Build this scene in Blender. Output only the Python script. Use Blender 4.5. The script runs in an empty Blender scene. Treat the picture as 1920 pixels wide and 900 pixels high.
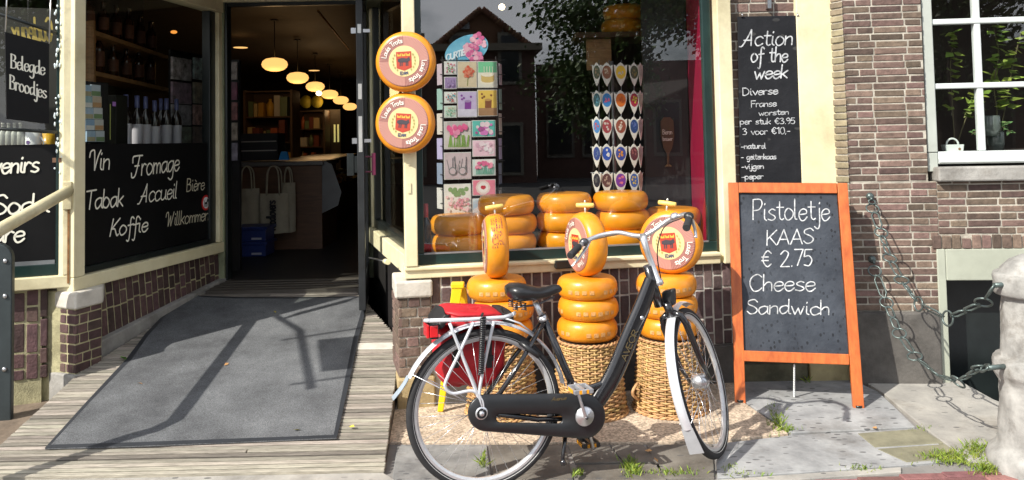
import bpy, bmesh, math, random
from mathutils import Vector, Matrix
random.seed(11)
scn = bpy.context.scene
COL = scn.collection
V = Vector
PI = math.pi

# ------------------------------------------------------------------ camera
F, CX, CY, ROLL, PITCH = 1500.0, 960.0, 195.0, 0.020, 0.045      # in pixels of the 1920 x 900 photograph
CAM = V((0, 0, 1.55))
_f = V((0, math.cos(PITCH), math.sin(PITCH)))
_u0 = V((0, -math.sin(PITCH), math.cos(PITCH)))
_r0 = V((1, 0, 0))
_R = _r0 * math.cos(ROLL) - _u0 * math.sin(ROLL)
_U = _r0 * math.sin(ROLL) + _u0 * math.cos(ROLL)
cam_d = bpy.data.cameras.new('camera')
cam = bpy.data.objects.new('camera', cam_d)
COL.objects.link(cam)
mw = Matrix.Identity(4)
for i in range(3):
    mw[i][0], mw[i][1], mw[i][2], mw[i][3] = _R[i], _U[i], -_f[i], CAM[i]
cam.matrix_world = mw
cam_d.sensor_width = 36.0
cam_d.sensor_fit = 'HORIZONTAL'
cam_d.lens = F / 1920.0 * 36.0
cam_d.shift_y = (CY - 450.0) / 1920.0
cam_d.clip_start = 0.05
cam_d.clip_end = 2000
scn.camera = cam

# ------------------------------------------------------------------ light
SUN_DIR = V((0.76, 0.65, -0.86)).normalized()       # the way the sunlight travels
world = bpy.data.worlds.new('World')
scn.world = world
world.use_nodes = True
wn, wl = world.node_tree.nodes, world.node_tree.links
bg = wn['Background']
sky = wn.new('ShaderNodeTexSky')
sky.sky_type = 'NISHITA'
sky.sun_disc = False
to_sun = -SUN_DIR
sky.sun_elevation = math.asin(to_sun.z)
sky.sun_rotation = math.atan2(to_sun.x, to_sun.y)
sky.air_density = 1.0
sky.dust_density = 2.0
# broken cloud over the blue
tcw = wn.new('ShaderNodeTexCoord'); mpw = wn.new('ShaderNodeMapping'); mpw.inputs['Scale'].default_value = (1.6, 1.6, 3.4); mpw.inputs['Location'].default_value = (1.1, 0.3, 0.8)
nzw = wn.new('ShaderNodeTexNoise'); nzw.inputs['Scale'].default_value = 2.1; nzw.inputs['Detail'].default_value = 9; nzw.inputs['Roughness'].default_value = .58
rpw = wn.new('ShaderNodeValToRGB'); rpw.color_ramp.elements[0].position = .40; rpw.color_ramp.elements[1].position = .60
mxw = wn.new('ShaderNodeMix'); mxw.data_type = 'RGBA'; mxw.inputs[7].default_value = (15.5, 16.0, 17.0, 1)
wl.new(tcw.outputs['Generated'], mpw.inputs[0]); wl.new(mpw.outputs[0], nzw.inputs[0]); wl.new(nzw.outputs[0], rpw.inputs[0]); wl.new(rpw.outputs[0], mxw.inputs[0])
wl.new(sky.outputs[0], mxw.inputs[6]); wl.new(mxw.outputs[2], bg.inputs[0])
bg.inputs[1].default_value = 0.082
sun_d = bpy.data.lights.new('sun', 'SUN')
sun_d.energy = 4.8
sun_d.angle = math.radians(0.5)
sun_d.color = (1.0, 0.95, 0.86)
sun = bpy.data.objects.new('sun', sun_d)
COL.objects.link(sun)
sun.location = (-6, -6, 9)
sun.rotation_euler = SUN_DIR.to_track_quat('-Z', 'Y').to_euler()
scn.view_settings.view_transform = 'Standard'
scn.view_settings.look = 'None'
scn.view_settings.exposure = 0.50
scn.view_settings.gamma = 1.0
scn.cycles.max_bounces = 8
scn.cycles.transparent_max_bounces = 16

# ------------------------------------------------------------------ picture <-> place
def ray(px, py):
    return (_f * F + _R * (px - CX) + _U * (CY - py)).normalized()
def at(px, py, D):
    r = ray(px, py)
    return CAM + r * (D / r.y)
def ground(px, py, z=0.0):
    r = ray(px, py)
    return CAM + r * ((z - CAM.z) / r.z)
def foot(px, D):
    p = at(px, 262, D)
    return V((p.x, p.y, 0))

class Fr:
    """A plane: u along x, n inward (away from the street), z up the plane."""
    def __init__(self, o, x, up=V((0, 0, 1))):
        self.o = V(o); self.x = V(x).normalized(); self.up = V(up).normalized()
        self.n = self.up.cross(self.x).normalized()
    def p(self, u, n, z):
        return self.o + self.x * u + self.n * n + self.up * z
    def hit(self, px, py, n=0.0):
        r = ray(px, py)
        o = self.o + self.n * n
        t = (o - CAM).dot(self.n) / r.dot(self.n)
        d = CAM + r * t - o
        return d.dot(self.x), d.dot(self.up)
    def scale(self, px, py):
        a, b = self.hit(px, py), self.hit(px, py + 10)
        return abs(a[1] - b[1]) / 10.0
WF = Fr((0, 0, 0), (1, 0, 0))

# ------------------------------------------------------------------ materials
_mats = {}
def newmat(name):
    m = bpy.data.materials.new(name)
    m.use_nodes = True
    nt = m.node_tree
    return m, nt.nodes, nt.links, nt.nodes['Principled BSDF']
def srgb(h):
    h = h.lstrip('#')
    c = [int(h[i:i + 2], 16) / 255 for i in (0, 2, 4)]
    return tuple(x / 12.92 if x < .04045 else ((x + .055) / 1.055) ** 2.4 for x in c)
def M(name, col, rough=.6, var=.2, vs=6.0, bump=0.0, bs=80.0, metal=0.0, island=0.0, coat=0.0, tint=None, spec=.5, stain=0.0, stretch=None):
    """Principled surface: base colour mottled by noise, optional random tint per loose piece, relief and dark specks."""
    if name in _mats: return _mats[name]
    m, N, L, b = newmat(name)
    tc = N.new('ShaderNodeTexCoord')
    src = tc.outputs['Object']
    if stretch:
        mp = N.new('ShaderNodeMapping'); mp.inputs['Scale'].default_value = stretch
        L.new(src, mp.inputs[0]); src = mp.outputs[0]
    nz = N.new('ShaderNodeTexNoise'); nz.inputs['Scale'].default_value = vs; nz.inputs['Detail'].default_value = 6; nz.inputs['Roughness'].default_value = .65
    L.new(src, nz.inputs[0])
    rp = N.new('ShaderNodeValToRGB')
    c2 = tint or tuple(min(1, c * (1 + var)) for c in col)
    rp.color_ramp.elements[0].position = .3; rp.color_ramp.elements[1].position = .7
    rp.color_ramp.elements[0].color = (*[c * (1 - var) for c in col], 1)
    rp.color_ramp.elements[1].color = (*c2, 1)
    L.new(nz.outputs[0], rp.inputs[0])
    out = rp.outputs[0]
    if island:
        g = N.new('ShaderNodeNewGeometry')
        hs = N.new('ShaderNodeHueSaturation')
        mr = N.new('ShaderNodeMapRange'); mr.inputs[3].default_value = 1 - island; mr.inputs[4].default_value = 1 + island
        L.new(g.outputs['Random Per Island'], mr.inputs[0]); L.new(mr.outputs[0], hs.inputs['Value'])
        wn_ = N.new('ShaderNodeTexWhiteNoise'); wn_.noise_dimensions = '1D'
        L.new(g.outputs['Random Per Island'], wn_.inputs['W'])
        m2 = N.new('ShaderNodeMapRange'); m2.inputs[3].default_value = .5 - island * .06; m2.inputs[4].default_value = .5 + island * .06
        L.new(wn_.outputs[0], m2.inputs[0]); L.new(m2.outputs[0], hs.inputs['Hue'])
        L.new(out, hs.inputs['Color']); out = hs.outputs[0]
    if stain:
        n2 = N.new('ShaderNodeTexNoise'); n2.inputs['Scale'].default_value = vs * .37; n2.inputs['Detail'].default_value = 8; n2.inputs['Roughness'].default_value = .7
        L.new(src, n2.inputs[0])
        r2 = N.new('ShaderNodeValToRGB'); r2.color_ramp.elements[0].position = .52; r2.color_ramp.elements[1].position = .68
        mx = N.new('ShaderNodeMix'); mx.data_type = 'RGBA'; mx.blend_type = 'MULTIPLY'
        L.new(n2.outputs[0], r2.inputs[0])
        ma = N.new('ShaderNodeMath'); ma.operation = 'MULTIPLY'; ma.inputs[1].default_value = stain
        L.new(r2.outputs[0], ma.inputs[0]); L.new(ma.outputs[0], mx.inputs[0])
        L.new(out, mx.inputs[6]); mx.inputs[7].default_value = (.35, .3, .25, 1); out = mx.outputs[2]
    L.new(out, b.inputs['Base Color'])
    b.inputs['Roughness'].default_value = rough
    b.inputs['Metallic'].default_value = metal
    b.inputs['Coat Weight'].default_value = coat
    b.inputs['Coat Roughness'].default_value = .15
    b.inputs['Specular IOR Level'].default_value = spec
    if bump:
        n3 = N.new('ShaderNodeTexNoise'); n3.inputs['Scale'].default_value = bs; n3.inputs['Detail'].default_value = 5
        L.new(src, n3.inputs[0])
        bp = N.new('ShaderNodeBump'); bp.inputs['Strength'].default_value = min(1, bump); bp.inputs['Distance'].default_value = .004
        L.new(n3.outputs[0], bp.inputs['Height']); L.new(bp.outputs[0], b.inputs['Normal'])
    _mats[name] = m
    return m
def flat(col, rough=.55, spec=.5):
    n = 'paint_%02x%02x%02x_%d' % (*[int(max(0, min(1, c)) ** .4545 * 255) for c in col], rough * 100)
    return M(n, col, rough, var=.06, vs=20, spec=spec)
def glow(name, col, s):
    if name in _mats: return _mats[name]
    m, N, L, b = newmat(name)
    b.inputs['Base Color'].default_value = (*col, 1)
    b.inputs['Emission Color'].default_value = (*col, 1)
    b.inputs['Emission Strength'].default_value = s
    _mats[name] = m
    return m
def glassmat(name, ior=.08, tint=(1, 1, 1), wave=.0):
    m = bpy.data.materials.new(name); m.use_nodes = True
    N, L = m.node_tree.nodes, m.node_tree.links
    N.remove(N['Principled BSDF'])
    tr = N.new('ShaderNodeBsdfTransparent'); tr.inputs[0].default_value = (*tint, 1)
    gl = N.new('ShaderNodeBsdfGlossy'); gl.inputs['Roughness'].default_value = .0
    lw_ = N.new('ShaderNodeLayerWeight'); lw_.inputs[0].default_value = .5
    pw = N.new('ShaderNodeMath'); pw.operation = 'POWER'; pw.inputs[1].default_value = 5; L.new(lw_.outputs['Facing'], pw.inputs[0])
    fr = N.new('ShaderNodeMapRange'); fr.inputs[3].default_value = ior; fr.inputs[4].default_value = 1.0; L.new(pw.outputs[0], fr.inputs[0])
    mx = N.new('ShaderNodeMixShader')
    L.new(fr.outputs[0], mx.inputs[0]); L.new(tr.outputs[0], mx.inputs[1]); L.new(gl.outputs[0], mx.inputs[2])
    if wave:
        tc = N.new('ShaderNodeTexCoord'); nz = N.new('ShaderNodeTexNoise'); nz.inputs['Scale'].default_value = 1.2
        bp = N.new('ShaderNodeBump'); bp.inputs['Strength'].default_value = wave; bp.inputs['Distance'].default_value = .02
        L.new(tc.outputs['Object'], nz.inputs[0]); L.new(nz.outputs[0], bp.inputs['Height']); L.new(bp.outputs[0], gl.inputs['Normal'])
    L.new(mx.outputs[0], N['Material Output'].inputs[0])
    return m

# ------------------------------------------------------------------ mesh builder
ORG = {}
def catmull(pts, k=6):
    pts = [V(p) for p in pts]
    if len(pts) < 3: return pts
    out = []
    closed = (pts[0] - pts[-1]).length < 1e-6
    n = len(pts)
    for i in range(n - 1):
        p1, p2 = pts[i], pts[i + 1]
        p0 = pts[i - 1] if i > 0 else (pts[-2] if closed else p1 * 2 - p2)
        p3 = pts[i + 2] if i + 2 < n else (pts[1] if closed else p2 * 2 - p1)
        for j in range(k):
            t = j / k
            out.append(.5 * ((2 * p1) + (p2 - p0) * t + (2 * p0 - 5 * p1 + 4 * p2 - p3) * t * t + (3 * p1 - p0 - 3 * p2 + p3) * t ** 3))
    out.append(pts[-1])
    return out

class MB:
    def __init__(self):
        self.v, self.f, self.m, self.s = [], [], [], []
        self.mi = 0
    def face(self, pts, smooth=False):
        b = len(self.v)
        self.v += [V(p) for p in pts]
        self.f.append(tuple(range(b, b + len(pts)))); self.m.append(self.mi); self.s.append(smooth)
    def hexa(self, a):      # 8 corners: bottom 4 then top 4
        b = len(self.v); self.v += [V(p) for p in a]
        for q in ((3, 2, 1, 0), (4, 5, 6, 7), (0, 1, 5, 4), (1, 2, 6, 5), (2, 3, 7, 6), (3, 0, 4, 7)):
            self.f.append(tuple(b + i for i in q)); self.m.append(self.mi); self.s.append(False)
    def fbox(self, fr, u0, u1, n0, n1, z0, z1, jit=0.0):
        c = [(u0, n0, z0), (u1, n0, z0), (u1, n1, z0), (u0, n1, z0), (u0, n0, z1), (u1, n0, z1), (u1, n1, z1), (u0, n1, z1)]
        if jit: c = [(a + random.uniform(-jit, jit), b + random.uniform(-jit, jit), d + random.uniform(-jit, jit)) for a, b, d in c]
        self.hexa([fr.p(*q) for q in c])
    def pane(self, fr, u0, u1, n, z0, z1):
        self.face([fr.p(u0, n, z0), fr.p(u1, n, z0), fr.p(u1, n, z1), fr.p(u0, n, z1)])
    def box(self, c, s):
        c, s = V(c), V(s) / 2
        self.fbox(WF, c.x - s.x, c.x + s.x, c.y - s.y, c.y + s.y, c.z - s.z, c.z + s.z)
    def grid(self, rows, smooth=True, closed=False):
        n = len(rows[0]); b = len(self.v)
        for r in rows: self.v += [V(p) for p in r]
        for i in range(len(rows) - 1):
            for j in range(n if closed else n - 1):
                j2 = (j + 1) % n
                self.f.append((b + i * n + j, b + i * n + j2, b + (i + 1) * n + j2, b + (i + 1) * n + j)); self.m.append(self.mi); self.s.append(smooth)
        return b
    def tube(self, pts, r, k=8, cap=True, closed=False, flat_=None):
        pts = [V(p) for p in pts]
        n = len(pts); rr = r if isinstance(r, (list, tuple)) else [r] * n
        rows = []; prev = None
        for i, p in enumerate(pts):
            if closed: t = pts[(i + 1) % n] - pts[i - 1]
            else: t = pts[min(i + 1, n - 1)] - pts[max(i - 1, 0)]
            if t.length < 1e-9: t = V((0, 0, 1))
            t.normalize()
            if prev is None:
                a = V((0, 0, 1)) if abs(t.z) < .9 else V((1, 0, 0))
                x = t.cross(a).normalized()
            else:
                x = (prev - t * prev.dot(t)); x = x.normalized() if x.length > 1e-6 else t.orthogonal().normalized()
            prev = x; y = t.cross(x)
            fa, fb = flat_ or (1, 1)
            rows.append([p + (x * math.cos(2 * PI * j / k) * fa + y * math.sin(2 * PI * j / k) * fb) * rr[i] for j in range(k)])
        if closed: rows.append(rows[0])
        b = self.grid(rows, True, True)
        if cap and not closed:
            self.f.append(tuple(b + j for j in range(k))[::-1]); self.m.append(self.mi); self.s.append(False)
            e = b + (n - 1) * k
            self.f.append(tuple(e + j for j in range(k))); self.m.append(self.mi); self.s.append(False)
    def lathe(self, prof, o=(0, 0, 0), ax=(0, 0, 1), k=32, smooth=True, a0=0, a1=2 * PI, ref=None):
        o, ax = V(o), V(ax).normalized()
        x = (V(ref) - ax * V(ref).dot(ax)).normalized() if ref is not None else (ax.orthogonal().normalized() if abs(ax.z) < .99 else V((1, 0, 0)))
        y = ax.cross(x)
        full = abs(a1 - a0 - 2 * PI) < 1e-6
        m = k if full else k + 1
        rows = [[o + ax * h + (x * math.cos(a0 + (a1 - a0) * j / k) + y * math.sin(a0 + (a1 - a0) * j / k)) * r for j in range(m)] for r, h in prof]
        self.grid(rows, smooth, full)
    def prism(self, pts, d):        # closed outline of 3-D points extruded by vector d
        pts = [V(p) for p in pts]; d = V(d); n = len(pts)
        self.face(pts[::-1]); self.face([p + d for p in pts])
        for i in range(n):
            j = (i + 1) % n
            self.face([pts[i], pts[j], pts[j] + d, pts[i] + d])
    def ell(self, c, r, k=12):
        c = V(c); r = V(r)
        rows = [[c + V((r.x * math.sin(PI * i / k) * math.cos(2 * PI * j / k), r.y * math.sin(PI * i / k) * math.sin(2 * PI * j / k), r.z * math.cos(PI * i / k))) for j in range(k)] for i in range(k + 1)]
        self.grid(rows, True, True)
    def disc(self, c, n, r, k=20, rx=None, ref=(0, 0, 1)):
        c, n = V(c), V(n).normalized()
        y = (V(ref) - n * V(ref).dot(n)).normalized(); x = y.cross(n)
        self.face([c + x * math.cos(2 * PI * j / k) * (rx or r) + y * math.sin(2 * PI * j / k) * r for j in range(k)])
    def build(self, name, mats, parent=None, org=None, bevel=0.0, seg=2, merge=True):
        if not isinstance(mats, (list, tuple)): mats = [mats]
        me = bpy.data.meshes.new(name)
        if parent is not None:
            o0 = ORG[parent.name]
        elif org is not None: o0 = V(org)
        else:
            xs = [p.x for p in self.v]; ys = [p.y for p in self.v]; zs = [p.z for p in self.v]
            o0 = V(((min(xs) + max(xs)) / 2, (min(ys) + max(ys)) / 2, min(zs)))
        me.from_pydata([tuple(p - o0) for p in self.v], [], self.f)
        for mt in mats: me.materials.append(mt)
        me.polygons.foreach_set('material_index', self.m)
        me.polygons.foreach_set('use_smooth', self.s)
        bm = bmesh.new(); bm.from_mesh(me)
        if merge: bmesh.ops.remove_doubles(bm, verts=bm.verts, dist=1e-5)
        bmesh.ops.recalc_face_normals(bm, faces=bm.faces)
        bm.to_mesh(me); bm.free()
        me.update()
        o = bpy.data.objects.new(name, me); COL.objects.link(o)
        if parent is not None: o.parent = parent
        else: o.location = o0
        ORG[o.name] = o0
        if bevel:
            md = o.modifiers.new('bevel', 'BEVEL'); md.width = bevel; md.segments = seg; md.limit_method = 'ANGLE'; md.angle_limit = math.radians(40)
        return o
def tag(o, label=None, cat=None, group=None, kind=None):
    if label: o['label'] = label
    if cat: o['category'] = cat
    if group: o['group'] = group
    if kind: o['kind'] = kind
    return o
def thing(name, label, cat, loc=(0, 0, 0), group=None):
    o = bpy.data.objects.new(name, None); COL.objects.link(o)
    o.location = loc; o.empty_display_size = .1
    ORG[o.name] = V(loc)
    return tag(o, label, cat, group)
def dup(root, mat=None, label=None, group=None, loc=None):
    r = root.copy(); COL.objects.link(r)
    if mat is not None: r.matrix_world = mat
    if loc is not None: r.location = loc
    if label: r['label'] = label
    if group: r['group'] = group
    for ch in list(root.children):
        c = ch.copy(); COL.objects.link(c); c.parent = r
        for g in list(ch.children):
            d = g.copy(); COL.objects.link(d); d.parent = c
    ORG[r.name] = r.location.copy()
    return r
def place(o, loc, x=None, z=None):
    """Turn a thing built at the origin so that its x and z axes point as given."""
    z = V(z or (0, 0, 1)).normalized(); x = V(x or (1, 0, 0))
    x = (x - z * x.dot(z)).normalized(); y = z.cross(x)
    m = Matrix.Identity(4)
    for i in range(3): m[i][0], m[i][1], m[i][2], m[i][3] = x[i], y[i], z[i], loc[i]
    return m

# ------------------------------------------------------------------ lettering: a single-stroke hand
G = {
'a': (10, "8,9 5,10 1,8 0,4 2,0 5,1 8,5|8,10 8,2 10,0"), 'b': (10, "0,18 0,0|0,6 3,10 7,8 8,4 5,0 1,1 0,4"), 'c': (9, "8,8 5,10 1,8 0,4 2,0 5,0 8,2"),
'd': (10.5, "8,9 5,10 1,8 0,4 2,0 5,1 8,5|8,18 8,2 10,0"), 'e': (9, "0,5 7,6 7,9 4,10 1,8 0,4 2,0 5,0 8,3"), 'f': (7, "7,16 5,18 3,16 3,8 3,-4 2,-8 0,-7|0,9 7,10"),
'g': (10, "8,9 5,10 1,8 0,4 2,0 5,1 8,6|8,10 8,-4 5,-8 1,-6"), 'h': (9, "0,18 0,0|0,5 3,9 6,9 7,6 7,0"), 'i': (4.5, "1,10 1,2 3,0|1,14 1.4,15.2"),
'I': (4, "0,0 0,18"), 'j': (5, "3,10 3,-4 1,-8 -2,-6|3,14 3.4,15.2"), 'k': (8.5, "0,18 0,0|7,10 0,4|2,5 7,0"), 'l': (4, "0,18 0,2 2,0"),
'm': (12, "0,10 0,0|0,6 2,9 4,9 5,6 5,0|5,6 7,9 9,9 10,6 10,0"), 'n': (9, "0,10 0,0|0,6 3,9 6,9 7,6 7,0"), 'o': (10, "4,10 1,8 0,4 2,0 5,0 8,3 8,7 4,10"),
'p': (10, "0,10 0,-8|0,7 3,10 7,8 8,4 5,0 1,1"), 'r': (7, "0,10 0,0|0,6 3,10 6,9"), 's': (8.5, "7,9 4,10 1,8 2,6 6,4 7,2 4,0 0,1"), 't': (8, "3,16 3,3 5,0 7,1|0,11 7,11"),
'u': (9.5, "0,10 0,3 2,0 5,1 7,4|7,10 7,2 9,0"), 'v': (9, "0,10 4,0|4,0 8,10"), 'w': (12.5, "0,10 3,0|3,0 6,8|6,8 8,0|8,0 11,10"), 'x': (9, "0,10 8,0|8,10 0,0"),
'y': (9, "0,10 4,1|8,10 3,-5 0,-8"), '\u00e8': (9, "0,5 7,6 7,9 4,10 1,8 0,4 2,0 5,0 8,3|2,15 5,12.5"),
'A': (12.5, "0,0 6,18|6,18 11,0|2,6 9,6"), 'B': (10.5, "0,0 0,18|0,18 6,17 7,13 4,10 0,9.5|4,9.5 8,8 8,2 4,0 0,0"), 'C': (11.5, "10,15 6,18 1,14 0,7 3,0 7,0 10,3"),
'D': (12, "0,0 0,18|0,18 6,17 10,11 9,4 4,0 0,0"), 'E': (10, "8,18 0,18|0,18 0,0|0,0 8,0|0,9 6,9"), 'F': (10, "0,0 0,18|0,18 9,18|0,10 7,10"),
'G': (12, "10,15 6,18 1,14 0,7 3,0 8,1 10,7|10,7 6,7"), 'K': (10, "0,18 0,0|9,18 0,7|3,9 9,0"), 'L': (9, "0,18 0,0|0,0 8,0"), 'M': (14, "0,0 1,18|1,18 6,5|6,5 11,18|11,18 12,0"),
'N': (12, "0,0 0,18|0,18 9,0|9,0 9,18"), 'O': (13.5, "6,18 1,15 0,8 3,0 8,0 12,6 11,14 6,18"), 'P': (10.5, "0,0 0,18|0,18 7,18 9,14 6,9 0,8"), 'R': (10.5, "0,0 0,18|0,18 7,17 8,13 5,9 0,9|4,9 9,0"),
'S': (10.5, "9,15 6,18 1,16 1,12 6,9 9,5 7,1 3,0 0,3"), 'T': (11, "0,18 11,18|5,18 5,0"), 'V': (10.5, "0,18 5,0|5,0 10,18"), 'W': (16, "0,18 4,0|4,0 8,14|8,14 11,0|11,0 15,18"),
'U': (11.5, "0,18 0,5 3,0 7,0 10,5 10,18"), 'X': (11, "0,18 9,0|9,18 0,0"),
'0': (10.5, "5,18 1,15 0,8 2,0 6,0 9,5 8,15 5,18"), '1': (7, "0,14 4,18|4,18 4,0"), '2': (10.5, "0,14 4,18 8,15 6,9 0,0|0,0 9,0"), '3': (10, "0,16 4,18 7,15 3,10|3,10 8,7 6,1 0,1"),
'5': (10, "8,18 1,18|1,18 0,10|0,10 5,11 8,6 5,0 0,1"), '7': (10, "0,18 9,18|9,18 3,0"), '9': (10, "8,14 4,18 0,14 3,9 8,13 7,4 4,0"),
'\u20ac': (12, "10,15 6,18 2,12 2,5 6,0 10,3|0,11 7,11|0,7 7,7"), '.': (4, "1,0 1.2,.8"), ',': (4, "1,1 0,-3"), '-': (8, "0,6 6,6"), ' ': (8, ""),
}
FANCY = {   # looped capitals of the shop windows
'V': (13, "0,12 1,17 5,18 6,12 7,0|7,0 10,12 13,18"), 'F': (14, "0,3 1,-1 5,0 8,9 10,18|1,12 1,17 5,18 14,18|4,9 10,9"), 'T': (12, "0,17 12,18|6,17.5 5,0"),
'A': (13, "-3,-1 0,0 5,10 8,18|8,18 9,0|1,6 9,6"), 'W': (17, "0,12 1,17 4,18 5,12 5,0|5,0 9,13|9,13 10,0|10,0 15,18"), 'K': (11, "2,18 0,0|10,18 2,8 5,7 8,0 10,1"),
}
SERIF = {}
def ribbon(mb, pts, w, fr, n, thin=1.0):
    """Flat stroke of width w on the plane fr at depth n; pts are (u, z); strokes may be thinner across than down."""
    P = [V((p[0], p[1])) for p in pts]
    q = [P[0]]
    for p in P[1:]:
        if (p - q[-1]).length > 1e-6: q.append(p)
    if len(q) < 2: return
    L_, R_ = [], []
    for i, p in enumerate(q):
        t = (q[min(i + 1, len(q) - 1)] - q[max(i - 1, 0)])
        if t.length < 1e-9: t = V((1, 0))
        t.normalize(); nn = V((-t.y, t.x))
        ww = w * (thin + (1 - thin) * abs(t.y) ** 1.5) / 2
        L_.append(p + nn * ww); R_.append(p - nn * ww)
    t0 = (q[0] - q[1]).normalized() * w * .4; t1 = (q[-1] - q[-2]).normalized() * w * .4
    L_ = [q[0] + t0 + (L_[0] - q[0]) * .5] + L_ + [q[-1] + t1 + (L_[-1] - q[-1]) * .5]
    R_ = [q[0] + t0 + (R_[0] - q[0]) * .5] + R_ + [q[-1] + t1 + (R_[-1] - q[-1]) * .5]
    mb.grid([[fr.p(a.x, n, a.y) for a in L_], [fr.p(a.x, n, a.y) for a in R_]], False)
def text_width(s, xh, fancy=False):
    return sum((FANCY.get(c) if fancy and c in FANCY else G[c])[0] for c in s) * xh / 10
def write(mb, s, fr, u, z, xh, w, n=-.004, width=None, slant=.0, fancy=False, rise=0.0, thin=1.0, serif=False, mirror=False, jig=0.0):
    """Write s on plane fr, baseline starting at (u, z), x-height xh; width squeezes it to a length."""
    sx = 1.0
    if width: sx = width / text_width(s, xh, fancy)
    x = 0.0; k = xh / 10
    total = text_width(s, xh, fancy) * sx
    for c in s:
        adv, st = FANCY[c] if fancy and c in FANCY else G[c]
        dj = random.uniform(-jig, jig) * xh
        for stroke in st.split('|'):
            if not stroke: continue
            pts = [tuple(float(q) for q in p.split(',')) for p in stroke.split()]
            cur = catmull([(a, b, 0) for a, b in pts], 5)
            uv = []
            for p in cur:
                lx = x + (p.x + slant * p.y) * k * sx
                if mirror: lx = total - lx
                uv.append((u + lx, z + p.y * k + dj + lx * rise))
            ribbon(mb, uv, w, fr, n - random.uniform(0, .0006), thin)
            if serif and len(pts) == 2 and abs(pts[0][1] - pts[1][1]) > 8 and abs(pts[0][0] - pts[1][0]) < 1:
                for a, b in pts:
                    lx = x + a * k * sx
                    ribbon(mb, [(u + lx - 1.6 * k * sx, z + b * k + lx * rise), (u + lx + 1.6 * k * sx, z + b * k + lx * rise)], w * .4, fr, n - .0008)
        x += adv * k * sx

# ================================================================== THE SETTING
cream = M('cream_paint', (.74, .66, .40), .45, var=.10, vs=3, bump=.25, bs=25, stain=.45, tint=(.82, .76, .53))
cream_worn = M('cream_paint_worn', (.72, .65, .42), .5, var=.14, vs=5, bump=.3, bs=40, stain=.6)
black_paint = M('black_paint', (.012, .016, .016), .3, var=.3, vs=6, bump=.12, bs=30)
green_black = M('dark_green_paint', (.012, .03, .028), .28, var=.3, vs=5, bump=.15, bs=40)
board_black = M('board_black', (.006, .006, .0065), .5, var=.3, vs=4, spec=.2)
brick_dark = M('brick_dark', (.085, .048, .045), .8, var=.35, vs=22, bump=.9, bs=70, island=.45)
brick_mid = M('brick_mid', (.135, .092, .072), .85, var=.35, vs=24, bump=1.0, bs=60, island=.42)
brick_purple = M('brick_purple', (.115, .078, .074), .8, var=.3, vs=22, bump=.9, bs=70, island=.4)
brick_yellow = M('brick_yellow', (.23, .19, .125), .7, var=.3, vs=14, bump=.8, bs=60, island=.3, stain=.5)
mortar = M('mortar', (.42, .39, .33), .9, var=.35, vs=9, bump=.9, bs=120, stain=.6)
mortar_dirty = M('mortar_dirty', (.40, .37, .22), .9, var=.4, vs=9, bump=.9, bs=120, stain=.6)
stone = M('bluestone', (.30, .29, .27), .8, var=.3, vs=7, bump=.7, bs=55, stain=.6)
stone_light = M('limestone', (.52, .49, .43), .8, var=.22, vs=6, bump=.7, bs=50, stain=.7)
stone_dark = M('stone_dark', (.095, .088, .08), .8, var=.35, vs=7, bump=.7, bs=60, stain=.5)
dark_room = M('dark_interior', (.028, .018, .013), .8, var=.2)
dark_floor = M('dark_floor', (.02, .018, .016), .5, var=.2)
wood_dark = M('wood_dark', (.10, .045, .018), .5, var=.35, vs=5, stretch=(1, 1, 8), bump=.3)
wood_shelf = M('wood_shelf', (.42, .22, .09), .5, var=.3, vs=5, stretch=(2, 2, 9))
steel = M('steel', (.55, .55, .56), .3, var=.1, metal=1)
glass = glassmat('window_glass', .175, (.93, .95, .94), wave=.01)
glass2 = glassmat('old_glass', .06, (.9, .93, .9), wave=.05)
letter_white = M('letter_paint', (.82, .80, .68), .5, var=.05)
letter_pale = M('letter_pale', (.60, .56, .42), .5, var=.05)
chalk = M('chalk', (.46, .48, .50), .9, var=.6, vs=38, tint=(.68, .70, .72))

FC = Fr(foot(775, 4.75), foot(1365, 5.10) - foot(775, 4.75))
FS = Fr(foot(1365, 5.10), (1, 0, 0))
FH = Fr(foot(1590, 5.0), (math.cos(math.radians(5)), -math.sin(math.radians(5)), 0))
FL = Fr(foot(143, 5.0), foot(415, 6.67) - foot(143, 5.0))
FF = Fr(foot(137, 4.98), foot(137, 4.98) - foot(0, 4.84))
_a, _b = foot(692, 6.67), foot(768, 4.80)
FE = Fr(_a, _b - _a)
FD = Fr(foot(415, 6.67), (1, 0, 0))
RA = ground(400, 886, .03)
_s = (.44 - .03) / (6.67 - RA.y)
FR_ = Fr((0, RA.y, .03), (1, 0, 0), (0, 1, _s))         # the ramp's surface: u = x, z = up the slope

def rampz(y): return .03 + max(0, y - RA.y) * _s

# ---- ground: one sheet out to the horizon, with a pit in front of the cellar opening
pv = M('ground_stone', (.20, .19, .18), .85, var=.3, vs=3, bump=.6, bs=40, stain=.5)
pitA = (2.60, 3.60); pitB = (4.6, 5.3)
mb = MB()
xs = [-400, pitA[0], pitB[0], 400]; ys = [-400, pitA[1], pitB[1], 400]
for i in range(3):
    for j in range(3):
        if (i, j) == (1, 1): continue
        mb.face([(xs[i], ys[j], 0), (xs[i + 1], ys[j], 0), (xs[i + 1], ys[j + 1], 0), (xs[i], ys[j + 1], 0)])
tag(mb.build('ground', pv, org=(0, 0, 0)), kind='structure')
mb = MB(); mb.face([(-60, -22, .004), (60, -22, .004), (60, 1.6, .004), (-60, 1.6, .004)])
tag(mb.build('road', M('asphalt', (.05, .05, .05), .9, var=.25, vs=3, bump=.6, bs=90), org=(0, 0, 0)), kind='structure')

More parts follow.
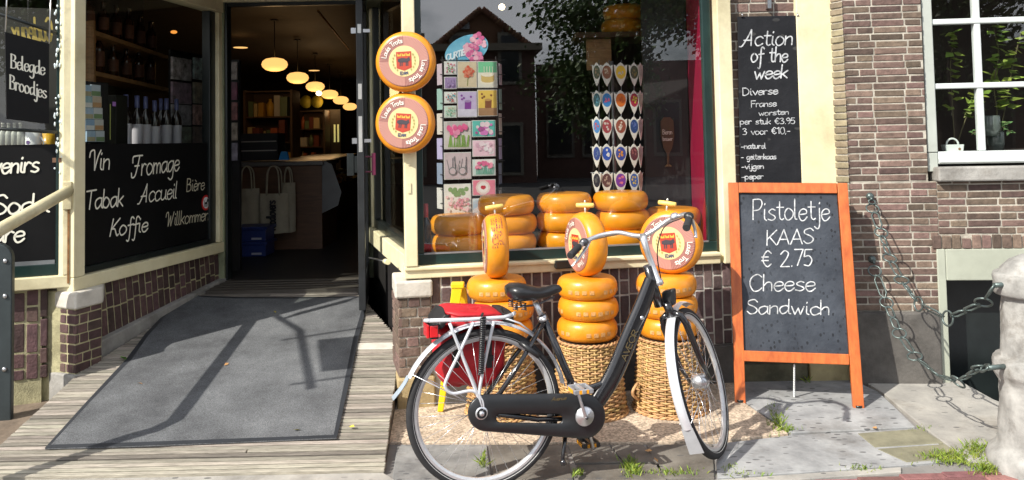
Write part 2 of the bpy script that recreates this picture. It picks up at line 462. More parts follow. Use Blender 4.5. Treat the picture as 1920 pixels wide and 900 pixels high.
# ---- paving: slabs laid on it
def slab(mb, px, z=.012, th=.03, gap=0):
    pts = [ground(x, y, z) for x, y in px]
    mb.prism([p - V((0, 0, th)) for p in pts], (0, 0, th))
def specks(name, col, tint, size=42.0, dens=.085, stain=.6, sx=2.2, dark=(.08, .08, .083)):
    """Stone with small dark wet flecks."""
    m = M(name, col, .8, var=.2, vs=5, bump=.6, bs=45, stain=stain, tint=tint)
    N, L = m.node_tree.nodes, m.node_tree.links
    b = N['Principled BSDF']; b.inputs['Specular IOR Level'].default_value = .25
    old = b.inputs['Base Color'].links[0].from_socket
    tc = N.new('ShaderNodeTexCoord'); mp = N.new('ShaderNodeMapping'); mp.inputs['Scale'].default_value = (size / sx, size, size); mp.inputs['Rotation'].default_value = (0, 0, .5)
    L.new(tc.outputs['Object'], mp.inputs[0])
    v = N.new('ShaderNodeTexVoronoi'); v.inputs['Scale'].default_value = 1; L.new(mp.outputs[0], v.inputs['Vector'])
    l1 = N.new('ShaderNodeMath'); l1.operation = 'LESS_THAN'; l1.inputs[1].default_value = .33; L.new(v.outputs['Distance'], l1.inputs[0])
    wnn = N.new('ShaderNodeTexWhiteNoise'); L.new(v.outputs['Position'], wnn.inputs[0])
    l2 = N.new('ShaderNodeMath'); l2.operation = 'LESS_THAN'; l2.inputs[1].default_value = dens * 4; L.new(wnn.outputs[0], l2.inputs[0])
    mu0 = N.new('ShaderNodeMath'); mu0.operation = 'MULTIPLY'; L.new(l1.outputs[0], mu0.inputs[0]); L.new(l2.outputs[0], mu0.inputs[1])
    nz_ = N.new('ShaderNodeTexNoise'); nz_.inputs['Scale'].default_value = 2.6; nz_.inputs['Detail'].default_value = 4; L.new(tc.outputs['Object'], nz_.inputs[0])
    mr_ = N.new('ShaderNodeMapRange'); mr_.inputs[1].default_value = .36; mr_.inputs[2].default_value = .54; mr_.inputs[3].default_value = .05; mr_.inputs[4].default_value = .9; L.new(nz_.outputs[0], mr_.inputs[0])
    mu = N.new('ShaderNodeMath'); mu.operation = 'MULTIPLY'; L.new(mu0.outputs[0], mu.inputs[0]); L.new(mr_.outputs[0], mu.inputs[1])
    mx = N.new('ShaderNodeMix'); mx.data_type = 'RGBA'; L.new(mu.outputs[0], mx.inputs[0]); L.new(old, mx.inputs[6]); mx.inputs[7].default_value = (*dark, 1)
    L.new(mx.outputs[2], b.inputs['Base Color'])
    return m
slab_blue = specks('flagstone_blue', (.24, .245, .25), (.38, .385, .385), dens=.09)
slab_grey = specks('flagstone_grey', (.15, .15, .15), (.30, .30, .29), dens=.04)
slab_warm = specks('flagstone_warm', (.31, .30, .28), (.42, .40, .36), dens=.02)
slab_shaded = specks('flagstone_shaded', (.11, .10, .09), (.2, .185, .16), dens=.02)  # mottled stone, its colour darkened to hold an unseen tree's soft shade
slab_moss = M('flagstone_moss', (.20, .19, .13), .85, var=.3, vs=8, bump=.6, bs=50, stain=.5)
# washed pebble concrete in front of the window
gm = M('pebble_concrete', (.50, .40, .30), .85, var=.25, vs=6, bump=1, bs=260)
N, L = gm.node_tree.nodes, gm.node_tree.links
b = N['Principled BSDF']; old = b.inputs['Base Color'].links[0].from_socket
tc = N.new('ShaderNodeTexCoord'); v = N.new('ShaderNodeTexVoronoi'); v.inputs['Scale'].default_value = 95; L.new(tc.outputs['Object'], v.inputs['Vector'])
hs = N.new('ShaderNodeHueSaturation'); wnn = N.new('ShaderNodeTexWhiteNoise'); L.new(v.outputs['Position'], wnn.inputs[0])
mr = N.new('ShaderNodeMapRange'); mr.inputs[3].default_value = .55; mr.inputs[4].default_value = 1.35; L.new(wnn.outputs[0], mr.inputs[0]); L.new(mr.outputs[0], hs.inputs['Value'])
L.new(old, hs.inputs['Color']); L.new(hs.outputs[0], b.inputs['Base Color'])
mb = MB(); slab(mb, [(690, 829), (1150, 829), (1340, 827), (1478, 812), (1392, 752), (1392, 690), (690, 690)], .014)
tag(mb.build('pebble_pavement', gm, bevel=.004), kind='structure')
# flagstones right of it
mb = MB(); slab(mb, [(1483, 811), (1396, 752), (1392, 712), (1580, 702), (1648, 735), (1716, 800), (1600, 806)], .016)
slab(mb, [(1340, 832), (1480, 816), (1608, 809), (1722, 803), (1800, 862), (1690, 872), (1345, 896)], .012)
tag(mb.build('blue_flagstones', slab_blue, bevel=.004), kind='structure')
mb = MB(); slab(mb, [(1600, 702), (1775, 700), (1862, 748), (1990, 800), (1990, 880), (1820, 866), (1732, 801), (1655, 736)], .020)
tag(mb.build('light_flagstone', slab_warm, bevel=.004), kind='structure')
mb = MB()
slab(mb, [(1728, 803), (1770, 830), (1640, 838), (1608, 812)], .015); slab(mb, [(1772, 832), (1805, 858), (1700, 866), (1645, 841)], .015)
tag(mb.build('mossy_paving_stones', slab_moss, bevel=.004), kind='structure')
mb = MB()
for i, q in enumerate([[(745, 833), (912, 833), (922, 899), (735, 899)], ]): slab(mb, q, .012)
tag(mb.build('grey_flagstones', slab_grey, bevel=.004), kind='structure')
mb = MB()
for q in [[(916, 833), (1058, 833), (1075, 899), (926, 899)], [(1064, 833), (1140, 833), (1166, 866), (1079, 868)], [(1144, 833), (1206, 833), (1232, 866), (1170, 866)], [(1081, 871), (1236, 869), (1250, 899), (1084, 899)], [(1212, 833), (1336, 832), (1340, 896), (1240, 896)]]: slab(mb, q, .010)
tag(mb.build('shaded_flagstones', slab_shaded, bevel=.004), kind='structure')
mb = MB(); slab(mb, [(-300, 893), (300, 891), (719, 886), (740, 899), (760, 960), (-300, 960)], .013)
slab(mb, [(745, 902), (1180, 902), (1340, 899), (1690, 875), (1690, 884), (1340, 910), (1180, 925), (700, 935)], .011)
tag(mb.build('kerb_strip', slab_warm, bevel=.004), kind='structure')
mb = MB(); slab(mb, [(-250, 836), (0, 836), (150, 742), (150, 690), (-250, 690)], .012)
tag(mb.build('side_pavement', M('brown_pavement', (.17, .13, .095), .85, var=.35, vs=9, bump=.7, bs=60, stain=.5)), kind='structure')
# the brick road at the very front
road_brick = M('road_brick', (.20, .095, .085), .85, var=.3, vs=18, bump=.8, bs=60, island=.35)
mb = MB()
y = ground(1400, 907).y
row = 0
while row < 9:
    y1 = y - .062; x = -.2 - random.random() * .2
    while x < 4.2:
        ll = .2 + random.uniform(-.006, .006)
        sk = (x - 1.2) * .10
        mb.fbox(WF, x, x + ll - .007, y1 + sk, y1 + .055 + sk, -.03, .011 + random.uniform(-.002, .002), .001)
        x += ll
    y = y1; row += 1
tag(mb.build('brick_road', road_brick, bevel=.004, seg=1), kind='structure')

# ---- bricks
def bricks(mb, fr, u0, u1, z0, z1, Lb=.19, Hb=.036, j=.008, proud=.006, vert=False, back=.02, n=0.0, jit=.0016, shear=0.0, half=True):
    """Courses of single bricks; vert stands them on end."""
    a0, a1, b0, b1 = (u0, u1, z0, z1) if not vert else (z0, z1, u0, u1)
    b = b0; k = 0
    while b < b1 - .008:
        bh = min(Hb, b1 - b)
        a = a0 - ((Lb + j) * .5 if k % 2 else 0) - random.uniform(0, .03)
        hd = k % 2
        while a < a1:
            ll = (Lb if not (half and (hd % 3 == 2)) else Lb * .5) * random.uniform(.95, 1.04)
            hd += 1
            s, e = max(a, a0), min(a + ll, a1)
            if e - s > .012:
                pr = proud * random.uniform(.5, 1.25)
                if not vert: mb.fbox(fr, s, e, n - pr, n + back, b, b + bh, jit)
                else:
                    c = []
                    for nn, zz in ((n - pr, s), (n + back, s), (n - pr, e), (n + back, e)): pass
                    sh = lambda zz: shear * (z1 - zz)
                    cc = [(b + sh(s), n - pr, s), (b + bh + sh(s), n - pr, s), (b + bh + sh(s), n + back, s), (b + sh(s), n + back, s),
                          (b + sh(e), n - pr, e), (b + bh + sh(e), n - pr, e), (b + bh + sh(e), n + back, e), (b + sh(e), n + back, e)]
                    mb.hexa([fr.p(*[q + random.uniform(-jit, jit) for q in w]) for w in cc])
            a += ll + j
        b += Hb + j; k += 1
BV = dict(bevel=.003, seg=1)

# ================================================================== THE SHOP
shop = thing('shop_building', 'dark brick cheese shop with cream window frames and an open door above the ramp', 'shop', (-.6, 5.0, 0))
def part(mb, name, m, par=None, **k): return mb.build(name, m, par or shop, **k)

# sizes read off the photograph on each plane
zs0, zs1 = FC.hit(1000, 510)[1], FC.hit(1000, 488)[1]
zg = FC.hit(1000, 467)[1]
uC = lambda px, py=480: FC.hit(px, py)[0]
TOP = 2.66

# upper facade over everything
mb = MB()
mb.box((0.2, 5.75, 4.35), (12.5, 1.2, 3.1))
mb.box((-6.2, 5.65, 1.4), (4.2, 1.2, 2.8))
part(mb, 'upper_wall', brick_dark)
# ---- wall under the big window
mb = MB(); u0, u1 = uC(800, 600), uC(1366, 600); zp = FC.hit(1340, 645)[1]
mb.fbox(FC, u0 - .05, u1 + .08, .0, .14, 0, zs0)
part(mb, 'window_wall_mortar', M('mortar_pale', (.58, .56, .50), .9, var=.25, vs=14, bump=.9, bs=120, stain=.4))
mb = MB(); bricks(mb, FC, u0 - .03, u1 + .06, zp, zs0 - .002, .165, .050, .011, .006, vert=True, back=.012)
part(mb, 'window_wall', brick_purple, **BV)
mb = MB(); mb.fbox(FC, u0 + .1, u1 + .09, -.035, .05, -.02, zp - .004); part(mb, 'stone_plinth', stone_dark, bevel=.01)
# ---- the display window: cream sill and posts, dark inner frame, one large pane
win = MB()
uL, uR = uC(782), uC(1347)
win.fbox(FC, uC(757), uR + .0, -.035, .10, zs0, zs1)
win.fbox(FC, uC(757), uR, -.05, -.037, zs1 - .022, zs1 + .001)
wf = part(win, 'display_window', cream, bevel=.006)
wf['label'] = 'large display window with cream sill and dark inner frame'
mb = MB(); mb.fbox(FC, uC(757, 300), uC(780, 300), -.055, .10, zs1 + .003, TOP); part(mb, 'corner_post', cream, wf, bevel=.005)
mb = MB(); mb.fbox(FC, uC(1347, 300), uC(1373, 300), -.05, .10, zs0 - .0, TOP); part(mb, 'side_post', cream, wf, bevel=.006)
mb = MB(); mb.fbox(FC, uC(757, 300), uC(1373, 300), -.06, .12, TOP + .002, TOP + .22); part(mb, 'head_rail', cream, wf, bevel=.006)
mb = MB()
mb.fbox(FC, uL - .005, uR + .004, .012, .05, zs1 + .002, zg)
mb.fbox(FC, uL - .005, uC(796), .012, .05, zg + .001, TOP - .002)
mb.fbox(FC, uC(1331), uR + .004, .012, .05, zg + .001, TOP - .002)
part(mb, 'inner_frame', green_black, wf, bevel=.006)
mb = MB(); mb.fbox(FC, uC(796), uC(1331), .010, .016, zg - .006, zg + .004); part(mb, 'glazing_bar', M('grey_metal', (.3, .32, .34), .4, metal=.6), wf)
mb = MB(); mb.pane(FC, uC(793), uC(1334), .030, zg - .004, TOP - .002); part(mb, 'glass', glass, wf)
# painted signs of an old hinge on the corner post
for py in (300, 352):
    mb = MB(); a, z = FC.hit(764, py); mb.fbox(FC, a, a + .018, -.060, -.0555, z - .03, z + .03)
    part(mb, 'hinge', cream_worn, wf)
# ---- brick and cream pilaster right of the window
zt = 2.62
mb = MB(); mb.fbox(FS, .02, .50, .02, .2, .0, 3); part(mb, 'pilaster_mortar', mortar)
mb = MB(); bricks(mb, FS, FS.hit(1373, 300)[0] + .004, FS.hit(1500, 300)[0], FS.hit(1450, 690)[1], 2.75, .15, .052, .009, .006, n=.02); part(mb, 'pilaster', brick_mid, **BV)
mb = MB(); mb.fbox(FS, FS.hit(1500, 300)[0] + .002, FS.hit(1572, 300)[0] + .01, -.02, .15, FS.hit(1540, 668)[1], 2.75); part(mb, 'cream_board', cream, bevel=.006)
mb = MB(); mb.fbox(FS, FS.hit(1513, 680)[0], FS.hit(1588, 680)[0], -.05, .1, -.01, FS.hit(1540, 671)[1]); part(mb, 'board_foot', M('cream_dirty', (.38, .32, .17), .6, var=.2, stain=.6), bevel=.008)
mb = MB(); mb.fbox(FS, .0, FS.hit(1511, 680)[0], -.04, .1, -.01, FS.hit(1450, 680)[1]); part(mb, 'pilaster_plinth', M('mossy_stone', (.10, .095, .06), .9, var=.45, vs=9, bump=1, bs=40, stain=.6), bevel=.012)
mb = MB(); a, z = FS.hit(1440, 8); mb.fbox(FS, a - .012, a + .012, -.03, .02, z - .03, z + .06); part(mb, 'wall_bracket', steel)

# ---- pier right of the ramp
PR = Fr(foot(742, 4.70), foot(808, 4.74) - foot(742, 4.70))
w = (PR.hit(808, 600)[0]); zc1, zc0 = PR.hit(775, 526)[1], PR.hit(775, 558)[1]
PL = Fr(PR.p(-.02, .32, 0), PR.p(-.0, 0, 0) - PR.p(-.02, .32, 0))
mb = MB(); mb.fbox(PR, .008, w - .006, .008, .35, 0, zc0); part(mb, 'pier_mortar', mortar)
mb = MB(); bricks(mb, PR, .0, w, .19, zc0 - .006, .13, .048, .009, .004, n=.004, back=.02)
bricks(mb, PL, .0, .322, .19, zc0 - .006, .16, .048, .009, .004, n=.004, back=.02)
rp_ = part(mb, 'pier', brick_mid, **BV)
mb = MB(); mb.fbox(PR, -.018, w + .012, -.016, .34, zc0, zc1); part(mb, 'stone_cap', stone_light, rp_, bevel=.012)
mb = MB(); mb.fbox(PR, -.012, w + .02, -.02, .34, -.01, .185); part(mb, 'stone_base', M('sandstone', (.38, .29, .15), .85, var=.25, vs=8, bump=.7, stain=.5), rp_, bevel=.012)

# ---- right side of the recess: narrow window seen along its length
ue = (_b - _a).length
z0e = .86
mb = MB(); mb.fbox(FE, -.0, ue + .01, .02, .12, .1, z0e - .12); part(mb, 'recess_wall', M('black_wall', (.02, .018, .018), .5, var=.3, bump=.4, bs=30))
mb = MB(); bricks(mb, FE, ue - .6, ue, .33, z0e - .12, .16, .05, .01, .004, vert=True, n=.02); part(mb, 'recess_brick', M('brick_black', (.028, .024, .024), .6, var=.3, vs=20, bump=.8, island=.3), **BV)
mb = MB(); mb.fbox(FE, .0, ue + .02, -.02, .09, z0e - .12, z0e); 
sw = part(mb, 'side_window', cream, bevel=.005)
mb = MB(); mb.fbox(FE, .02, .10, .0, .09, z0e + .002, TOP); part(mb, 'post', cream, sw, bevel=.004)
mb = MB()
mb.fbox(FE, .102, ue - .05, .02, .08, z0e + .002, z0e + .07); mb.fbox(FE, .102, .17, .02, .08, z0e + .072, TOP); mb.fbox(FE, ue - .12, ue - .05, .02, .08, z0e + .072, TOP)
part(mb, 'inner_frame', black_paint, sw, bevel=.004)
mb = MB(); mb.pane(FE, .17, ue - .12, .045, z0e + .072, TOP); part(mb, 'glass', glass, sw)

# ---- left side of the recess: window with the black lettered board
uA, uB = FL.hit(152, 400)[0], FL.hit(396, 400)[0]
uP0, uP1 = FL.hit(131, 400)[0], FL.hit(414, 400)[0]
zl0, zl1 = FL.hit(270, 510)[1], FL.hit(270, 488)[1]
zb1 = FL.hit(270, 269)[1]
mb = MB(); mb.fbox(FL, -.05, uP1 + .12, .02, .2, .0, zl0); part(mb, 'left_wall_mortar', mortar_dirty)
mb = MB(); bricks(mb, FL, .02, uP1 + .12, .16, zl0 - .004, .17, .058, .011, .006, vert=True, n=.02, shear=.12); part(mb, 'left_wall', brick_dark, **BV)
mb = MB()
c0, c1 = rampz(FL.p(.05, 0, 0).y), rampz(FL.p(uP1, 0, 0).y)
mb.hexa([FL.p(.08, -.035, 0), FL.p(uP1 + .1, -.035, 0), FL.p(uP1 + .1, .03, 0), FL.p(.08, .03, 0), FL.p(.08, -.035, c0 + .10), FL.p(uP1 + .1, -.035, c1 + .03), FL.p(uP1 + .1, .03, c1 + .03), FL.p(.08, .03, c0 + .10)])
part(mb, 'left_plinth', stone, bevel=.008)
mb = MB(); mb.fbox(FL, uP0, uP1, -.03, .09, zl0, zl1)
lw = part(mb, 'lettered_window', cream, bevel=.006)
lw['label'] = 'recessed window with white French and German words on a black board'
mb = MB(); mb.fbox(FL, uP0, uA, -.03, .09, zl1 + .002, TOP); mb.fbox(FL, uB + .09, uP1, -.02, .09, zl1 + .002, TOP); mb.fbox(FL, uP0, uP1, -.03, .09, TOP + .002, TOP + .2); part(mb, 'frame', cream, lw, bevel=.005)
mb = MB(); mb.fbox(FL, uB, uB + .088, .01, .08, zl1 + .002, TOP); mb.fbox(FL, uA + .001, uB - .001, .01, .08, zl1 + .002, zl1 + .045); part(mb, 'inner_frame', black_paint, lw, bevel=.004)
mb = MB(); mb.fbox(FL, uA + .002, uB - .002, .03, .042, zl1 + .047, zb1); part(mb, 'word_board', board_black, lw)
mb = MB(); mb.pane(FL, uA + .002, uB - .002, .036, zb1 + .002, TOP); part(mb, 'glass', glass2, lw)
mb = MB()
def wr(mb, fr, s, px0, py0, px1, py1, capz, w, n, xr=.55, **k):
    """Write s from one photographed baseline point to another; capz is the capital height in photograph pixels."""
    a, b = fr.hit(px0, py0, n), fr.hit(px1, py1, n)
    c = fr.hit(px0, py0 - capz, n)
    h = abs(c[1] - a[1])
    write(mb, s, fr, a[0], a[1], h * xr, w, n=n, width=b[0] - a[0], rise=(b[1] - a[1]) / (b[0] - a[0]), **k)
def word(parent, m, *a, **k):
    mb = MB(); wr(mb, *a, **k)
    return mb.build('lettering', m, parent)
word(lw, letter_white, FL, 'Vin', 166, 320, 207, 317, 38, .011, .027, fancy=True, slant=.1)
word(lw, letter_white, FL, 'Fromage', 246, 331, 337, 319, 38, .011, .027, fancy=True, slant=.1)
word(lw, letter_white, FL, 'Tabak', 160, 393, 232, 386, 36, .011, .027, fancy=True, slant=.1)
word(lw, letter_white, FL, 'Accueil', 262, 380, 333, 371, 34, .010, .027, fancy=True, slant=.15)
word(lw, letter_white, FL, 'Koffie', 206, 443, 278, 433, 32, .011, .027, fancy=True, slant=.12)
mb = MB()
word(lw, letter_pale, FL, 'Bi\u00e8re', 350, 359, 384, 355, 24, .008, .027, slant=.1)
word(lw, letter_pale, FL, 'Willkommen', 310, 425, 392, 412, 26, .008, .027, fancy=True, slant=.1)
# the no-dogs sticker
mb = MB(); ca = FL.hit(386.5, 380, .026); sr = .062
cw = FL.p(ca[0], .0285, ca[1]); nn = -FL.n
mb.disc(cw, nn, sr, 28, rx=sr); st = part(mb, 'no_dogs_sticker', flat((.6, .02, .02)), lw)
mb = MB(); mb.disc(FL.p(ca[0], .0265, ca[1]), nn, sr * .74, 28); mb.mi = 1
def sil(pts, s, n): mb.face([FL.p(ca[0] + x * s, n, ca[1] + y * s) for x, y in pts])
n_ = .0245
sil([(-.45, .05), (.25, .12), (.25, -.18), (-.45, -.18)], sr, n_); sil([(.1, .1), (.22, .5), (.5, .42), (.55, .2), (.28, .05)], sr, n_)
sil([(.22, .5), (.2, .66), (.34, .5)], sr, n_); sil([(-.45, .05), (-.58, .38), (-.5, .38), (-.36, .05)], sr, n_)
for lx in (-.44, -.26, .02, .17): sil([(lx, -.18), (lx + .1, -.18), (lx + .08, -.55), (lx - .02, -.55)], sr, n_)
part(mb, 'sticker_face', [flat((.85, .85, .85)), flat((.01, .01, .01))], lw)

# ---- pier left of the ramp, five-sided
def cor(px, D): return foot(px, D)
pp = [cor(80, 5.04), cor(143, 4.90), cor(192, 5.10), cor(196, 5.5), cor(80, 5.5)]
P1 = Fr(pp[0], pp[1] - pp[0]); P2 = Fr(pp[1], pp[2] - pp[1])
zc0, zc1 = P1.hit(143, 581)[1], P1.hit(143, 549)[1]
def inset(k): 
    c = sum(pp, V()) / 5
    return [c + (p - c) * k for p in pp]
mb = MB(); mb.prism([V((p.x, p.y, 0)) for p in inset(.975)], (0, 0, zc0)); part(mb, 'left_pier_mortar', mortar_dirty)
mb = MB(); bricks(mb, P1, .0, (pp[1] - pp[0]).length - .004, .19, zc0 - .005, .12, .05, .009, .003, n=.004); bricks(mb, P2, .004, (pp[2] - pp[1]).length, .19, zc0 - .005, .12, .05, .009, .003, n=.004)
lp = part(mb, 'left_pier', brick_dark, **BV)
mb = MB(); mb.prism([V((p.x, p.y, zc0)) for p in inset(1.05)], (0, 0, zc1 - zc0)); part(mb, 'stone_cap', stone_light, lp, bevel=.012)
mb = MB(); mb.fbox(P1, -.35, .36, -.02, .3, -.01, .185); part(mb, 'stone_base', stone, lp, bevel=.01)

# ---- the front window left of the corner
zf0, zf1 = FF.hit(70, 542)[1], FF.hit(70, 519)[1]
UE = -1.4
mb = MB(); mb.fbox(FF, UE, -.17, .03, .2, 0, zf0); part(mb, 'front_wall_mortar', mortar_dirty)
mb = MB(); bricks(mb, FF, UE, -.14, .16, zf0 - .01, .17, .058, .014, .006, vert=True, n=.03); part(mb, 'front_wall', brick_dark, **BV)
mb = MB(); mb.fbox(FF, UE, -.16, .5, .52, zf0, 2.5); part(mb, 'sun_block_panel', M('sun_block_panel', (.03, .028, .024), .7))  # added panel that keeps sun from crossing the corner glass onto the mat
mb = MB(); mb.fbox(FF, UE, .0, -.03, .10, zf0, zf1)
fw = part(mb, 'front_window', cream, bevel=.006)
fw['label'] = 'front window with white words on a black board'
mb = MB(); mb.fbox(FF, -.052, .0, -.03, .10, zf1 + .002, TOP); mb.fbox(FF, UE, .0, -.03, .1, TOP + .002, TOP + .2); part(mb, 'frame', cream_worn, fw, bevel=.005)
uj = FF.hit(104, 400)[0]
mb = MB(); mb.fbox(FF, uj, -.054, .01, .08, zf1 + .002, TOP); mb.fbox(FF, UE, uj, .01, .08, zf1 + .002, zf1 + .07); part(mb, 'inner_frame', green_black, fw, bevel=.004)
zfb = FF.hit(60, 271)[1]; zf2 = FF.hit(60, 497)[1]
mb = MB(); mb.fbox(FF, UE, uj - .001, .032, .042, zf1 + .072, zfb); part(mb, 'word_board', board_black, fw)
mb = MB(); a = FF.hit(60, 494)[1]; mb.fbox(FF, UE, uj - .005, .012, .02, a - .012, a + .012); part(mb, 'glazing_bar', M('grey_metal', (.3, .32, .34), .4), fw)
mb = MB(); mb.pane(FF, UE, uj - .001, .036, zfb + .002, TOP); part(mb, 'glass', glass2, fw)
mb = MB()
k = FF.hit(-75, 326, .028); 
word(fw, letter_white, FF, 'Souvenirs', -72, 328, 74, 322, 34, .012, .028, slant=.1)
word(fw, letter_white, FF, 'Soda', -12, 402, 92, 397, 36, .012, .028, fancy=True, slant=.05)
word(fw, letter_white, FF, 'are', -14, 455, 47, 453, 36, .012, .028, slant=.1)
mb = MB()
a, z = FF.hit(56, 62, .028); b_ = FF.hit(98, 78, .028)
word(fw, M('gold_paint', (.35, .27, .06), .5), FF, 'Cadeaux', 22, 76, 98, 76, 44, .012, .028, mirror=True, slant=.1)
# window bars
for (x0, y0, x1, y1) in ((-60, 6, 106, 62), (-60, 238, 108, 248)):
    mb = MB(); mb.tube([FF.p(*(lambda h: (h[0], .0, h[1]))(FF.hit(x0, y0))), FF.p(*(lambda h: (h[0], .0, h[1]))(FF.hit(x1, y1)))], .012, 6)
    part(mb, 'window_bar', black_paint, fw)
# a string of clear plastic droplets hanging inside the pane
mb = MB()
for i in range(60):
    px, py = random.uniform(102, 122), random.uniform(10, 330)
    h = FF.hit(px, py, .0)
    mb.ell(FF.p(h[0], .005, h[1]), (.006, .006, random.uniform(.007, .016)), 6)
part(mb, 'glass_droplets', M('droplets', (.7, .8, .85), .1, spec=.8), fw)

# ---- door, jambs, threshold
dz0 = .44; dz1 = FD.hit(540, 7)[1]
dfm = M('door_frame_green', (.20, .22, .13), .5, var=.2, vs=8, stain=.6)
mb = MB(); mb.fbox(FD, -.06, .03, -.02, .12, dz0, dz1 + .02); part(mb, 'door_jamb', dfm, bevel=.005)
mb = MB(); mb.fbox(FD, 1.20, 1.34, -.02, .12, dz0, dz1 + .02); part(mb, 'door_jamb', dfm, bevel=.005)
mb = MB(); mb.fbox(FD, -.3, 1.5, -.03, .14, dz1 + .022, 2.95); part(mb, 'door_lintel', cream, bevel=.006)
mb = MB(); mb.fbox(FD, .032, .05, .0, .1, dz0, dz1 + .02); mb.fbox(FD, .05, 1.2, .02, .06, dz1 - .012, dz1 + .02); part(mb, 'door_stop', black_paint)
# the open leaf, seen on its edge
hinge = FD.p(1.20, -.02, 0); edge = foot(676, 5.75)
DL = Fr(edge, hinge - edge)
lz0 = rampz(5.8) + .045
wl_ = (hinge - edge).length
mb = MB(); mb.fbox(DL, 0, .09, -.025, .025, lz0, dz1); mb.fbox(DL, wl_ - .09, wl_ - .0, -.025, .025, lz0, dz1); mb.fbox(DL, .092, wl_ - .092, -.025, .025, lz0, lz0 + .22); mb.fbox(DL, .092, wl_ - .092, -.025, .025, dz1 - .1, dz1)
dl = part(mb, 'door', M('door_black', (.02, .022, .024), .35, var=.3, vs=8, stain=.3), bevel=.004)
mb = MB(); mb.pane(DL, .092, wl_ - .092, -.004, lz0 + .222, dz1 - .102); part(mb, 'door_glass', glass2, dl)
for y0, y1 in ((45, 62), (157, 186), (218, 285)):
    mb = MB(); a = at(676, (y0 + y1) / 2, 5.75).z; h = (y1 - y0) / 1500 * 5.75 / 2
    mb.fbox(DL, -.004, .0, -.013, .013, a - h, a + h)
    part(mb, 'lock_plate', M('lock_plate', (.6, .6, .58), .35, metal=.7), dl)
for y0 in (57, 264):
    mb = MB(); a = at(676, y0, 5.75).z; mb.fbox(DL, .01, .03, -.075, -.026, a - .012, a + .012); mb.fbox(DL, .01, .03, .026, .06, a - .02, a + .02)
    part(mb, 'bolt', steel, dl)
mb = MB(); a0, a1 = at(656, 330, 5.75).z, at(656, 288, 5.75).z
mb.fbox(DL, .04, .065, -.105, -.075, a0, a1); mb.fbox(DL, .045, .06, -.076, -.026, a0 + .02, a0 + .032); mb.fbox(DL, .045, .06, -.076, -.026, a1 - .032, a1 - .02)
part(mb, 'pull_handle', M('handle_plum', (.13, .015, .05), .3), dl, bevel=.003)
mb = MB(); mb.fbox(DL, .04, .075, .05, .10, a0, a1); mb.fbox(DL, .045, .06, .026, .051, a0 + .02, a1 - .02); part(mb, 'inner_handle', black_paint, dl, bevel=.003)
# threshold boards
mb = MB()
for i in range(5): mb.fbox(FD, .0, 1.22, -.36 + i * .085, -.285 + i * .085, .36, .418 + i * .004)
part(mb, 'threshold', M('threshold_wood', (.06, .05, .04), .7, var=.3, vs=6, stretch=(1, 9, 9)), bevel=.004)

# ---- handrail from the left post down to the pavement
e1 = at(128, 358, 4.93); e2 = V((-2.61, 3.57, 1.02)); e3 = V((-2.72, 3.5, .0))
mb = MB()
pth = [e1 + (e2 - e1) * t for t in (0, .3, .6, .86)] + [e2 + V((0, .03, .0)), e2 + V((-.02, -.03, -.06))] + [e2 + (e3 - e2) * t for t in (.2, .5, .8, 1)]
mb.tube(pth, .034, 12)
hr = part(mb, 'handrail', cream)
mb = MB(); mb.fbox(FF, -.05, .0, -.05, -.031, FF.hit(128, 392)[1], FF.hit(128, 340)[1]); mb.tube([FF.p(-.025, -.09, e1.z - .01), FF.p(-.025, -.04, e1.z - .01)], .025, 8); part(mb, 'rail_bracket', cream_worn, hr, bevel=.004)
mb = MB(); h0, h1 = FF.hit(126, 530)[1], FF.hit(126, 386)[1]; mb.fbox(FF, -.024, -.012, -.036, -.031, h0, h1); part(mb, 'rail_strip', M('rust_strip', (.25, .12, .04), .7, var=.5, vs=30), hr)

# ---- inside of the shop
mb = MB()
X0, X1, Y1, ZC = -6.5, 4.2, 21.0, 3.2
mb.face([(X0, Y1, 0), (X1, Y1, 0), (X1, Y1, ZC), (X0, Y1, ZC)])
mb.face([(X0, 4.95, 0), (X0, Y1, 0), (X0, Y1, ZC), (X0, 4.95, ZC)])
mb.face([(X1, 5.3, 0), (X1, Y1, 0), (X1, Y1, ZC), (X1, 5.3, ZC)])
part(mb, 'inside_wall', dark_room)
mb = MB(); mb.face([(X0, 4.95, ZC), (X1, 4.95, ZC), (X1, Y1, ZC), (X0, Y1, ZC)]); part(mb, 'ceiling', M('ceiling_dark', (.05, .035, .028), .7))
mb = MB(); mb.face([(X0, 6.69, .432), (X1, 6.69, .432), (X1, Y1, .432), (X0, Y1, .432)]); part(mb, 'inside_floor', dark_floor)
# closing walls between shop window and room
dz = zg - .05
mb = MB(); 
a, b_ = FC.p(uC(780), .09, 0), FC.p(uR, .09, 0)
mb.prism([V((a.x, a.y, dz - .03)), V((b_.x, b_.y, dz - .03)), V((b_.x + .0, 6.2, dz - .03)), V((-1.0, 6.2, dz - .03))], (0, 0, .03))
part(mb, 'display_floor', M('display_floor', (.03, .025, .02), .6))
mb = MB(); mb.prism([V((-1.0, 6.2, .4)), V((1.2, 6.2, .4)), V((1.2, 6.22, .4)), V((-1.0, 6.22, .4))], (0, 0, dz - .4)); part(mb, 'display_back', dark_room)
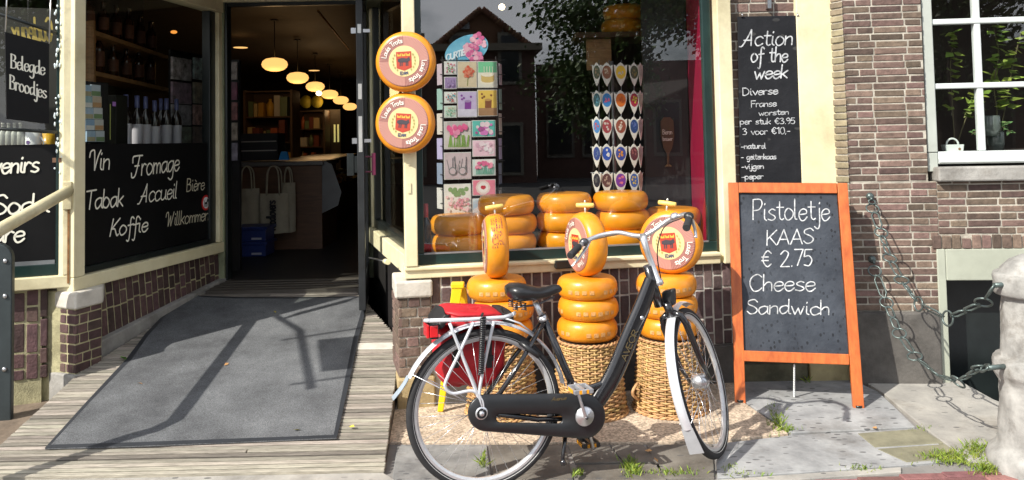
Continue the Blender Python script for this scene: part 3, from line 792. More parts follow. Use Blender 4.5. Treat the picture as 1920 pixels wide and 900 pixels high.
# plum red partition at the right of the window
mb = MB()
pA, pB = FC.p(uC(1336), .10, 0), V((1.42, 6.4, 0))
q0 = at(1295, 300, 5.75); 
mb.prism([V((pA.x + .0, pA.y, dz)), V((q0.x, 5.75, dz)), V((q0.x + .02, 5.75, dz)), V((pA.x + .02, pA.y, dz))], (0, 0, TOP - dz))
part(mb, 'red_partition', M('plum_wall', (.35, .006, .05), .5, var=.1))
mb = MB(); q1 = at(1210, 300, 5.8)
mb.prism([V((q1.x, 5.8, dz)), V((q0.x, 5.78, dz)), V((q0.x, 5.82, dz)), V((q1.x, 5.84, dz))], (0, 0, TOP - dz)); part(mb, 'black_partition', M('black_panel', (.012, .012, .012), .5))

# ================================================================== ramp and mat
ramp = thing('entrance_ramp', 'grooved wooden ramp sloping up to the open shop door', 'ramp', (-1.6, 4.5, 0))
def rl(px, py): return FR_.hit(px, py)
lft = [rl(0, 834), rl(150, 697), rl(196, 668)]; rgt = [rl(720, 881), rl(750, 640), rl(690, 572)]
fz = rl(400, 886)[1]
def edge_u(pts, z):
    if z <= pts[0][1]: i = 0
    elif z <= pts[1][1]: i = 0
    else: i = 1
    (ua, za), (ub, zb) = pts[i], pts[i + 1]
    return ua + (ub - ua) * (z - za) / (zb - za)
deck = M('deck_wood', (.255, .23, .19), .8, var=.4, vs=7, stretch=(1.2, 14, 14), bump=.7, bs=40, island=.42, stain=.35)
mb = MB(); z = fz; i = 0
ztop = FR_.hit(500, 556)[1] + .25
while z < ztop:
    wdt = .026 if i % 5 else .023
    a = max(-3.4, edge_u(lft, z)); b_ = edge_u(rgt, z)
    a = min(a, -1.9)
    pc = random.choice([None, None, random.uniform(a + .3, b_ - .3)])
    ends = [(a, b_)] if (pc is None or i % 5) else [(a, pc - .001), (pc + .001, b_)]
    for s, e in ends: mb.fbox(FR_, s, e + random.uniform(-.003, .003), -.001 * (i % 3), .02, z, z + wdt)
    z += wdt + (.009 if (i + 1) % 4 else .014); i += 1
mb.build('deck_boards', deck, ramp, bevel=.0025, seg=1)
mb = MB()
a0_, b0_, a1_, b1_ = max(-3.4, edge_u(lft, fz)), edge_u(rgt, fz), edge_u(lft, 1.9), edge_u(rgt, ztop)
low = [FR_.p(a0_, .021, fz), FR_.p(b0_, .021, fz), FR_.p(edge_u(rgt, rl(750, 640)[1]), .021, rl(750, 640)[1]), FR_.p(b1_, .021, ztop), FR_.p(-2.3, .021, ztop), FR_.p(edge_u(lft, rl(150, 697)[1]), .021, rl(150, 697)[1])]
mb.face(low)
for i in range(len(low)):
    p, q = low[i], low[(i + 1) % len(low)]
    mb.face([p, q, V((q.x, q.y, 0)), V((p.x, p.y, 0))])
mb.build('ramp_base', M('ramp_base', (.05, .042, .035), .8), ramp)
mb = MB(); m0, m1 = rl(692, 655), rl(748, 640)
mb.fbox(FR_, m0[0] - .25, m1[0] + .03, -.004, .01, m0[1] + .0, m0[1] + .10); mb.build('stone_strip', stone_light, ramp, bevel=.006)

mat_m = M('mat_fibre', (.088, .092, .10), .95, var=.35, vs=2.6, bump=1, bs=420, tint=(.155, .162, .17))
N, L = mat_m.node_tree.nodes, mat_m.node_tree.links
b = N['Principled BSDF']; old = b.inputs['Base Color'].links[0].from_socket
tc = N.new('ShaderNodeTexCoord'); nz = N.new('ShaderNodeTexNoise'); nz.inputs['Scale'].default_value = 170; nz.inputs['Detail'].default_value = 3; L.new(tc.outputs['Object'], nz.inputs[0])
mr = N.new('ShaderNodeMapRange'); mr.inputs[1].default_value = .3; mr.inputs[2].default_value = .7; mr.inputs[3].default_value = .55; mr.inputs[4].default_value = 1.5; L.new(nz.outputs[0], mr.inputs[0])
hs = N.new('ShaderNodeHueSaturation'); L.new(mr.outputs[0], hs.inputs['Value']); L.new(old, hs.inputs['Color']); L.new(hs.outputs[0], b.inputs['Base Color'])
outline = [(84, 845), (160, 760), (236, 678), (272, 630), (320, 580), (357, 543), (372, 557), (440, 560), (560, 560), (692, 558), (672, 640), (655, 720), (632, 825), (420, 834), (240, 841)]
mb = MB()
pts = []
for px, py in outline:
    u, z = rl(px, py)
    pts.append((u, z))
cu = catmull([(a, b_, 0) for a, b_ in pts + [pts[0]]], 1)
low = [FR_.p(a, -.003, b_) for a, b_ in pts]
low[5] = low[5] + V((0, 0, .03))
mb.prism(low, FR_.n * -.010)
mt = mb.build('door_mat', mat_m, bevel=.004)
tag(mt, 'large dark grey fibre mat lying on the wooden entrance ramp', 'mat')
mb = MB()
ring = [FR_.p(a, -.0135, b_) for a, b_ in pts]; cen = sum(ring, V()) / len(ring)
inn = [p + (cen - p).normalized() * .035 for p in ring]
for i in range(len(ring)):
    j = (i + 1) % len(ring); mb.face([ring[i], ring[j], inn[j], inn[i]])
mb.build('mat_edging', M('mat_rubber', (.025, .028, .034), .6), mt)

# ================================================================== THE NEIGHBOUR ON THE RIGHT
house = thing('brick_house', 'brown brick house with white sash window and dark cellar opening', 'house', (3.0, 5.1, 0))
uh = lambda px, py=300: FH.hit(px, py)[0]
zh = lambda py, px=1680: FH.hit(px, py)[1]
UEND = 2.6
uw0 = uh(1752, 200); zwb = zh(340, 1760); zst = zh(313, 1760)
uc0 = uh(1762, 600); zct = zh(467, 1780); zpl = zh(583, 1680)
mb = MB()
mb.fbox(FH, .0, uw0 - .001, .012, .3, 0, zwb - .001); mb.fbox(FH, .0, uh(1736, 200) - .001, .012, .3, zwb, 2.9); mb.fbox(FH, uw0, UEND, .012, .3, zct, zwb); mb.fbox(FH, -.005, .02, .012, .3, 0, 2.9)
part(mb, 'mortar_joints', mortar, house)
mb = MB()
LB, HB, JB = .185, .0352, .0088
uj_ = uh(1736, 200)
bricks(mb, FH, .0, uw0 - .004, zpl, zwb - .002, LB, HB, JB, .003, n=.0105, back=.008)
bricks(mb, FH, .0, uj_, zwb + HB * .2, 2.85, LB, HB, JB, .003, n=.0105, back=.008)
ct2 = zh(440, 1780)
bricks(mb, FH, uw0, UEND, ct2 + .004, zwb - .004, LB, HB, JB, .003, n=.0105, back=.008)
bricks(mb, FH, uc0 - .02, UEND, zct + .002, ct2 - .004, .2, .048, .011, .006, vert=True, n=.004, back=.012)
part(mb, 'wall', brick_mid, house, **BV)
# the corner: each course ends in a sloping, paint-stained face
mb = MB(); z = zpl
while z < 2.85:
    d = random.uniform(-.004, .004)
    mb.hexa([FH.p(-.075 + d, .10, z), FH.p(-.002, .0 + d, z), FH.p(-.001, .11, z), FH.p(-.07, .12, z), FH.p(-.075 + d, .10, z + HB), FH.p(-.002, .0 + d, z + HB), FH.p(-.001, .11, z + HB), FH.p(-.07, .12, z + HB)])
    z += HB + JB
part(mb, 'corner_bricks', brick_yellow, house, **BV)
mb = MB(); mb.hexa([FH.p(-.068, .108, zpl - .3), FH.p(.0, .014, zpl - .3), FH.p(.0, .2, zpl - .3), FH.p(-.06, .2, zpl - .3), FH.p(-.068, .108, 2.9), FH.p(.0, .014, 2.9), FH.p(.0, .2, 2.9), FH.p(-.06, .2, 2.9)]); part(mb, 'corner_mortar', mortar, house)
mb = MB(); mb.fbox(FH, -.03, uc0 - .004, -.03, .1, -.02, zpl - .004); part(mb, 'stone_plinth', stone_dark, house, bevel=.012)
# window
ww = M('white_frame', (.58, .62, .61), .4, var=.06, vs=4, bump=.15, bs=30, stain=.2)
wg = M('grey_frame', (.42, .45, .41), .45, var=.08, vs=4, bump=.15, bs=30, stain=.2)
uj0, uj1 = uh(1737, 150), uh(1757, 150)
mb = MB(); mb.fbox(FH, uj0 + .002, uj1, .03, .14, zst + .09, 2.9); mb.fbox(FH, uj0 + .002, uj1, .035, .14, zst - .03, zst + .088); wd = part(mb, 'window', wg, house, bevel=.005)
wd['label'] = 'white sash window with small panes'
mb = MB(); mb.fbox(FH, uw0 - .01, UEND, -.045, .18, zwb, zst); part(mb, 'stone_sill', stone, wd, bevel=.01)
mb = MB(); sz = zh(284, 1800); mb.fbox(FH, uj1 + .002, UEND, .03, .14, zst + .016, sz); mb.fbox(FH, uj1 + .002, UEND, .018, .14, sz - .07, sz - .04); part(mb, 'bottom_rail', ww, wd, bevel=.006)
mb = MB()
um = uh(1844, 150)
mb.fbox(FH, um - .019, um + .019, .045, .09, sz + .002, 2.9)
for py in (38, 160):
    zz = zh(py, 1800); mb.fbox(FH, uj1 + .002, UEND, .04, .088, zz - .017, zz + .017)
part(mb, 'glazing_bars', ww, wd, bevel=.005)
mb = MB(); mb.pane(FH, uj1, UEND, .066, sz, 2.9); part(mb, 'glass', glassmat('house_glass', .10, (.95, .97, .95), wave=.1), wd)
mb = MB(); mb.fbox(FH, uj0, UEND, 1.2, 1.22, .4, 3); mb.fbox(FH, uj0 - .02, uj0, .15, 1.22, .4, 3); mb.fbox(FH, uj0, UEND, .16, 1.2, sz - .05, sz - .01); part(mb, 'room', dark_room, wd)
mb = MB(); mb.fbox(FH, -.1, UEND + 1.5, -.02, .4, 2.92, 6); part(mb, 'upper_wall', brick_mid, house)
mb = MB(); mb.fbox(FH, UEND + .002, UEND + 4, .0, .3, .0, 2.91); part(mb, 'far_wall', brick_mid, house)
# cellar opening
cf = M('cellar_frame', (.36, .38, .31), .5, var=.12, vs=4, bump=.2, bs=30, stain=.3)
uci = uh(1778, 600); zci = zh(526, 1800)
mb = MB(); mb.fbox(FH, uc0, uci, .0, .12, -.1, zct); mb.fbox(FH, uci + .002, UEND, .0, .12, zci, zct); co = part(mb, 'cellar_frame', cf, house, bevel=.005)
mb = MB(); mb.fbox(FH, uci, UEND, .2, .22, -1.0, zci + .1); part(mb, 'cellar_door', black_paint, co)
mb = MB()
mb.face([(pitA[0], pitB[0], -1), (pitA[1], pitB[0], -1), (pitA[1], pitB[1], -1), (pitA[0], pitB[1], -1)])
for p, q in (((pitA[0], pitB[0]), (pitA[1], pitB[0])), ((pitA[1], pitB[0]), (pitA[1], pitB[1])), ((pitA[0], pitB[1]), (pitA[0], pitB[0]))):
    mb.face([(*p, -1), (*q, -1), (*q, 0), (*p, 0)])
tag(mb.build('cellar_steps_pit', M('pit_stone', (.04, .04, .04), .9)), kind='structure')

# ================================================================== ACROSS THE STREET (seen mirrored in the shop window)
def mirror(px, py, dist):
    """The point that the window glass shows at this pixel, dist metres of street behind the pane."""
    o = FC.o + FC.n * .030
    r = ray(px, py); t = (o - CAM).dot(FC.n) / r.dot(FC.n)
    p = CAM + r * t
    q = r - FC.n * (2 * r.dot(FC.n))
    return p + q * (dist / math.hypot(q.x, q.y))
DH = 24.0
a, b_ = mirror(1004, 200, DH), mirror(700, 200, DH)
zc = mirror(900, 84, DH).z; zr = mirror(875, 22, DH).z
HB_ = Fr((a.x, a.y, 0), V((b_.x - a.x, b_.y - a.y, 0)))
hw = V((b_.x - a.x, b_.y - a.y, 0)).length
upk = (V(mirror(903, 24, DH)) - HB_.o).dot(HB_.x)
ue0 = (V(mirror(985, 80, DH)) - HB_.o).dot(HB_.x); ue1 = 2 * upk - ue0
gh = thing('gabled_house', 'dark brick house with brown tiled gable mirrored in the shop window', 'house', HB_.p(hw / 2, .0, 0))
gbk = M('house_brick', (.10, .055, .045), .9, var=.3, vs=3, bump=.5, bs=8)
sgn = -1 if HB_.n.dot(V((0, 1, 0))) > 0 else 1
NB = 6.0 * (1 if HB_.n.y < 0 else -1)        # away from the shop
n0 = 0.0
def nb(a_, b2): return (min(a_, b2), max(a_, b2))
mb = MB(); q = nb(n0, NB); mb.fbox(HB_, 0, hw, *q, 0, zc - .25); mb.build('wall', gbk, gh)
mb = MB(); q = nb(-.35 * (NB / 6), NB); mb.fbox(HB_, -.25, hw, *q, zc - .25, zc); mb.build('cornice', M('cornice', (.18, .16, .12), .7), gh)
til = M('roof_tile', (.17, .08, .045), .8, var=.35, vs=5, island=.3)
mb = MB(); e_, k_ = HB_.p(ue0, n0 + .02 * NB, zc), HB_.p(ue1, n0 + .02 * NB, zc); t_ = HB_.p(upk, n0 + .02 * NB, zr)
mb.prism([e_, k_, t_], HB_.n * NB * .6); mb.build('gable', til, gh)
mb = MB()
for (s_, e2_) in ((HB_.p(ue0 - .15, 0, zc - .05), HB_.p(upk, 0, zr + .1)), (HB_.p(ue1 + .15, 0, zc - .05), HB_.p(upk, 0, zr + .1))):
    nseg = 16
    for i in range(nseg):
        p, r2 = s_.lerp(e2_, i / nseg), s_.lerp(e2_, (i + .82) / nseg)
        mb.tube([p - HB_.n * NB * .01, r2 - HB_.n * NB * .01], .12, 6)
        mb.tube([p - HB_.n * NB * .01, p + HB_.n * NB * .6], .1, 6)
mb.build('roof', til, gh)
mb = MB(); q = nb(-.005 * NB, .02 * NB)
g0, g1 = (V(mirror(880, 55, DH)) - HB_.o).dot(HB_.x), (V(mirror(860, 40, DH)) - HB_.o).dot(HB_.x)
mb.fbox(HB_, min(g0, g1), max(g0, g1), *q, mirror(870, 56, DH).z, mirror(870, 41, DH).z); mb.build('dormer_window', flat((.25, .28, .3)), gh)
for k in range(3):
    uu = hw * (.08 + .3 * k)
    for zz in (mirror(900, 160, DH).z, mirror(900, 330, DH).z):
        mb = MB(); mb.fbox(HB_, uu, uu + hw * .15, *nb(-.01 * NB, .005 * NB), zz, zz + 1.9); wi = mb.build('window', flat((.16, .15, .12)), gh)
        mb = MB(); mb.fbox(HB_, uu + .12, uu + hw * .15 - .12, *nb(-.013 * NB, -.011 * NB), zz + .12, zz + 1.78); mb.build('pane', M('pane_dark', (.02, .025, .03), .1), wi)
mb = MB(); c0 = (V(mirror(943, 75, DH)) - HB_.o).dot(HB_.x); mb.tube([HB_.p(c0, .03 * NB, zc), HB_.p(c0, .03 * NB, mirror(943, 55, DH).z)], .07, 8); mb.build('flue', flat((.2, .2, .2)), gh)
# lower row of houses further right in the mirror
a2, b2 = mirror(1360, 200, 27), mirror(1006, 200, 27)
LH = Fr((a2.x, a2.y, 0), V((b2.x - a2.x, b2.y - a2.y, 0))); lwid = V((b2.x - a2.x, b2.y - a2.y, 0)).length
lh = thing('terraced_house', 'low dark brick house behind the tree mirrored in the shop window', 'house', LH.p(lwid / 2, 0, 0))
zt_ = mirror(1050, 120, 27).z
mb = MB(); mb.fbox(LH, 0, lwid, *nb(0, NB), 0, zt_); mb.build('wall', gbk, lh)
for k in range(5):
    uu = lwid * (.04 + .19 * k)
    mb = MB(); mb.fbox(LH, uu, uu + 1.1, *nb(-.01 * NB, .005 * NB), .8, 3.0); wi = mb.build('window', flat((.13, .12, .10)), lh)
    mb = MB(); mb.fbox(LH, uu + .1, uu + 1.0, *nb(-.013 * NB, -.011 * NB), .95, 2.9); mb.build('pane', M('pane_dark', (.02, .025, .03), .1), wi)

# trees
bark = M('bark', (.06, .045, .03), .9, var=.3, vs=4, bump=.8, bs=20)
leaf = M('leaf', (.06, .11, .022), .55, var=.45, vs=1.2, island=.5)
def tree(label, px, py0, dist, rad, zc_, n, zlo):
    base = mirror(px, 300, dist); base.z = 0
    t = thing('street_tree', label, 'tree', base)
    mb = MB(); mb.tube([base, base + V((.1, 0, zlo * .5)), base + V((-.05, .1, zlo)), base + V((.1, .1, zc_))], [.22, .18, .15, .05], 10)
    cl = []
    for i in range(46):
        d = V((random.gauss(0, 1), random.gauss(0, 1), random.gauss(0, 1))).normalized() * rad * random.uniform(.45, 1.05)
        c = base + V((d.x, d.y, zc_ + d.z * .75)); cl.append(c)
        if i % 3 == 0: mb.tube([base + V((0, 0, zlo)), base.lerp(c, .5) + V((0, 0, zlo * .5 + .3)), c], [.08, .05, .015], 5)
    mb.build('trunk', bark, t)
    mb = MB()
    for i in range(n):
        c = random.choice(cl); s = rad * .17
        p = c + V((random.gauss(0, s), random.gauss(0, s), random.gauss(0, s * .8)))
        q = V((random.gauss(0, 1), random.gauss(0, 1), random.gauss(0, 1))).normalized(); r2 = q.orthogonal().normalized(); k2 = q.cross(r2)
        sz_ = random.uniform(.045, .085)
        mb.face([p + r2 * sz_, p + k2 * sz_ * .6, p - r2 * sz_, p - k2 * sz_ * .6])
    mb.build('crown', leaf, t, merge=False)
tree('leafy tree with dense crown mirrored in the middle of the shop window', 1165, 0, 13, 1.8, mirror(1165, 10, 13).z, 7500, 2.9)
tree('smaller leafy tree hanging lower in front of the low dark house', 1120, 0, 15, 1.6, mirror(1120, 150, 15).z, 5000, 2.0)
tree('second leafy tree mirrored beside the plum red panel', 1390, 0, 14, 1.5, mirror(1365, 10, 14).z, 4200, 3.2)
tree('tree whose branch tips are mirrored at the upper left of the shop window', 560, 0, 13, 1.75, mirror(690, 20, 13).z, 4600, 3.4)

# ================================================================== CHEESES
rind_m = M('cheese_rind', (.70, .235, .010), .34, var=.18, vs=7, bump=.35, bs=26, coat=.22, tint=(.80, .31, .017), stain=.22)
rind_dark = M('cheese_rind_deep', (.82, .32, .012), .32, var=.15, vs=5, bump=.15, bs=30, coat=.2)
stamp_m = M('paper_band', (.56, .28, .09), .7, var=.45, vs=70)
lab_yellow = M('label_cream', (.70, .54, .25), .5, var=.08, vs=20)
lab_red = M('label_red', (.42, .045, .02), .5, var=.1, vs=20)
lab_dark = M('label_dark', (.05, .04, .05), .5)
lab_gold = M('label_gold', (.65, .40, .05), .5)
# the printed ring: fine rays round the centre
lab_ring = M('label_ring', (.25, .088, .072), .45, var=.15, vs=9)
N, L = lab_ring.node_tree.nodes, lab_ring.node_tree.links
b = N['Principled BSDF']; old = b.inputs['Base Color'].links[0].from_socket
tc = N.new('ShaderNodeTexCoord'); gr = N.new('ShaderNodeTexGradient'); gr.gradient_type = 'RADIAL'; L.new(tc.outputs['Object'], gr.inputs[0])
mu = N.new('ShaderNodeMath'); mu.operation = 'MULTIPLY'; mu.inputs[1].default_value = 96; L.new(gr.outputs[1], mu.inputs[0])
fra = N.new('ShaderNodeMath'); fra.operation = 'FRACT'; L.new(mu.outputs[0], fra.inputs[0])
gt = N.new('ShaderNodeMath'); gt.operation = 'GREATER_THAN'; gt.inputs[1].default_value = .68; L.new(fra.outputs[0], gt.inputs[0])
mx = N.new('ShaderNodeMix'); mx.data_type = 'RGBA'; L.new(gt.outputs[0], mx.inputs[0]); L.new(old, mx.inputs[6]); mx.inputs[7].default_value = (.43, .24, .20, 1)
# two quarters printed darker, two paler
m4 = N.new('ShaderNodeMath'); m4.operation = 'MULTIPLY'; m4.inputs[1].default_value = 2; L.new(gr.outputs[1], m4.inputs[0])
f4 = N.new('ShaderNodeMath'); f4.operation = 'FRACT'; L.new(m4.outputs[0], f4.inputs[0])
g4 = N.new('ShaderNodeMath'); g4.operation = 'LESS_THAN'; g4.inputs[1].default_value = .5; L.new(f4.outputs[0], g4.inputs[0])
k4 = N.new('ShaderNodeMath'); k4.operation = 'MULTIPLY'; k4.inputs[1].default_value = .45; L.new(g4.outputs[0], k4.inputs[0])
mx4 = N.new('ShaderNodeMix'); mx4.data_type = 'RGBA'; L.new(k4.outputs[0], mx4.inputs[0]); L.new(mx.outputs[2], mx4.inputs[6]); mx4.inputs[7].default_value = (.55, .28, .22, 1)
L.new(mx4.outputs[2], b.inputs['Base Color'])

def cheese_prof(r, h, k=9):
    hh = h / 2; rf = r * .72; out = [(0.0, -hh)]
    out.append((rf * .6, -hh))
    for i in range(k + 1):
        a = -PI / 2 + PI * i / k
        out.append((rf + (r - rf) * max(0, math.cos(a)) ** .75, hh * math.sin(a)))
    out += [(rf * .6, hh), (0.0, hh)]
    return out
def flat_cheese(name, label, r, h, m=None, group=None, band=True):
    """A wheel lying down, origin at its underside."""
    t = thing(name, label, 'cheese', (0, 0, 0), group)
    mb = MB(); mb.lathe([(a, z + h / 2) for a, z in cheese_prof(r, h)], k=40)
    if band:
        mb.mi = 1
        for i in range(26):
            if random.random() < .25: continue
            a0 = 2 * PI * i / 26; zc_ = h * .42 + random.uniform(-.002, .002)
            mb.lathe([(r * 1.002 - abs(zz - .5) * .002, zc_ - .011 + .022 * zz) for zz in (0, .5, 1)], k=3, a0=a0, a1=a0 + .15)
    mb.build('rind', [m or rind_m, stamp_m], t)
    return t
def faced_cheese(label, r, h, group=None):
    """A wheel with a printed label on its face; its axis is z, the label on +z, the label's top towards +y."""
    t = thing('gouda_cheese', label, 'cheese', (0, 0, 0), group)
    mb = MB(); mb.lathe(cheese_prof(r, h), k=48); mb.build('rind', rind_m, t)
    mb = MB(); mb.lathe([(r * .50, h / 2 + .003), (r * .80, h / 2 + .003), (r * .83, h / 2 - .001)], k=72, smooth=False); lb = mb.build('printed_label', lab_ring, t)
    mb = MB(); mb.disc((0, 0, h / 2 + .0045), (0, 0, 1), r * .505, 48, ref=(0, 1, 0)); mb.build('label_centre', lab_yellow, lb)
    fz_ = Fr((0, 0, h / 2 + .006), (1, 0, 0), (0, 1, 0))       # n points down into the cheese
    s = r
    P = lambda pts, n: [fz_.p(x * s, -n, y * s) for x, y in pts]
    mb = MB(); mb.face(P([(-.25, .31), (.25, .31), (.25, -.22), (.14, -.26), (0, -.31), (-.14, -.26), (-.25, -.22)], 0)); mb.build('shield', lab_red, lb)
    mb = MB()
    for i in range(3):       # crown of three points
        x = -.15 + .15 * i; mb.face(P([(x - .06, .16), (x - .065, .26), (x, .2), (x + .065, .26), (x + .06, .16)], .0006))
    mb.build('crown', lab_gold, lb)
    mb = MB()               # a walking beast
    mb.face(P([(-.20, .07), (-.07, .11), (.1, .08), (.18, .13), (.215, .02), (.12, -.05), (-.14, -.04), (-.2, -.01)], .0008))
    for x in (-.14, -.08, .06, .11): mb.face(P([(x, -.02), (x + .035, -.02), (x + .03, -.16), (x - .005, -.16)], .0008))
    mb.build('emblem', lab_dark, lb)
    for sg in (-1, 1):      # sprigs beside the shield
        mb = MB()
        for i in range(6):
            a = -.9 + i * .3; x, y = sg * .36 * math.cos(a) * 1.02, .36 * math.sin(a)
            mb.face(P([(x - .03, y), (x, y + .05), (x + .03, y), (x, y - .05)], .0005))
        mb.build('sprig', M('label_olive', (.35, .32, .1), .5), lb)
    mb = MB(); write(mb, 'EDAM', fz_, -.14 * s, -.44 * s, .055 * s, .018 * s, n=-.001); mb.build('lettering', M('label_blue', (.03, .05, .12), .5), lb)
    # name round the ring, twice
    for a_mid in (PI * .72, -PI * .22):
        mb = MB(); txt = 'Louis Trots'; xh = .085 * s; tw = text_width(txt, xh); R0 = .60 * s
        k = xh / 10; x = 0
        for c in txt:
            adv, st = G[c]
            for stroke in st.split('|'):
                if not stroke: continue
                pts = catmull([(float(q.split(',')[0]), float(q.split(',')[1]), 0) for q in stroke.split()], 4)
                uv = []
                for p in pts:
                    a = a_mid + (tw / 2 - (x + p.x * k)) / R0
                    rr = R0 + p.y * k
                    uv.append((rr * math.cos(a), rr * math.sin(a)))
                ribbon(mb, uv, .022 * s, fz_, -.0005)
            x += adv * k
        mb.build('lettering', M('label_white', (.8, .78, .7), .5), lb)
    return t
def edge_text(t, r, h, txt):
    """Words printed round the edge of a wheel whose axis is z."""
    for zo, a0 in ((.018, 0.0), (-.012, .1)):
        mb = MB()
        k = .0015; x = 0; seq = (txt + '  ') * 3
        for c in seq:
            adv, st = G[c]
            for stroke in st.split('|'):
                if not stroke: continue
                pts = catmull([(float(q.split(',')[0]), float(q.split(',')[1]), 0) for q in stroke.split()], 3)
                for i in range(len(pts) - 1):
                    p, q = pts[i], pts[i + 1]
                    def W(p, d): 
                        a = a0 + (x + p.x * k) / r; return V((1.004 * r * math.cos(a), 1.004 * r * math.sin(a), zo - .012 + p.y * k + d))
                    mb.face([W(p, -.0018), W(q, -.0018), W(q, .0018), W(p, .0018)])
            x += adv * k
        mb.build('lettering', M('stamp_purple', (.16, .02, .06), .6), t)
hang = faced_cheese('upper of two round orange cheese signs on the cream post beside the door', .177, .085, 'round cheese signs on the corner post')
pA_ = at(761, 116, 4.62); pB_ = at(760, 231, 4.64)
nz_ = (CAM - pA_); nz_.z = 0
fdir = V((-.18, -1, 0.03))
mA = place(hang, pA_, (1, -.18, 0), fdir)
# x of the label must run to the viewer's right: x = right, y = up, z = towards the street
def face_mat(loc, n, roll=0.0):
    z = V(n).normalized(); y = (V((0, 0, 1)) - z * z.z).normalized(); x = y.cross(z)
    c, s = math.cos(roll), math.sin(roll)
    x2 = x * c + y * s; y2 = y * c - x * s
    m = Matrix.Identity(4)
    for i in range(3): m[i][0], m[i][1], m[i][2], m[i][3] = x2[i], y2[i], z[i], loc[i]
    return m
hang.matrix_world = face_mat(pA_, (-.10, -1, 0), .03)
dup(hang, face_mat(pB_, (-.14, -1, 0), -.08), 'lower of two round orange cheese signs on the cream post beside the door', 'round cheese signs on the corner post')
mb = MB(); mb.tube([at(760, 168, 4.66), at(760, 178, 4.66)], .012, 8)
for w_ in (pA_, pB_): mb.tube([w_ + V((0, .03, 0)), w_ + V((0.01, .13, 0))], .02, 8)
mb.build('sign_bracket', cream, wf)

# ---- wicker baskets
wick = M('wicker', (.42, .235, .085), .6, var=.3, vs=20, island=.28, bump=.4, bs=60, tint=(.56, .35, .15))
wick_d = M('wicker_inside', (.05, .028, .012), .8)
def basket(label, loc, r0, r1, h, group, handle=False, wide=False):
    t = thing('wicker_basket', label, 'basket', loc, group)
    o = V(loc); mb = MB(); K = 30
    rad = lambda z: r0 + (r1 - r0) * (z / h)
    for k in range(K):
        a = 2 * PI * k / K
        mb.tube([o + V((math.cos(a) * rad(z), math.sin(a) * rad(z), z)) for z in (0.0, h * .5, h)], .0055, 5)
    mb.build('stakes', wick, t)
    mb = MB(); nr = int(h / .0125)
    for i in range(nr):
        z = .01 + (h - .02) * i / (nr - 1); ph = i % 2; pts = []
        for j in range(K * 2):
            a = 2 * PI * j / (K * 2)
            off = .0075 * (1 if (j // 2 + ph) % 2 else -1) if j % 2 == 0 else 0
            rr = rad(z) + off + random.uniform(-.001, .001)
            pts.append(o + V((math.cos(a) * rr, math.sin(a) * rr, z + random.uniform(-.0012, .0012))))
        mb.tube(pts, .0062, 5, closed=True)
    mb.build('weave', wick, t)
    for z, rr in ((.008, r0 + .006), (h - .004, r1 + .006)):
        mb = MB()
        for s in range(2):
            pts = []
            for j in range(72):
                a = 2 * PI * j / 72; q = a * 18 + PI * s
                pts.append(o + V((math.cos(a) * (rr + .006 * math.cos(q)), math.sin(a) * (rr + .006 * math.cos(q)), z + .006 * math.sin(q))))
            mb.tube(pts, .006, 5, closed=True)
        mb.build('rim', wick, t)
    mb = MB(); mb.lathe([(rad(0) - .014, .0), (rad(h) - .014, h), (0, h)], o, k=30); mb.build('lining', wick_d, t)
    if handle:
        mb = MB()
        c0 = o + V((-r0 * .93, -r0 * .45, h * .42)); pts = [c0 + V((-.005 - .035 * math.sin(PI * i / 8), -.03 * math.sin(PI * i / 8), -.09 * i / 8)) for i in range(9)]
        mb.tube(pts, .009, 7); mb.build('handle', wick, t)
    return t
BG = 'wicker baskets standing upside down under the window'
c1 = foot(932, 4.62); c2 = foot(1094, 4.60); c3 = foot(1243, 4.62)
hb_ = .40
basket('wicker basket behind the rear wheel and red bag of the bicycle', (c1.x, c1.y, .014), .20, .165, hb_, BG)
basket('wicker basket in the middle, seen through the bicycle frame', (c2.x, c2.y, .014), .205, .165, hb_, BG, True)
basket('wicker basket with a side loop behind the front wheel of the bicycle', (c3.x, c3.y, .014), .205, .165, hb_, BG, True)
fc = flat_cheese('gouda_cheese', 'x', .172, .118)
SG = 'orange cheese wheels stacked on the baskets'
words_ = ['bottom', 'middle', 'topmost lying']
which = ['stack behind the red bag', 'stack behind the bicycle seat tube', 'stack behind the handlebar']
proto_used = False
for si, c in enumerate((c1, c2, c3)):
    z = .014 + hb_ + .004
    for k in range(3):
        dx, dy = ((.012, 0), (.02, .0), (-.018, .01))[k] if si == 0 else (random.uniform(-.006, .006), random.uniform(-.006, .006))
        m = Matrix.Translation((c.x + dx, c.y + dy, z)) @ Matrix.Rotation(random.uniform(0, 6), 4, 'Z') @ Matrix.Rotation(random.uniform(-.015, .015), 4, 'X')
        lab = '%s cheese wheel of the outdoor %s' % (words_[k], which[si])
        if not proto_used: fc.matrix_world = m; fc['label'] = lab; fc['group'] = SG; proto_used = True
        else: dup(fc, m, lab, SG)
        z += .1165
ztop_ = .014 + hb_ + .004 + .1165 * 3
VG = 'cheese wheels standing on edge on top of the stacks'
RV, HV = .183, .125
vc = faced_cheese('upright cheese wheel seen edge on, its rim printed with purple words', RV, HV, VG)
for nm in list(vc.children): pass
vc2 = dup(vc, face_mat((c2.x + .0, c2.y - .0, ztop_ + RV - .001), (-.93, -.36, 0), .03), 'upright cheese wheel turned half sideways on the middle stack', VG)
vc3 = dup(vc, face_mat((c3.x + .03, c3.y, ztop_ + RV - .001), (-.42, -.90, 0), .1), 'upright cheese wheel with red shield label behind the right handlebar grip', VG)
edge_text(vc, RV, HV, 'EXTRA BELEGEN')
vc.matrix_world = face_mat((c1.x - .02, c1.y - .02, ztop_ + RV - .001), (-.985, -.12, .0), .05)
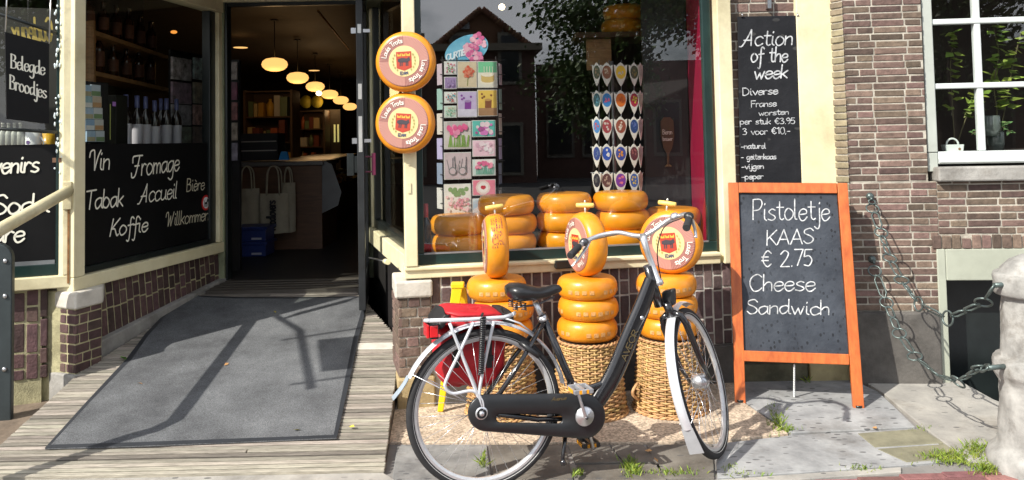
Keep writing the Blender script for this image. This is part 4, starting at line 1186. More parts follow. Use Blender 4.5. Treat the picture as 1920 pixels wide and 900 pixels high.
# wooden cheese triers stuck in the tops
hy = M('handle_wood', (.72, .52, .14), .45, var=.15, vs=20, stretch=(3, 20, 20))
tr = thing('cheese_trier', 'x', 'cheese tool')
mb = MB(); mb.tube([(0, 0, -.04), (0, 0, .045)], .006, 8); mb.build('shaft', M('trier_metal', (.75, .73, .66), .3, metal=.8), tr)
mb = MB(); mb.tube([(-.052, 0, .035), (-.05, 0, .035), (-.02, 0, .035), (.02, 0, .035), (.05, 0, .035), (.052, 0, .035)], [.010, .013, .0145, .0145, .013, .010], 12); mb.build('handle', hy, tr)
mb = MB(); mb.ell((0, 0, .055), (.007, .007, .010), 8); mb.build('knob', M('trier_metal', (.75, .73, .66), .3), tr)
TG = 'cheese triers with yellow wooden handles'
zt3 = ztop_ + 2 * RV
for i, (c, yaw, lab) in enumerate(((V((c1.x - .02, c1.y - .02, zt3)), .25, 'yellow handled cheese trier in the upright wheel printed on its rim'), (V((c2.x, c2.y, zt3)), -.3, 'yellow handled cheese trier in the upright wheel of the middle stack'), (V((c3.x + .01, c3.y, zt3)), -.45, 'yellow handled cheese trier above the bicycle handlebar grip'))):
    m = Matrix.Translation(c) @ Matrix.Rotation(yaw, 4, 'Z') @ Matrix.Rotation(.12 if i == 2 else -.1 * (i == 0), 4, 'Y')
    if i == 0: tr.matrix_world = m; tr['label'] = lab; tr['group'] = TG
    else: dup(tr, m, lab, TG)

# ================================================================== A-BOARD
orange = M('orange_wood', (.44, .088, .015), .38, var=.22, vs=4, stretch=(8, 8, 1.4), bump=.25, bs=40, coat=.15, tint=(.56, .145, .028))
slate = specks('slate_board', (.028, .034, .046), (.055, .064, .080), size=34, dens=.10, stain=0, sx=.7, dark=(.012, .014, .018))
slate.node_tree.nodes['Principled BSDF'].inputs['Roughness'].default_value = .5
fL, fRt = ground(1388, 758), ground(1611, 769)
xd = (fRt - fL); xd.z = 0
inw = V((-xd.y, xd.x, 0)).normalized()
TIL = math.radians(13)
AB = Fr(fL, xd, V((0, 0, math.cos(TIL))) + inw * math.sin(TIL))
ab = thing('pavement_sign', 'orange framed chalkboard sandwich sign offering a cheese roll, standing on the flagstones', 'sandwich board', (fL + fRt) / 2)
def AQ(mb, px, n0, n1):
    """a board cut to four photographed corners on the sign's plane"""
    c = [AB.hit(x, y) for x, y in px]
    mb.hexa([AB.p(u, n1, z) for u, z in c] + [AB.p(u, n0, z) for u, z in c])
T0, T1 = 343, 361
mb = MB(); AQ(mb, [(1378, 758), (1398, 757), (1384, T0), (1365, T0)], -.018, .018); mb.build('stile', orange, ab, bevel=.003)
mb = MB(); AQ(mb, [(1599, 767), (1620, 768), (1588, T0 + 1), (1569, T0 + 1)], -.018, .018); mb.build('stile', orange, ab, bevel=.003)
mb = MB(); AQ(mb, [(1385, 362), (1569, 363), (1568, T0 + 1), (1384.6, T0)], -.016, .016); mb.build('rail', orange, ab, bevel=.003)
mb = MB(); AQ(mb, [(1394.5, 677), (1592, 684), (1591, 664), (1394, 657)], -.016, .016); mb.build('rail', orange, ab, bevel=.003)
mb = MB(); AQ(mb, [(1393.5, 657.5), (1591, 664.5), (1569, 362.5), (1385, 361.5)], .002, .010); sb_ = mb.build('chalkboard', slate, ab)
mb = MB(); AQ(mb, [(1393.5, 659), (1591, 666), (1569, 362.5), (1385, 361.5)], -.010, .0018)
for s_, a, b2, c2_, d in (('Pistoletje', 1412, 413, 1558, 412), ('KAAS', 1438, 459, 1528, 456), ('\u20ac 2.75', 1428, 500, 1526, 498), ('Cheese', 1406, 546, 1531, 545), ('Sandwich', 1401, 588, 1558, 590)):
    cap = {'Pistoletje': 38, 'KAAS': 28, '\u20ac 2.75': 30, 'Cheese': 31, 'Sandwich': 27}[s_]
    mb = MB(); wr(mb, AB, s_, a, b2, c2_, d, cap, .0066, .0012, jig=.06, slant=.06); mb.build('lettering', chalk, sb_)
# rear half, splayed back
hinge_z = AB.hit(1476, 350)[1]
topL, topR = AB.p(AB.hit(1375, 350)[0], .02, hinge_z), AB.p(AB.hit(1578, 350)[0], .02, hinge_z)
AR = Fr(topL, xd, V((0, 0, math.cos(.20))) - inw * math.sin(.20))
wid = (topR - topL).length; hgt = topL.z / math.cos(.20)
mb = MB(); mb.fbox(AR, 0, .06, .02, .05, -hgt + .02, 0); mb.build('rear_stile', orange, ab, bevel=.003)
mb = MB(); mb.fbox(AR, wid - .06, wid, .02, .05, -hgt + .02, 0); mb.build('rear_stile', orange, ab, bevel=.003)
mb = MB(); mb.fbox(AR, .062, wid - .062, .025, .04, -hgt + .3, -.002); mb.build('rear_panel', slate, ab)
for c in ((1388, 758), (1610, 768)):
    mb = MB(); u, z = AB.hit(*c); p = AB.p(u, 0, 0); p.z = .016; mb.lathe([(0, .0), (.022, .0), (.022, .012), (0, .012)], p, k=14); mb.build('rubber_foot', black_paint, ab)
mb = MB(); ch0 = AB.p(AB.hit(1490, 684)[0], .02, AB.hit(1490, 684)[1]); 
pts = [ch0 + V((.0 + .01 * i / 14, .0 + .05 * (i / 14), -(ch0.z - .02) * i / 14)) for i in range(15)]
for i in range(14):
    c = (pts[i] + pts[i + 1]) / 2; mb.ell(c, (.006, .006, .013), 6)
mb.build('safety_chain', M('white_plastic', (.7, .72, .72), .4), ab)

# ================================================================== the hanging week board
WB = Fr(FS.p(0, -.012, 0), FS.x)
wk = thing('hanging_chalkboard', 'tall narrow black board headed Action of the week, hung on the brick pilaster', 'chalkboard', at(1440, 340, 5.08))
mb = MB(); c = [WB.hit(x, y) for x, y in ((1388, 345), (1503, 345), (1497, 29), (1383, 31))]
mb.hexa([WB.p(u, .012, z) for u, z in c] + [WB.p(u, 0, z) for u, z in c]); mb.build('board', specks('chalk_black', (.010, .011, .014), (.018, .019, .023), size=30, dens=.02, stain=0, dark=(.05, .05, .05)), wk, bevel=.002)
for x, y in ((1390, 29), (1494, 29)):
    mb = MB(); u, z = WB.hit(x, y); mb.tube([WB.p(u, -.002, z - .012), WB.p(u + .004, -.012, z), WB.p(u, -.006, z + .014)], .005, 6); mb.build('hook', steel, wk)
bold = dict(slant=.12, fancy=True)
for s_, a, b2, c2_, d, cap, w, kw in (
    ('Action', 1392, 86, 1488, 84, 30, .0085, bold), ('of the', 1408, 116, 1478, 116, 28, .009, bold), ('week', 1414, 148, 1478, 146, 25, .009, bold),
    ('Diverse', 1393, 179, 1460, 176, 14, .0058, {}), ('Franse', 1409, 201, 1457, 199, 12, .0052, {}), ('worsten', 1423, 217, 1480, 214, 10, .005, {}),
    ('per stuk \u20ac3.95', 1388, 233, 1492, 232, 11, .0048, {}), ('3 voor \u20ac10,-', 1393, 253, 1483, 250, 12, .005, {}),
    ('-naturel', 1390, 279, 1437, 278, 10, .0055, {}), ('- geitenkaas', 1390, 299, 1456, 298, 10, .0055, {}), ('-vijgen', 1391, 317, 1433, 316, 10, .0055, {}), ('-peper', 1391, 336, 1432, 335, 10, .0055, {})):
    mb = MB(); wr(mb, WB, s_, a, b2, c2_, d, cap, w, -.002, jig=.03, **kw); mb.build('lettering', chalk, wk)

# ================================================================== bollard and chains
bc = foot(1926, 3.72)
bl_m = M('bollard_stone', (.29, .285, .27), .85, var=.4, vs=9, bump=1, bs=26, stain=.9)
bo = thing('stone_bollard', 'weathered pale stone bollard with domed top that holds the chains', 'bollard', (bc.x, bc.y, 0))
mb = MB()
zz = lambda py: 1.55 - (py - 243) * 3.72 / 1500
prof = [(0, zz(474)), (.05, zz(476)), (.10, zz(486)), (.135, zz(500)), (.142, zz(508)), (.165, zz(509)), (.168, zz(516)), (.168, zz(545)), (.160, zz(549)), (.136, zz(552)), (.140, zz(580)), (.150, zz(640)), (.152, zz(662)), (.180, zz(665)), (.186, zz(672)), (.186, zz(690)), (.176, zz(698)), (.160, zz(708)), (.165, zz(760)), (.175, zz(815)), (.180, zz(826)), (.21, zz(836)), (.222, zz(850)), (.225, zz(880)), (.222, -.02)]
pr2 = []
for (r0, z0), (r1, z1) in zip(prof, prof[1:]):
    ns_ = max(1, int(math.hypot(r1 - r0, z1 - z0) / .02))
    pr2 += [(r0 + (r1 - r0) * i / ns_, z0 + (z1 - z0) * i / ns_) for i in range(ns_)]
pr2.append(prof[-1])
mb.lathe(pr2, (bc.x, bc.y, 0), k=64)
from mathutils import noise as _noise
for v_ in mb.v:
    c_ = V((bc.x, bc.y, v_.z)); d_ = v_ - c_
    q_ = V((round(v_.x, 4), round(v_.y, 4), round(v_.z, 4)))
    v_ += d_ * (.045 * _noise.noise(q_ * 9) + .02 * _noise.noise(q_ * 31))
mb.build('shaft', bl_m, bo)
chain_m = M('chain_iron', (.105, .135, .13), .35, var=.35, vs=30, metal=.5, bump=.3, bs=60)
def chain(label, bolt, pts, d0, d1, endp):
    t = thing('iron_chain', label, 'chain', at(*pts[0], d0), 'iron chains between house wall and bollard')
    n = len(pts)
    P = []
    for i, p in enumerate(pts):
        k = (i / (n - 1)) ** 1.15; P.append(at(*p, d0 + (d1 - d0) * k))
    wb = at(*bolt, FH.p(uh(*bolt), 0, 0).y)
    mb = MB(); mb.ell(wb - FH.n * .012, (.024, .022, .024), 12); mb.tube([wb - FH.n * .02, wb - FH.n * .045 - V((0, 0, .02))], .008, 8); mb.build('wall_bolt', chain_m, t)
    for i, p in enumerate(P):
        d = (P[min(i + 1, n - 1)] - P[max(i - 1, 0)]).normalized()
        # ring lying along the chain's run
        side = d.cross(V((.15, 1, .25 * (-1) ** i))).normalized()
        rr = .036
        mb = MB(); mb.tube([p + d * math.cos(2 * PI * j / 24) * rr + side * math.sin(2 * PI * j / 24) * rr for j in range(24)], .005, 7, closed=True); mb.build('ring_link', chain_m, t)
    ends = [wb - FH.n * .04 - V((0, 0, .02))] + P + [endp]
    for i in range(len(ends) - 1):
        p, q = ends[i], ends[i + 1]
        d = q - p; ln = d.length; d.normalize()
        g0 = .0 if i == 0 else .030; g1 = .0 if i == len(ends) - 2 else .030
        a, b2 = p + d * g0, q - d * g1
        if (b2 - a).dot(d) < .02: continue
        side = d.cross(V((0, 1, 0.35))).normalized().lerp(V((.2, -1, .2)), .5 if i % 2 else .1)
        side = (side - d * side.dot(d)).normalized()
        ns = max(1, round((b2 - a).length / .105))
        for s_ in range(ns):
            s0, s1 = a.lerp(b2, s_ / ns), a.lerp(b2, (s_ + 1) / ns)
            w_ = .019; m_ = .5
            mb = MB(); mb.tube([s0 - d * .004, s0.lerp(s1, .18) + side * w_, s0.lerp(s1, .82) + side * w_, s1 + d * .004, s0.lerp(s1, .82) - side * w_, s0.lerp(s1, .18) - side * w_], .0052, 6, closed=True)
            mb.build('square_link', chain_m, t)
    mb = MB(); mb.tube([endp, endp + (V((bc.x, bc.y, endp.z)) - endp).normalized() * .12], .012, 8); mb.build('bollard_eye', chain_m, t)
    return t
eu = at(1864, 535, 3.68); el = at(1852, 690, 3.66)
chain('upper iron chain with large rings hanging from brick wall to bollard', (1630, 368), [(1636, 391), (1652, 436), (1668, 484), (1690, 525), (1722, 570), (1777, 597), (1844, 567)], 4.93, 3.78, eu)
chain('lower iron chain sagging almost to the pavement between wall and bollard', (1634, 486), [(1640, 508), (1662, 567), (1686, 625), (1715, 668), (1756, 702), (1796, 716), (1838, 690)], 4.93, 3.80, el)

# ================================================================== THE BICYCLE
bk_black = M('bike_black', (.010, .010, .012), .18, var=.2, vs=12, coat=.7)
case_black = M('chaincase_black', (.016, .017, .019), .35, var=.25, vs=14, bump=.1, bs=60)
rubber = M('rubber', (.018, .018, .02), .75, var=.25, vs=30, bump=.3, bs=120)
alu = M('aluminium', (.66, .67, .69), .32, var=.08, vs=20, metal=.85)
alu_b = M('brushed_rim', (.62, .63, .64), .38, var=.1, vs=30, metal=.55)
silver = M('silver_paint', (.66, .68, .72), .35, var=.06, vs=9, metal=.35)
WR = .338; TR = .0195
_h = foot(1299, 3.95); _r = foot(900, 3.60)
BX0 = (_h - _r).normalized()
STEER, RAKE = math.radians(46), math.radians(21)
def rot(v, ax, a): return Matrix.Rotation(a, 3, ax) @ v
Zw = V((0, 0, 1))
LEFT0 = Zw.cross(BX0)
def steer_axes(X):
    Lf = Zw.cross(X)
    S = (Zw * math.cos(RAKE) - X * math.sin(RAKE)).normalized()
    fwd = X * math.cos(RAKE) + Zw * math.sin(RAKE)      # square to the axis, in the bike's plane
    return S, rot(fwd, S, STEER), rot(Lf, S, STEER), rot(X, S, STEER)
S_, E_, EL, XF = steer_axes(BX0)
HF = V((_h.x, _h.y, .012 + (WR + TR * .8) * .985))
axis0 = HF - E_ * .055                      # on the steering axis, nearest the hub
BK = Fr((_r.x, _r.y, 0), V((axis0.x - _r.x, axis0.y - _r.y, 0)))
BX = BK.x
HR = BK.p(0, 0, .012 + WR + TR * .8)
bike = thing('bicycle', 'black step-through city bicycle with silver mudguards and rear rack, parked before the cheese stacks', 'bicycle', (HR.x, HR.y, .012))
def bp(px, py, n=0.0):
    u, z = BK.hit(px, py, n); return BK.p(u, n, z)
def bpart(mb, name, m, par=None, **k): return mb.build(name, m, par or bike, **k)

def wheel(name, hub, fx, ax, spokes=36):
    """fx: forward in the wheel's plane, ax: the axle (to the rider's left)."""
    up = fx.cross(ax) * -1
    if up.z < 0: up = -up
    P = lambda r, a, n: hub + (fx * math.cos(a) + up * math.sin(a)) * r + ax * n
    mb = MB(); sec = [(WR - .006 + TR * math.cos(b), TR * math.sin(b)) for b in [PI * (-1 + 2 * i / 14) for i in range(14)]]
    rows = [[P(r, 2 * PI * j / 96, n) for j in range(96)] for r, n in sec]; rows.append(rows[0])
    mb.grid(rows, True, True)
    w = mb.build('wheel', rubber, bike); w['label'] = name
    mb = MB()
    sec = [(WR - .012, -.012), (WR - .017, -.0125), (WR - .030, -.0115), (WR - .040, -.005), (WR - .040, .005), (WR - .030, .0115), (WR - .017, .0125), (WR - .012, .012)]
    rows = [[P(r, 2 * PI * j / 96, n) for j in range(96)] for r, n in sec]; mb.grid(rows, False, True); mb.build('rim', alu_b, w)
    mb = MB()
    rows = [[P(WR - .006 + (TR + .0006) * math.cos(b), 2 * PI * j / 96, (TR + .0006) * math.sin(b)) for j in range(96)] for b in (-2.05, -1.95)]
    mb.grid(rows, True, True); mb.build('reflective_line', flat((.6, .6, .58)), w)
    mb = MB()
    for i in range(spokes):
        sd = 1 if i % 2 else -1; a = 2 * PI * i / spokes
        a2 = a + (.75 if (i // 2) % 2 else -.75)
        mb.tube([P(.028, a2, sd * .028), P(WR - .036, a, sd * .003)], .0012, 4)
    mb.build('spokes', M('spoke_steel', (.75, .75, .76), .25, metal=.8), w)
    mb = MB(); mb.lathe([(0, -.05), (.008, -.05), (.008, -.036), (.030, -.035), (.030, -.030), (.022, -.026), (.026, 0), (.022, .026), (.030, .030), (.030, .035), (.008, .036), (.008, .05), (0, .05)], hub, ax, 20); mb.build('hub', alu, w)
    return w, P
rw, PRr = wheel('rear wheel behind the black chain case', HR, BX, -BK.n * -1)
fwheel, PFr = wheel('front wheel turned towards the shop', HF, XF, EL)
def mudguard(name, P, a0, a1, rad, wdt, m, lab, k=40, crown=.010):
    mb = MB(); rows = []
    for i in range(k + 1):
        a = a0 + (a1 - a0) * i / k
        rows.append([P(rad + crown * (1 - q * q), a, q * wdt) for q in (-1, -.8, -.45, 0, .45, .8, 1)])
    b0 = mb.grid(rows, True)
    rows = [[P(rad - .002 + crown * (1 - q * q), a0 + (a1 - a0) * i / k, q * wdt * .97) for q in (-1, -.8, -.45, 0, .45, .8, 1)] for i in range(k + 1)]
    mb.grid(rows, True)
    o = mb.build(name, m, bike, merge=False)
    if lab: o['label'] = lab
    return o
R_ = math.radians
GUARD = WR + TR + .016
mg = mudguard('mudguard', PRr, R_(10), R_(153), GUARD, .027, silver, 'silver mudguard over the rear wheel')
o = None
mb = MB(); rows = [[PRr(GUARD + .006 + .035 * (i / 6) ** 2, R_(153 + 15 * i / 6), q * .027) for q in (-1, 0, 1)] for i in range(7)]
mb.grid(rows, True); mb.grid([[p + BX * -.003 for p in r] for r in rows], True); mb.build('mud_flap', M('flap_grey', (.28, .33, .38), .4), mg)
mg2 = mudguard('mudguard', PFr, R_(68), R_(204), GUARD, .0225, silver, 'silver mudguard over the front wheel')
mb = MB(); rows = [[PFr(GUARD + .004 + .02 * (i / 6) ** 2, R_(203 + 19 * i / 6), q * (.026 + .008 * i / 6)) for q in (-1, -.4, .4, 1)] for i in range(7)]
mb.grid(rows, True); mb.grid([[p + XF * .003 for p in r] for r in rows], True); mb.build('mud_flap', M('flap_grey_light', (.38, .40, .42), .4), mg2)
for P, mgx, lst in ((PRr, mg, (R_(150), R_(112))), (PFr, mg2, (R_(200),))):
    for a in lst:
        for sd in (-1, 1):
            mb = MB(); mb.tube([P(.02, a, sd * .045), P(GUARD, a, sd * .026)], .0022, 5); mb.build('stay', alu, mgx)

# frame
mb = MB()
dt = catmull([bp(1222, 524), bp(1204, 575), bp(1180, 633), bp(1154, 695), bp(1128, 740), bp(1102, 776)], 6)
rows = []
for i, p in enumerate(dt):
    t = (dt[min(i + 1, len(dt) - 1)] - dt[max(i - 1, 0)]).normalized(); sd = t.cross(BK.n).normalized()
    k_ = i / (len(dt) - 1); wa = .036 + .010 * math.sin(PI * k_); wb = .026
    rows.append([p + sd * math.cos(2 * PI * j / 16) * wa + BK.n * math.sin(2 * PI * j / 16) * wb for j in range(16)])
mb.grid(rows, True, True)
fr_o = bpart(mb, 'frame', bk_black); fr_o['label'] = 'black step-through frame tube with small gold lettering'
mb = MB(); mb.tube(catmull([bp(1158, 690), bp(1140, 712), bp(1118, 724), bp(1092, 728), bp(1066, 716)], 5), .0165, 12); mb.build('lower_tube', bk_black, fr_o)
mb = MB(); mb.tube([bp(1016, 588), bp(1066, 705), bp(1096, 776)], [.0185, .0175, .0175], 14); mb.build('seat_tube', bk_black, fr_o)
mb = MB(); mb.tube([bp(1236, 574), bp(1228, 545), bp(1214, 498)], [.023, .022, .0225], 16); mb.build('head_tube', bk_black, fr_o)
for sd in (-1, 1):
    mb = MB(); mb.tube([HR + BK.n * sd * .062 + V((0, 0, .01)), bp(960, 688) + BK.n * sd * .055, bp(1018, 604) + BK.n * sd * .014], .0105, 10); mb.build('seat_stay', bk_black, fr_o)
    mb = MB(); mb.tube([HR + BK.n * sd * .062, bp(1000, 779) + BK.n * sd * .05, bp(1096, 781) + BK.n * sd * .022], .0115, 10); mb.build('chain_stay', bk_black, fr_o)
mb = MB(); mb.lathe([(0, -.075), (.02, -.075), (.02, .05), (0, .05)], bp(1098, 781), BK.n, 16); mb.build('bottom_bracket', bk_black, fr_o)
td = (bp(1204, 575) - bp(1154, 695)).normalized()
TF = Fr(bp(1164, 672) - BK.n * .031, td, td.cross(BK.n) * -1 if (td.cross(BK.n) * -1).x < 0 else td.cross(BK.n))
sgn_ = 1
mb = MB(); write(mb, 'AVEOR', TF, 0, -.012, .016, .0035, n=-.002 if TF.n.dot(BK.n) > 0 else .002, width=.15); mb.build('lettering', M('gold_transfer', (.13, .095, .04), .4), fr_o)
mb = MB(); a_ = bp(1214, 690); mb.ell(bp(1199, 594) - BK.n * .024, (.010, .006, .010), 8); mb.build('frame_badge', alu, fr_o)
# ring lock on the seat stays
mb = MB(); lk = [PRr(WR + .035 - .05 * abs(math.sin(i)), R_(35), .0) for i in (0,)]
lc_ = bp(1000, 660); ld = (bp(1018, 604) - bp(960, 688)).normalized(); lperp = ld.cross(BK.n).normalized()
mb.tube([lc_ + BK.n * .055 * math.cos(a) + lperp * (.02 + .06 * math.sin(a)) for a in [R_(-30 + 240 * i / 14) for i in range(15)]], .013, 8); bpart(mb, 'frame_lock', case_black)
# chain case with its long slot
mb = MB()
K = 72
def stad(x0, r0, x1, r1, cy0, cy1, k=K):
    out = []
    for j in range(k):
        a = 2 * PI * j / k
        c, s = math.cos(a), math.sin(a)
        if c >= 0: out.append((x1 + r1 * c, cy1 - r1 * s))
        else: out.append((x0 + r0 * c, cy0 - r0 * s))
    return out
outer = stad(912, 35, 1092, 43, 774, 780)
inner = stad(938, 7.5, 1046, 8.5, 784, 785)
nF, nB = -.078, -.045
sh_ = lambda pts, k: [(936 + 160 * .0 + (x - 1000) * k + 64, 779 + (y - 779) * k) for x, y in pts]
rows = [[bp(x, y, nB) for x, y in outer], [bp(x, y, nF + .008) for x, y in outer], [bp(x, y, nF) for x, y in [(1002 + (x - 1002) * .975, 779 + (y - 779) * .93) for x, y in outer]],
        [bp(x, y, nF) for x, y in [(992 + (x - 992) * 1.04, 784 + (y - 784) * 1.35) for x, y in inner]], [bp(x, y, nF + .006) for x, y in inner], [bp(x, y, nB) for x, y in inner]]
mb.grid(rows, True, True)
cc = bpart(mb, 'chain_case', case_black)
mb = MB(); u0_ = bp(1062, 752, nF - .001); CF = Fr(bp(1034, 752, nF - .001), BX, Zw); write(mb, 'Avenue', CF, 0, 0, .009, .0022, n=-.001, width=.07, slant=.3); mb.build('lettering', M('gold_transfer', (.30, .22, .08), .4), cc)
mb = MB(); mb.lathe([(0, -.012), (.010, -.012), (.013, 0), (.0, .0)], bp(903, 775, nF), BK.n, 12); mb.lathe([(.022, -.004), (.028, 0)], bp(903, 775, nF), BK.n, 16); mb.build('axle_nut', alu, cc)
# cranks and pedals
def crank(c, e, n, vis):
    mb = MB(); d = (e - c); 
    rows = []
    L0 = d.length; d.normalize(); sd = d.cross(BK.n).normalized()
    mb.tube([c - d * .012, c, c + d * L0 * .5, e, e + d * .012], [.010, .0165, .012, .0125, .008], 10, flat_=(1, .6))
    o = bpart(mb, 'crank', alu)
    if vis:
        mb = MB(); mb.lathe([(0, -.006), (.010, -.006), (.011, -.002), (.040, .002), (.044, .008), (.044, .014)], c, BK.n, 32); mb.build('chainring_cover', alu, o)
        mb = MB(); mb.lathe([(0, -.014), (.007, -.013), (.007, 0)], c - BK.n * .004, BK.n, 12); mb.build('crank_bolt', M('dark_steel', (.12, .12, .13), .3, metal=.8), o)
    pn = -1 if vis else 1
    pc_ = e + BK.n * pn * .06
    mb = MB(); X2, N2 = BX, BK.n
    q = Fr(pc_, BX, Zw)
    mb.fbox(q, -.042, .042, -.045, -.036, -.011, .011); mb.fbox(q, -.042, .042, .036, .045, -.011, .011); mb.fbox(q, -.045, -.035, -.045, .045, -.009, .009); mb.fbox(q, .035, .045, -.045, .045, -.009, .009); mb.fbox(q, -.010, .010, -.05, .06, -.009, .009)
    p_ = mb.build('pedal', case_black if not vis else M('pedal_metal', (.35, .36, .38), .4, metal=.5), o, bevel=.003)
    mb = MB(); mb.fbox(q, -.046, -.0455, -.03, .03, -.008, .008); mb.fbox(q, -.022, .022, -.0475, -.0455, -.008, .008); mb.build('reflector', M('reflector_amber', (.75, .32, .01), .25), p_)
crank(bp(1098, 782, -.10), bp(1079, 722, -.10), -.10, True)
crank(bp(1098, 782, .08), bp(1112, 838, .08), .08, False)
# kick stand
mb = MB(); mb.tube([bp(1062, 800, -.0), bp(1058, 835, -.02), bp(1054, 868, -.06)], [.011, .010, .009], 8); mb.tube([bp(1054, 862, -.06), bp(1058, 872, -.066)], .013, 8); bpart(mb, 'kickstand', bk_black)
# saddle and post
mb = MB(); mb.tube([bp(1003, 566), bp(1019, 600)], .0135, 12); sp = bpart(mb, 'seat_post', alu)
mb = MB(); mb.lathe([(.0135, -.012), (.022, -.012), (.023, .012), (.0135, .012)], bp(1017, 596), (bp(1003, 566) - bp(1019, 600)), 14); mb.ell(bp(1017, 597) - BK.n * .024, (.012, .012, .010), 8); mb.build('clamp', alu, sp)
mb = MB(); rows = []
prof_s = [(949, 541, 549, .012), (951, 536, 556, .05), (960, 531, 563, .078), (975, 531, 566, .085), (992, 534, 564, .072), (1008, 538, 562, .05), (1024, 538, 558, .034), (1038, 533, 553, .027), (1048, 534, 549, .022), (1053, 539, 545, .008)]
for px, t_, b2, w_ in prof_s:
    a, c = bp(px, t_), bp(px, b2); m_ = (a + c) / 2; hh = (a - c) / 2
    row = []
    for j in range(20):
        g = 2 * PI * j / 20; s, cq = math.sin(g), math.cos(g)
        row.append(m_ + hh * (abs(s) ** .7 * (1 if s > 0 else -1)) * (1 if s > 0 else .9) + BK.n * w_ * (abs(cq) ** .8 * (1 if cq > 0 else -1)) * (1 if s > -.2 else .82))
    rows.append(row)
mb.grid(rows, True, True)
mb.face(rows[0]); mb.face(rows[-1])
sdl = bpart(mb, 'saddle', M('saddle_black', (.014, .014, .015), .32, var=.2, vs=14, coat=.2, bump=.15, bs=90))
mb = MB()
for sd in (-1, 1):
    for jx in (962, 978):
        c0 = bp(jx, 572) + BK.n * sd * .035
        mb.tube([c0 + V((.011 * math.cos(q * 1.2), .011 * math.sin(q * 1.2), -.016 + .0018 * q)) for q in range(20)], .003, 5)
mb.tube([bp(965, 576), bp(1005, 572), bp(1040, 556)], .005, 6); mb.build('springs', M('dark_steel', (.12, .12, .13), .3, metal=.8), sdl)
# rack
def rk(pts, n, r=.0072, cm=True): 
    q = [bp(x, y, n) for x, y in pts]; return catmull(q, 5) if cm else q
mb = MB()
for n in (-.068, .068): mb.tube([bp(806, 601, n), bp(880, 599, n), bp(945, 595, n), bp(960, 590, n)], .0085, 10)
mb.tube([bp(806, 601, -.068), bp(799, 601, -.05), bp(797, 601, 0), bp(799, 601, .05), bp(806, 601, .068)], .0085, 10)
mb.tube([bp(960, 590, -.068), bp(965, 587, 0), bp(960, 590, .068)], .0085, 10)
for x in (835, 870, 905, 940): mb.tube([bp(x, 600 - max(0, x - 880) * .06, -.068), bp(x, 600 - max(0, x - 880) * .06, .068)], .006, 8)
for n in (-.03, .03): mb.tube([bp(800, 602, n), bp(945, 597, n)], .005, 8)
rack = bpart(mb, 'luggage_rack', silver)
for n in (-.072, .072):
    mb = MB(); mb.tube(rk([(888, 604), (862, 660), (837, 712), (836, 728), (850, 738), (885, 733), (903, 748), (907, 768)], n), .0072, 9); mb.build('strut', silver, rack)
    mb = MB(); mb.tube(rk([(843, 606), (875, 688), (905, 765)], n), .0072, 9); mb.build('strut', silver, rack)
    mb = MB(); mb.tube(rk([(926, 602), (912, 665), (899, 735), (904, 765)], n), .0072, 9); mb.build('strut', silver, rack)
mb = MB(); mb.tube([bp(945, 596), bp(975, 606), bp(1000, 625)], .004, 6); mb.build('rack_stay', silver, rack)
mb = MB(); q = Fr(bp(808, 617), BX, Zw); mb.fbox(q, -.012, .026, -.045, .045, -.036, .030); rl_ = bpart(mb, 'rear_light', case_black, bevel=.006)
mb = MB(); mb.fbox(q, -.026, -.013, -.042, .042, -.030, .026); mb.fbox(q, -.013, .022, -.052, -.0455, -.026, .024); mb.build('red_lens', M('red_lens', (.62, .015, .02), .2, coat=.5), rl_, bevel=.004)
# fork, stem, bars
crown = axis0 + S_ * .385
mb = MB(); mb.tube([crown - S_ * .02, crown + S_ * .06], .021, 14); fk = bpart(mb, 'fork', bk_black)
for sd in (-1, 1):
    mb = MB(); mb.tube([crown + S_ * .005 + EL * sd * .012, crown - S_ * .015 + EL * sd * .045, crown - S_ * .06 + EL * sd * .056, axis0 + S_ * .12 + E_ * .012 + EL * sd * .056, HF + EL * sd * .052], [.016, .017, .017, .014, .009], 12); mb.build('fork_leg', bk_black, fk)
mb = MB(); mb.lathe([(0, -.04), (.022, -.04), (.034, -.03), (.036, 0), (.034, .03), (.022, .04), (0, .04)], HF, EL, 22); mb.build('hub_dynamo', alu, fk)
mb = MB(); q = Fr(crown + S_ * .05 + E_ * .05, EL * -1, Zw); mb.fbox(q, -.03, .03, -.03, .03, -.03, .05); mb.build('headlamp', case_black, fk, bevel=.01)
CL = axis0 + S_ * .745                    # where the bars are clamped
hb = lambda a, b2, c: CL + EL * a + E_ * b2 + S_ * (c + .022)
htop = bp(1214, 498)
mb = MB(); mb.tube([axis0 + S_ * .54, axis0 + S_ * .56, axis0 + S_ * .565, axis0 + S_ * .70, hb(0, .012, -.005), hb(0, .035, .012)], [.023, .023, .0150, .0145, .017, .02], 14); stm = bpart(mb, 'stem', alu)
mb = MB()
pathL = [(0, .035, .012), (.05, .045, .02), (.13, .07, .045), (.21, .045, .06), (.262, -.02, .07), (.275, -.10, .075), (.285, -.205, .075)]
full = [(-a, b2, c) for a, b2, c in pathL[::-1]] + pathL[1:]
mb.tube(catmull([hb(*p) for p in full], 6), .0115, 12)
bar = bpart(mb, 'handlebar', alu)
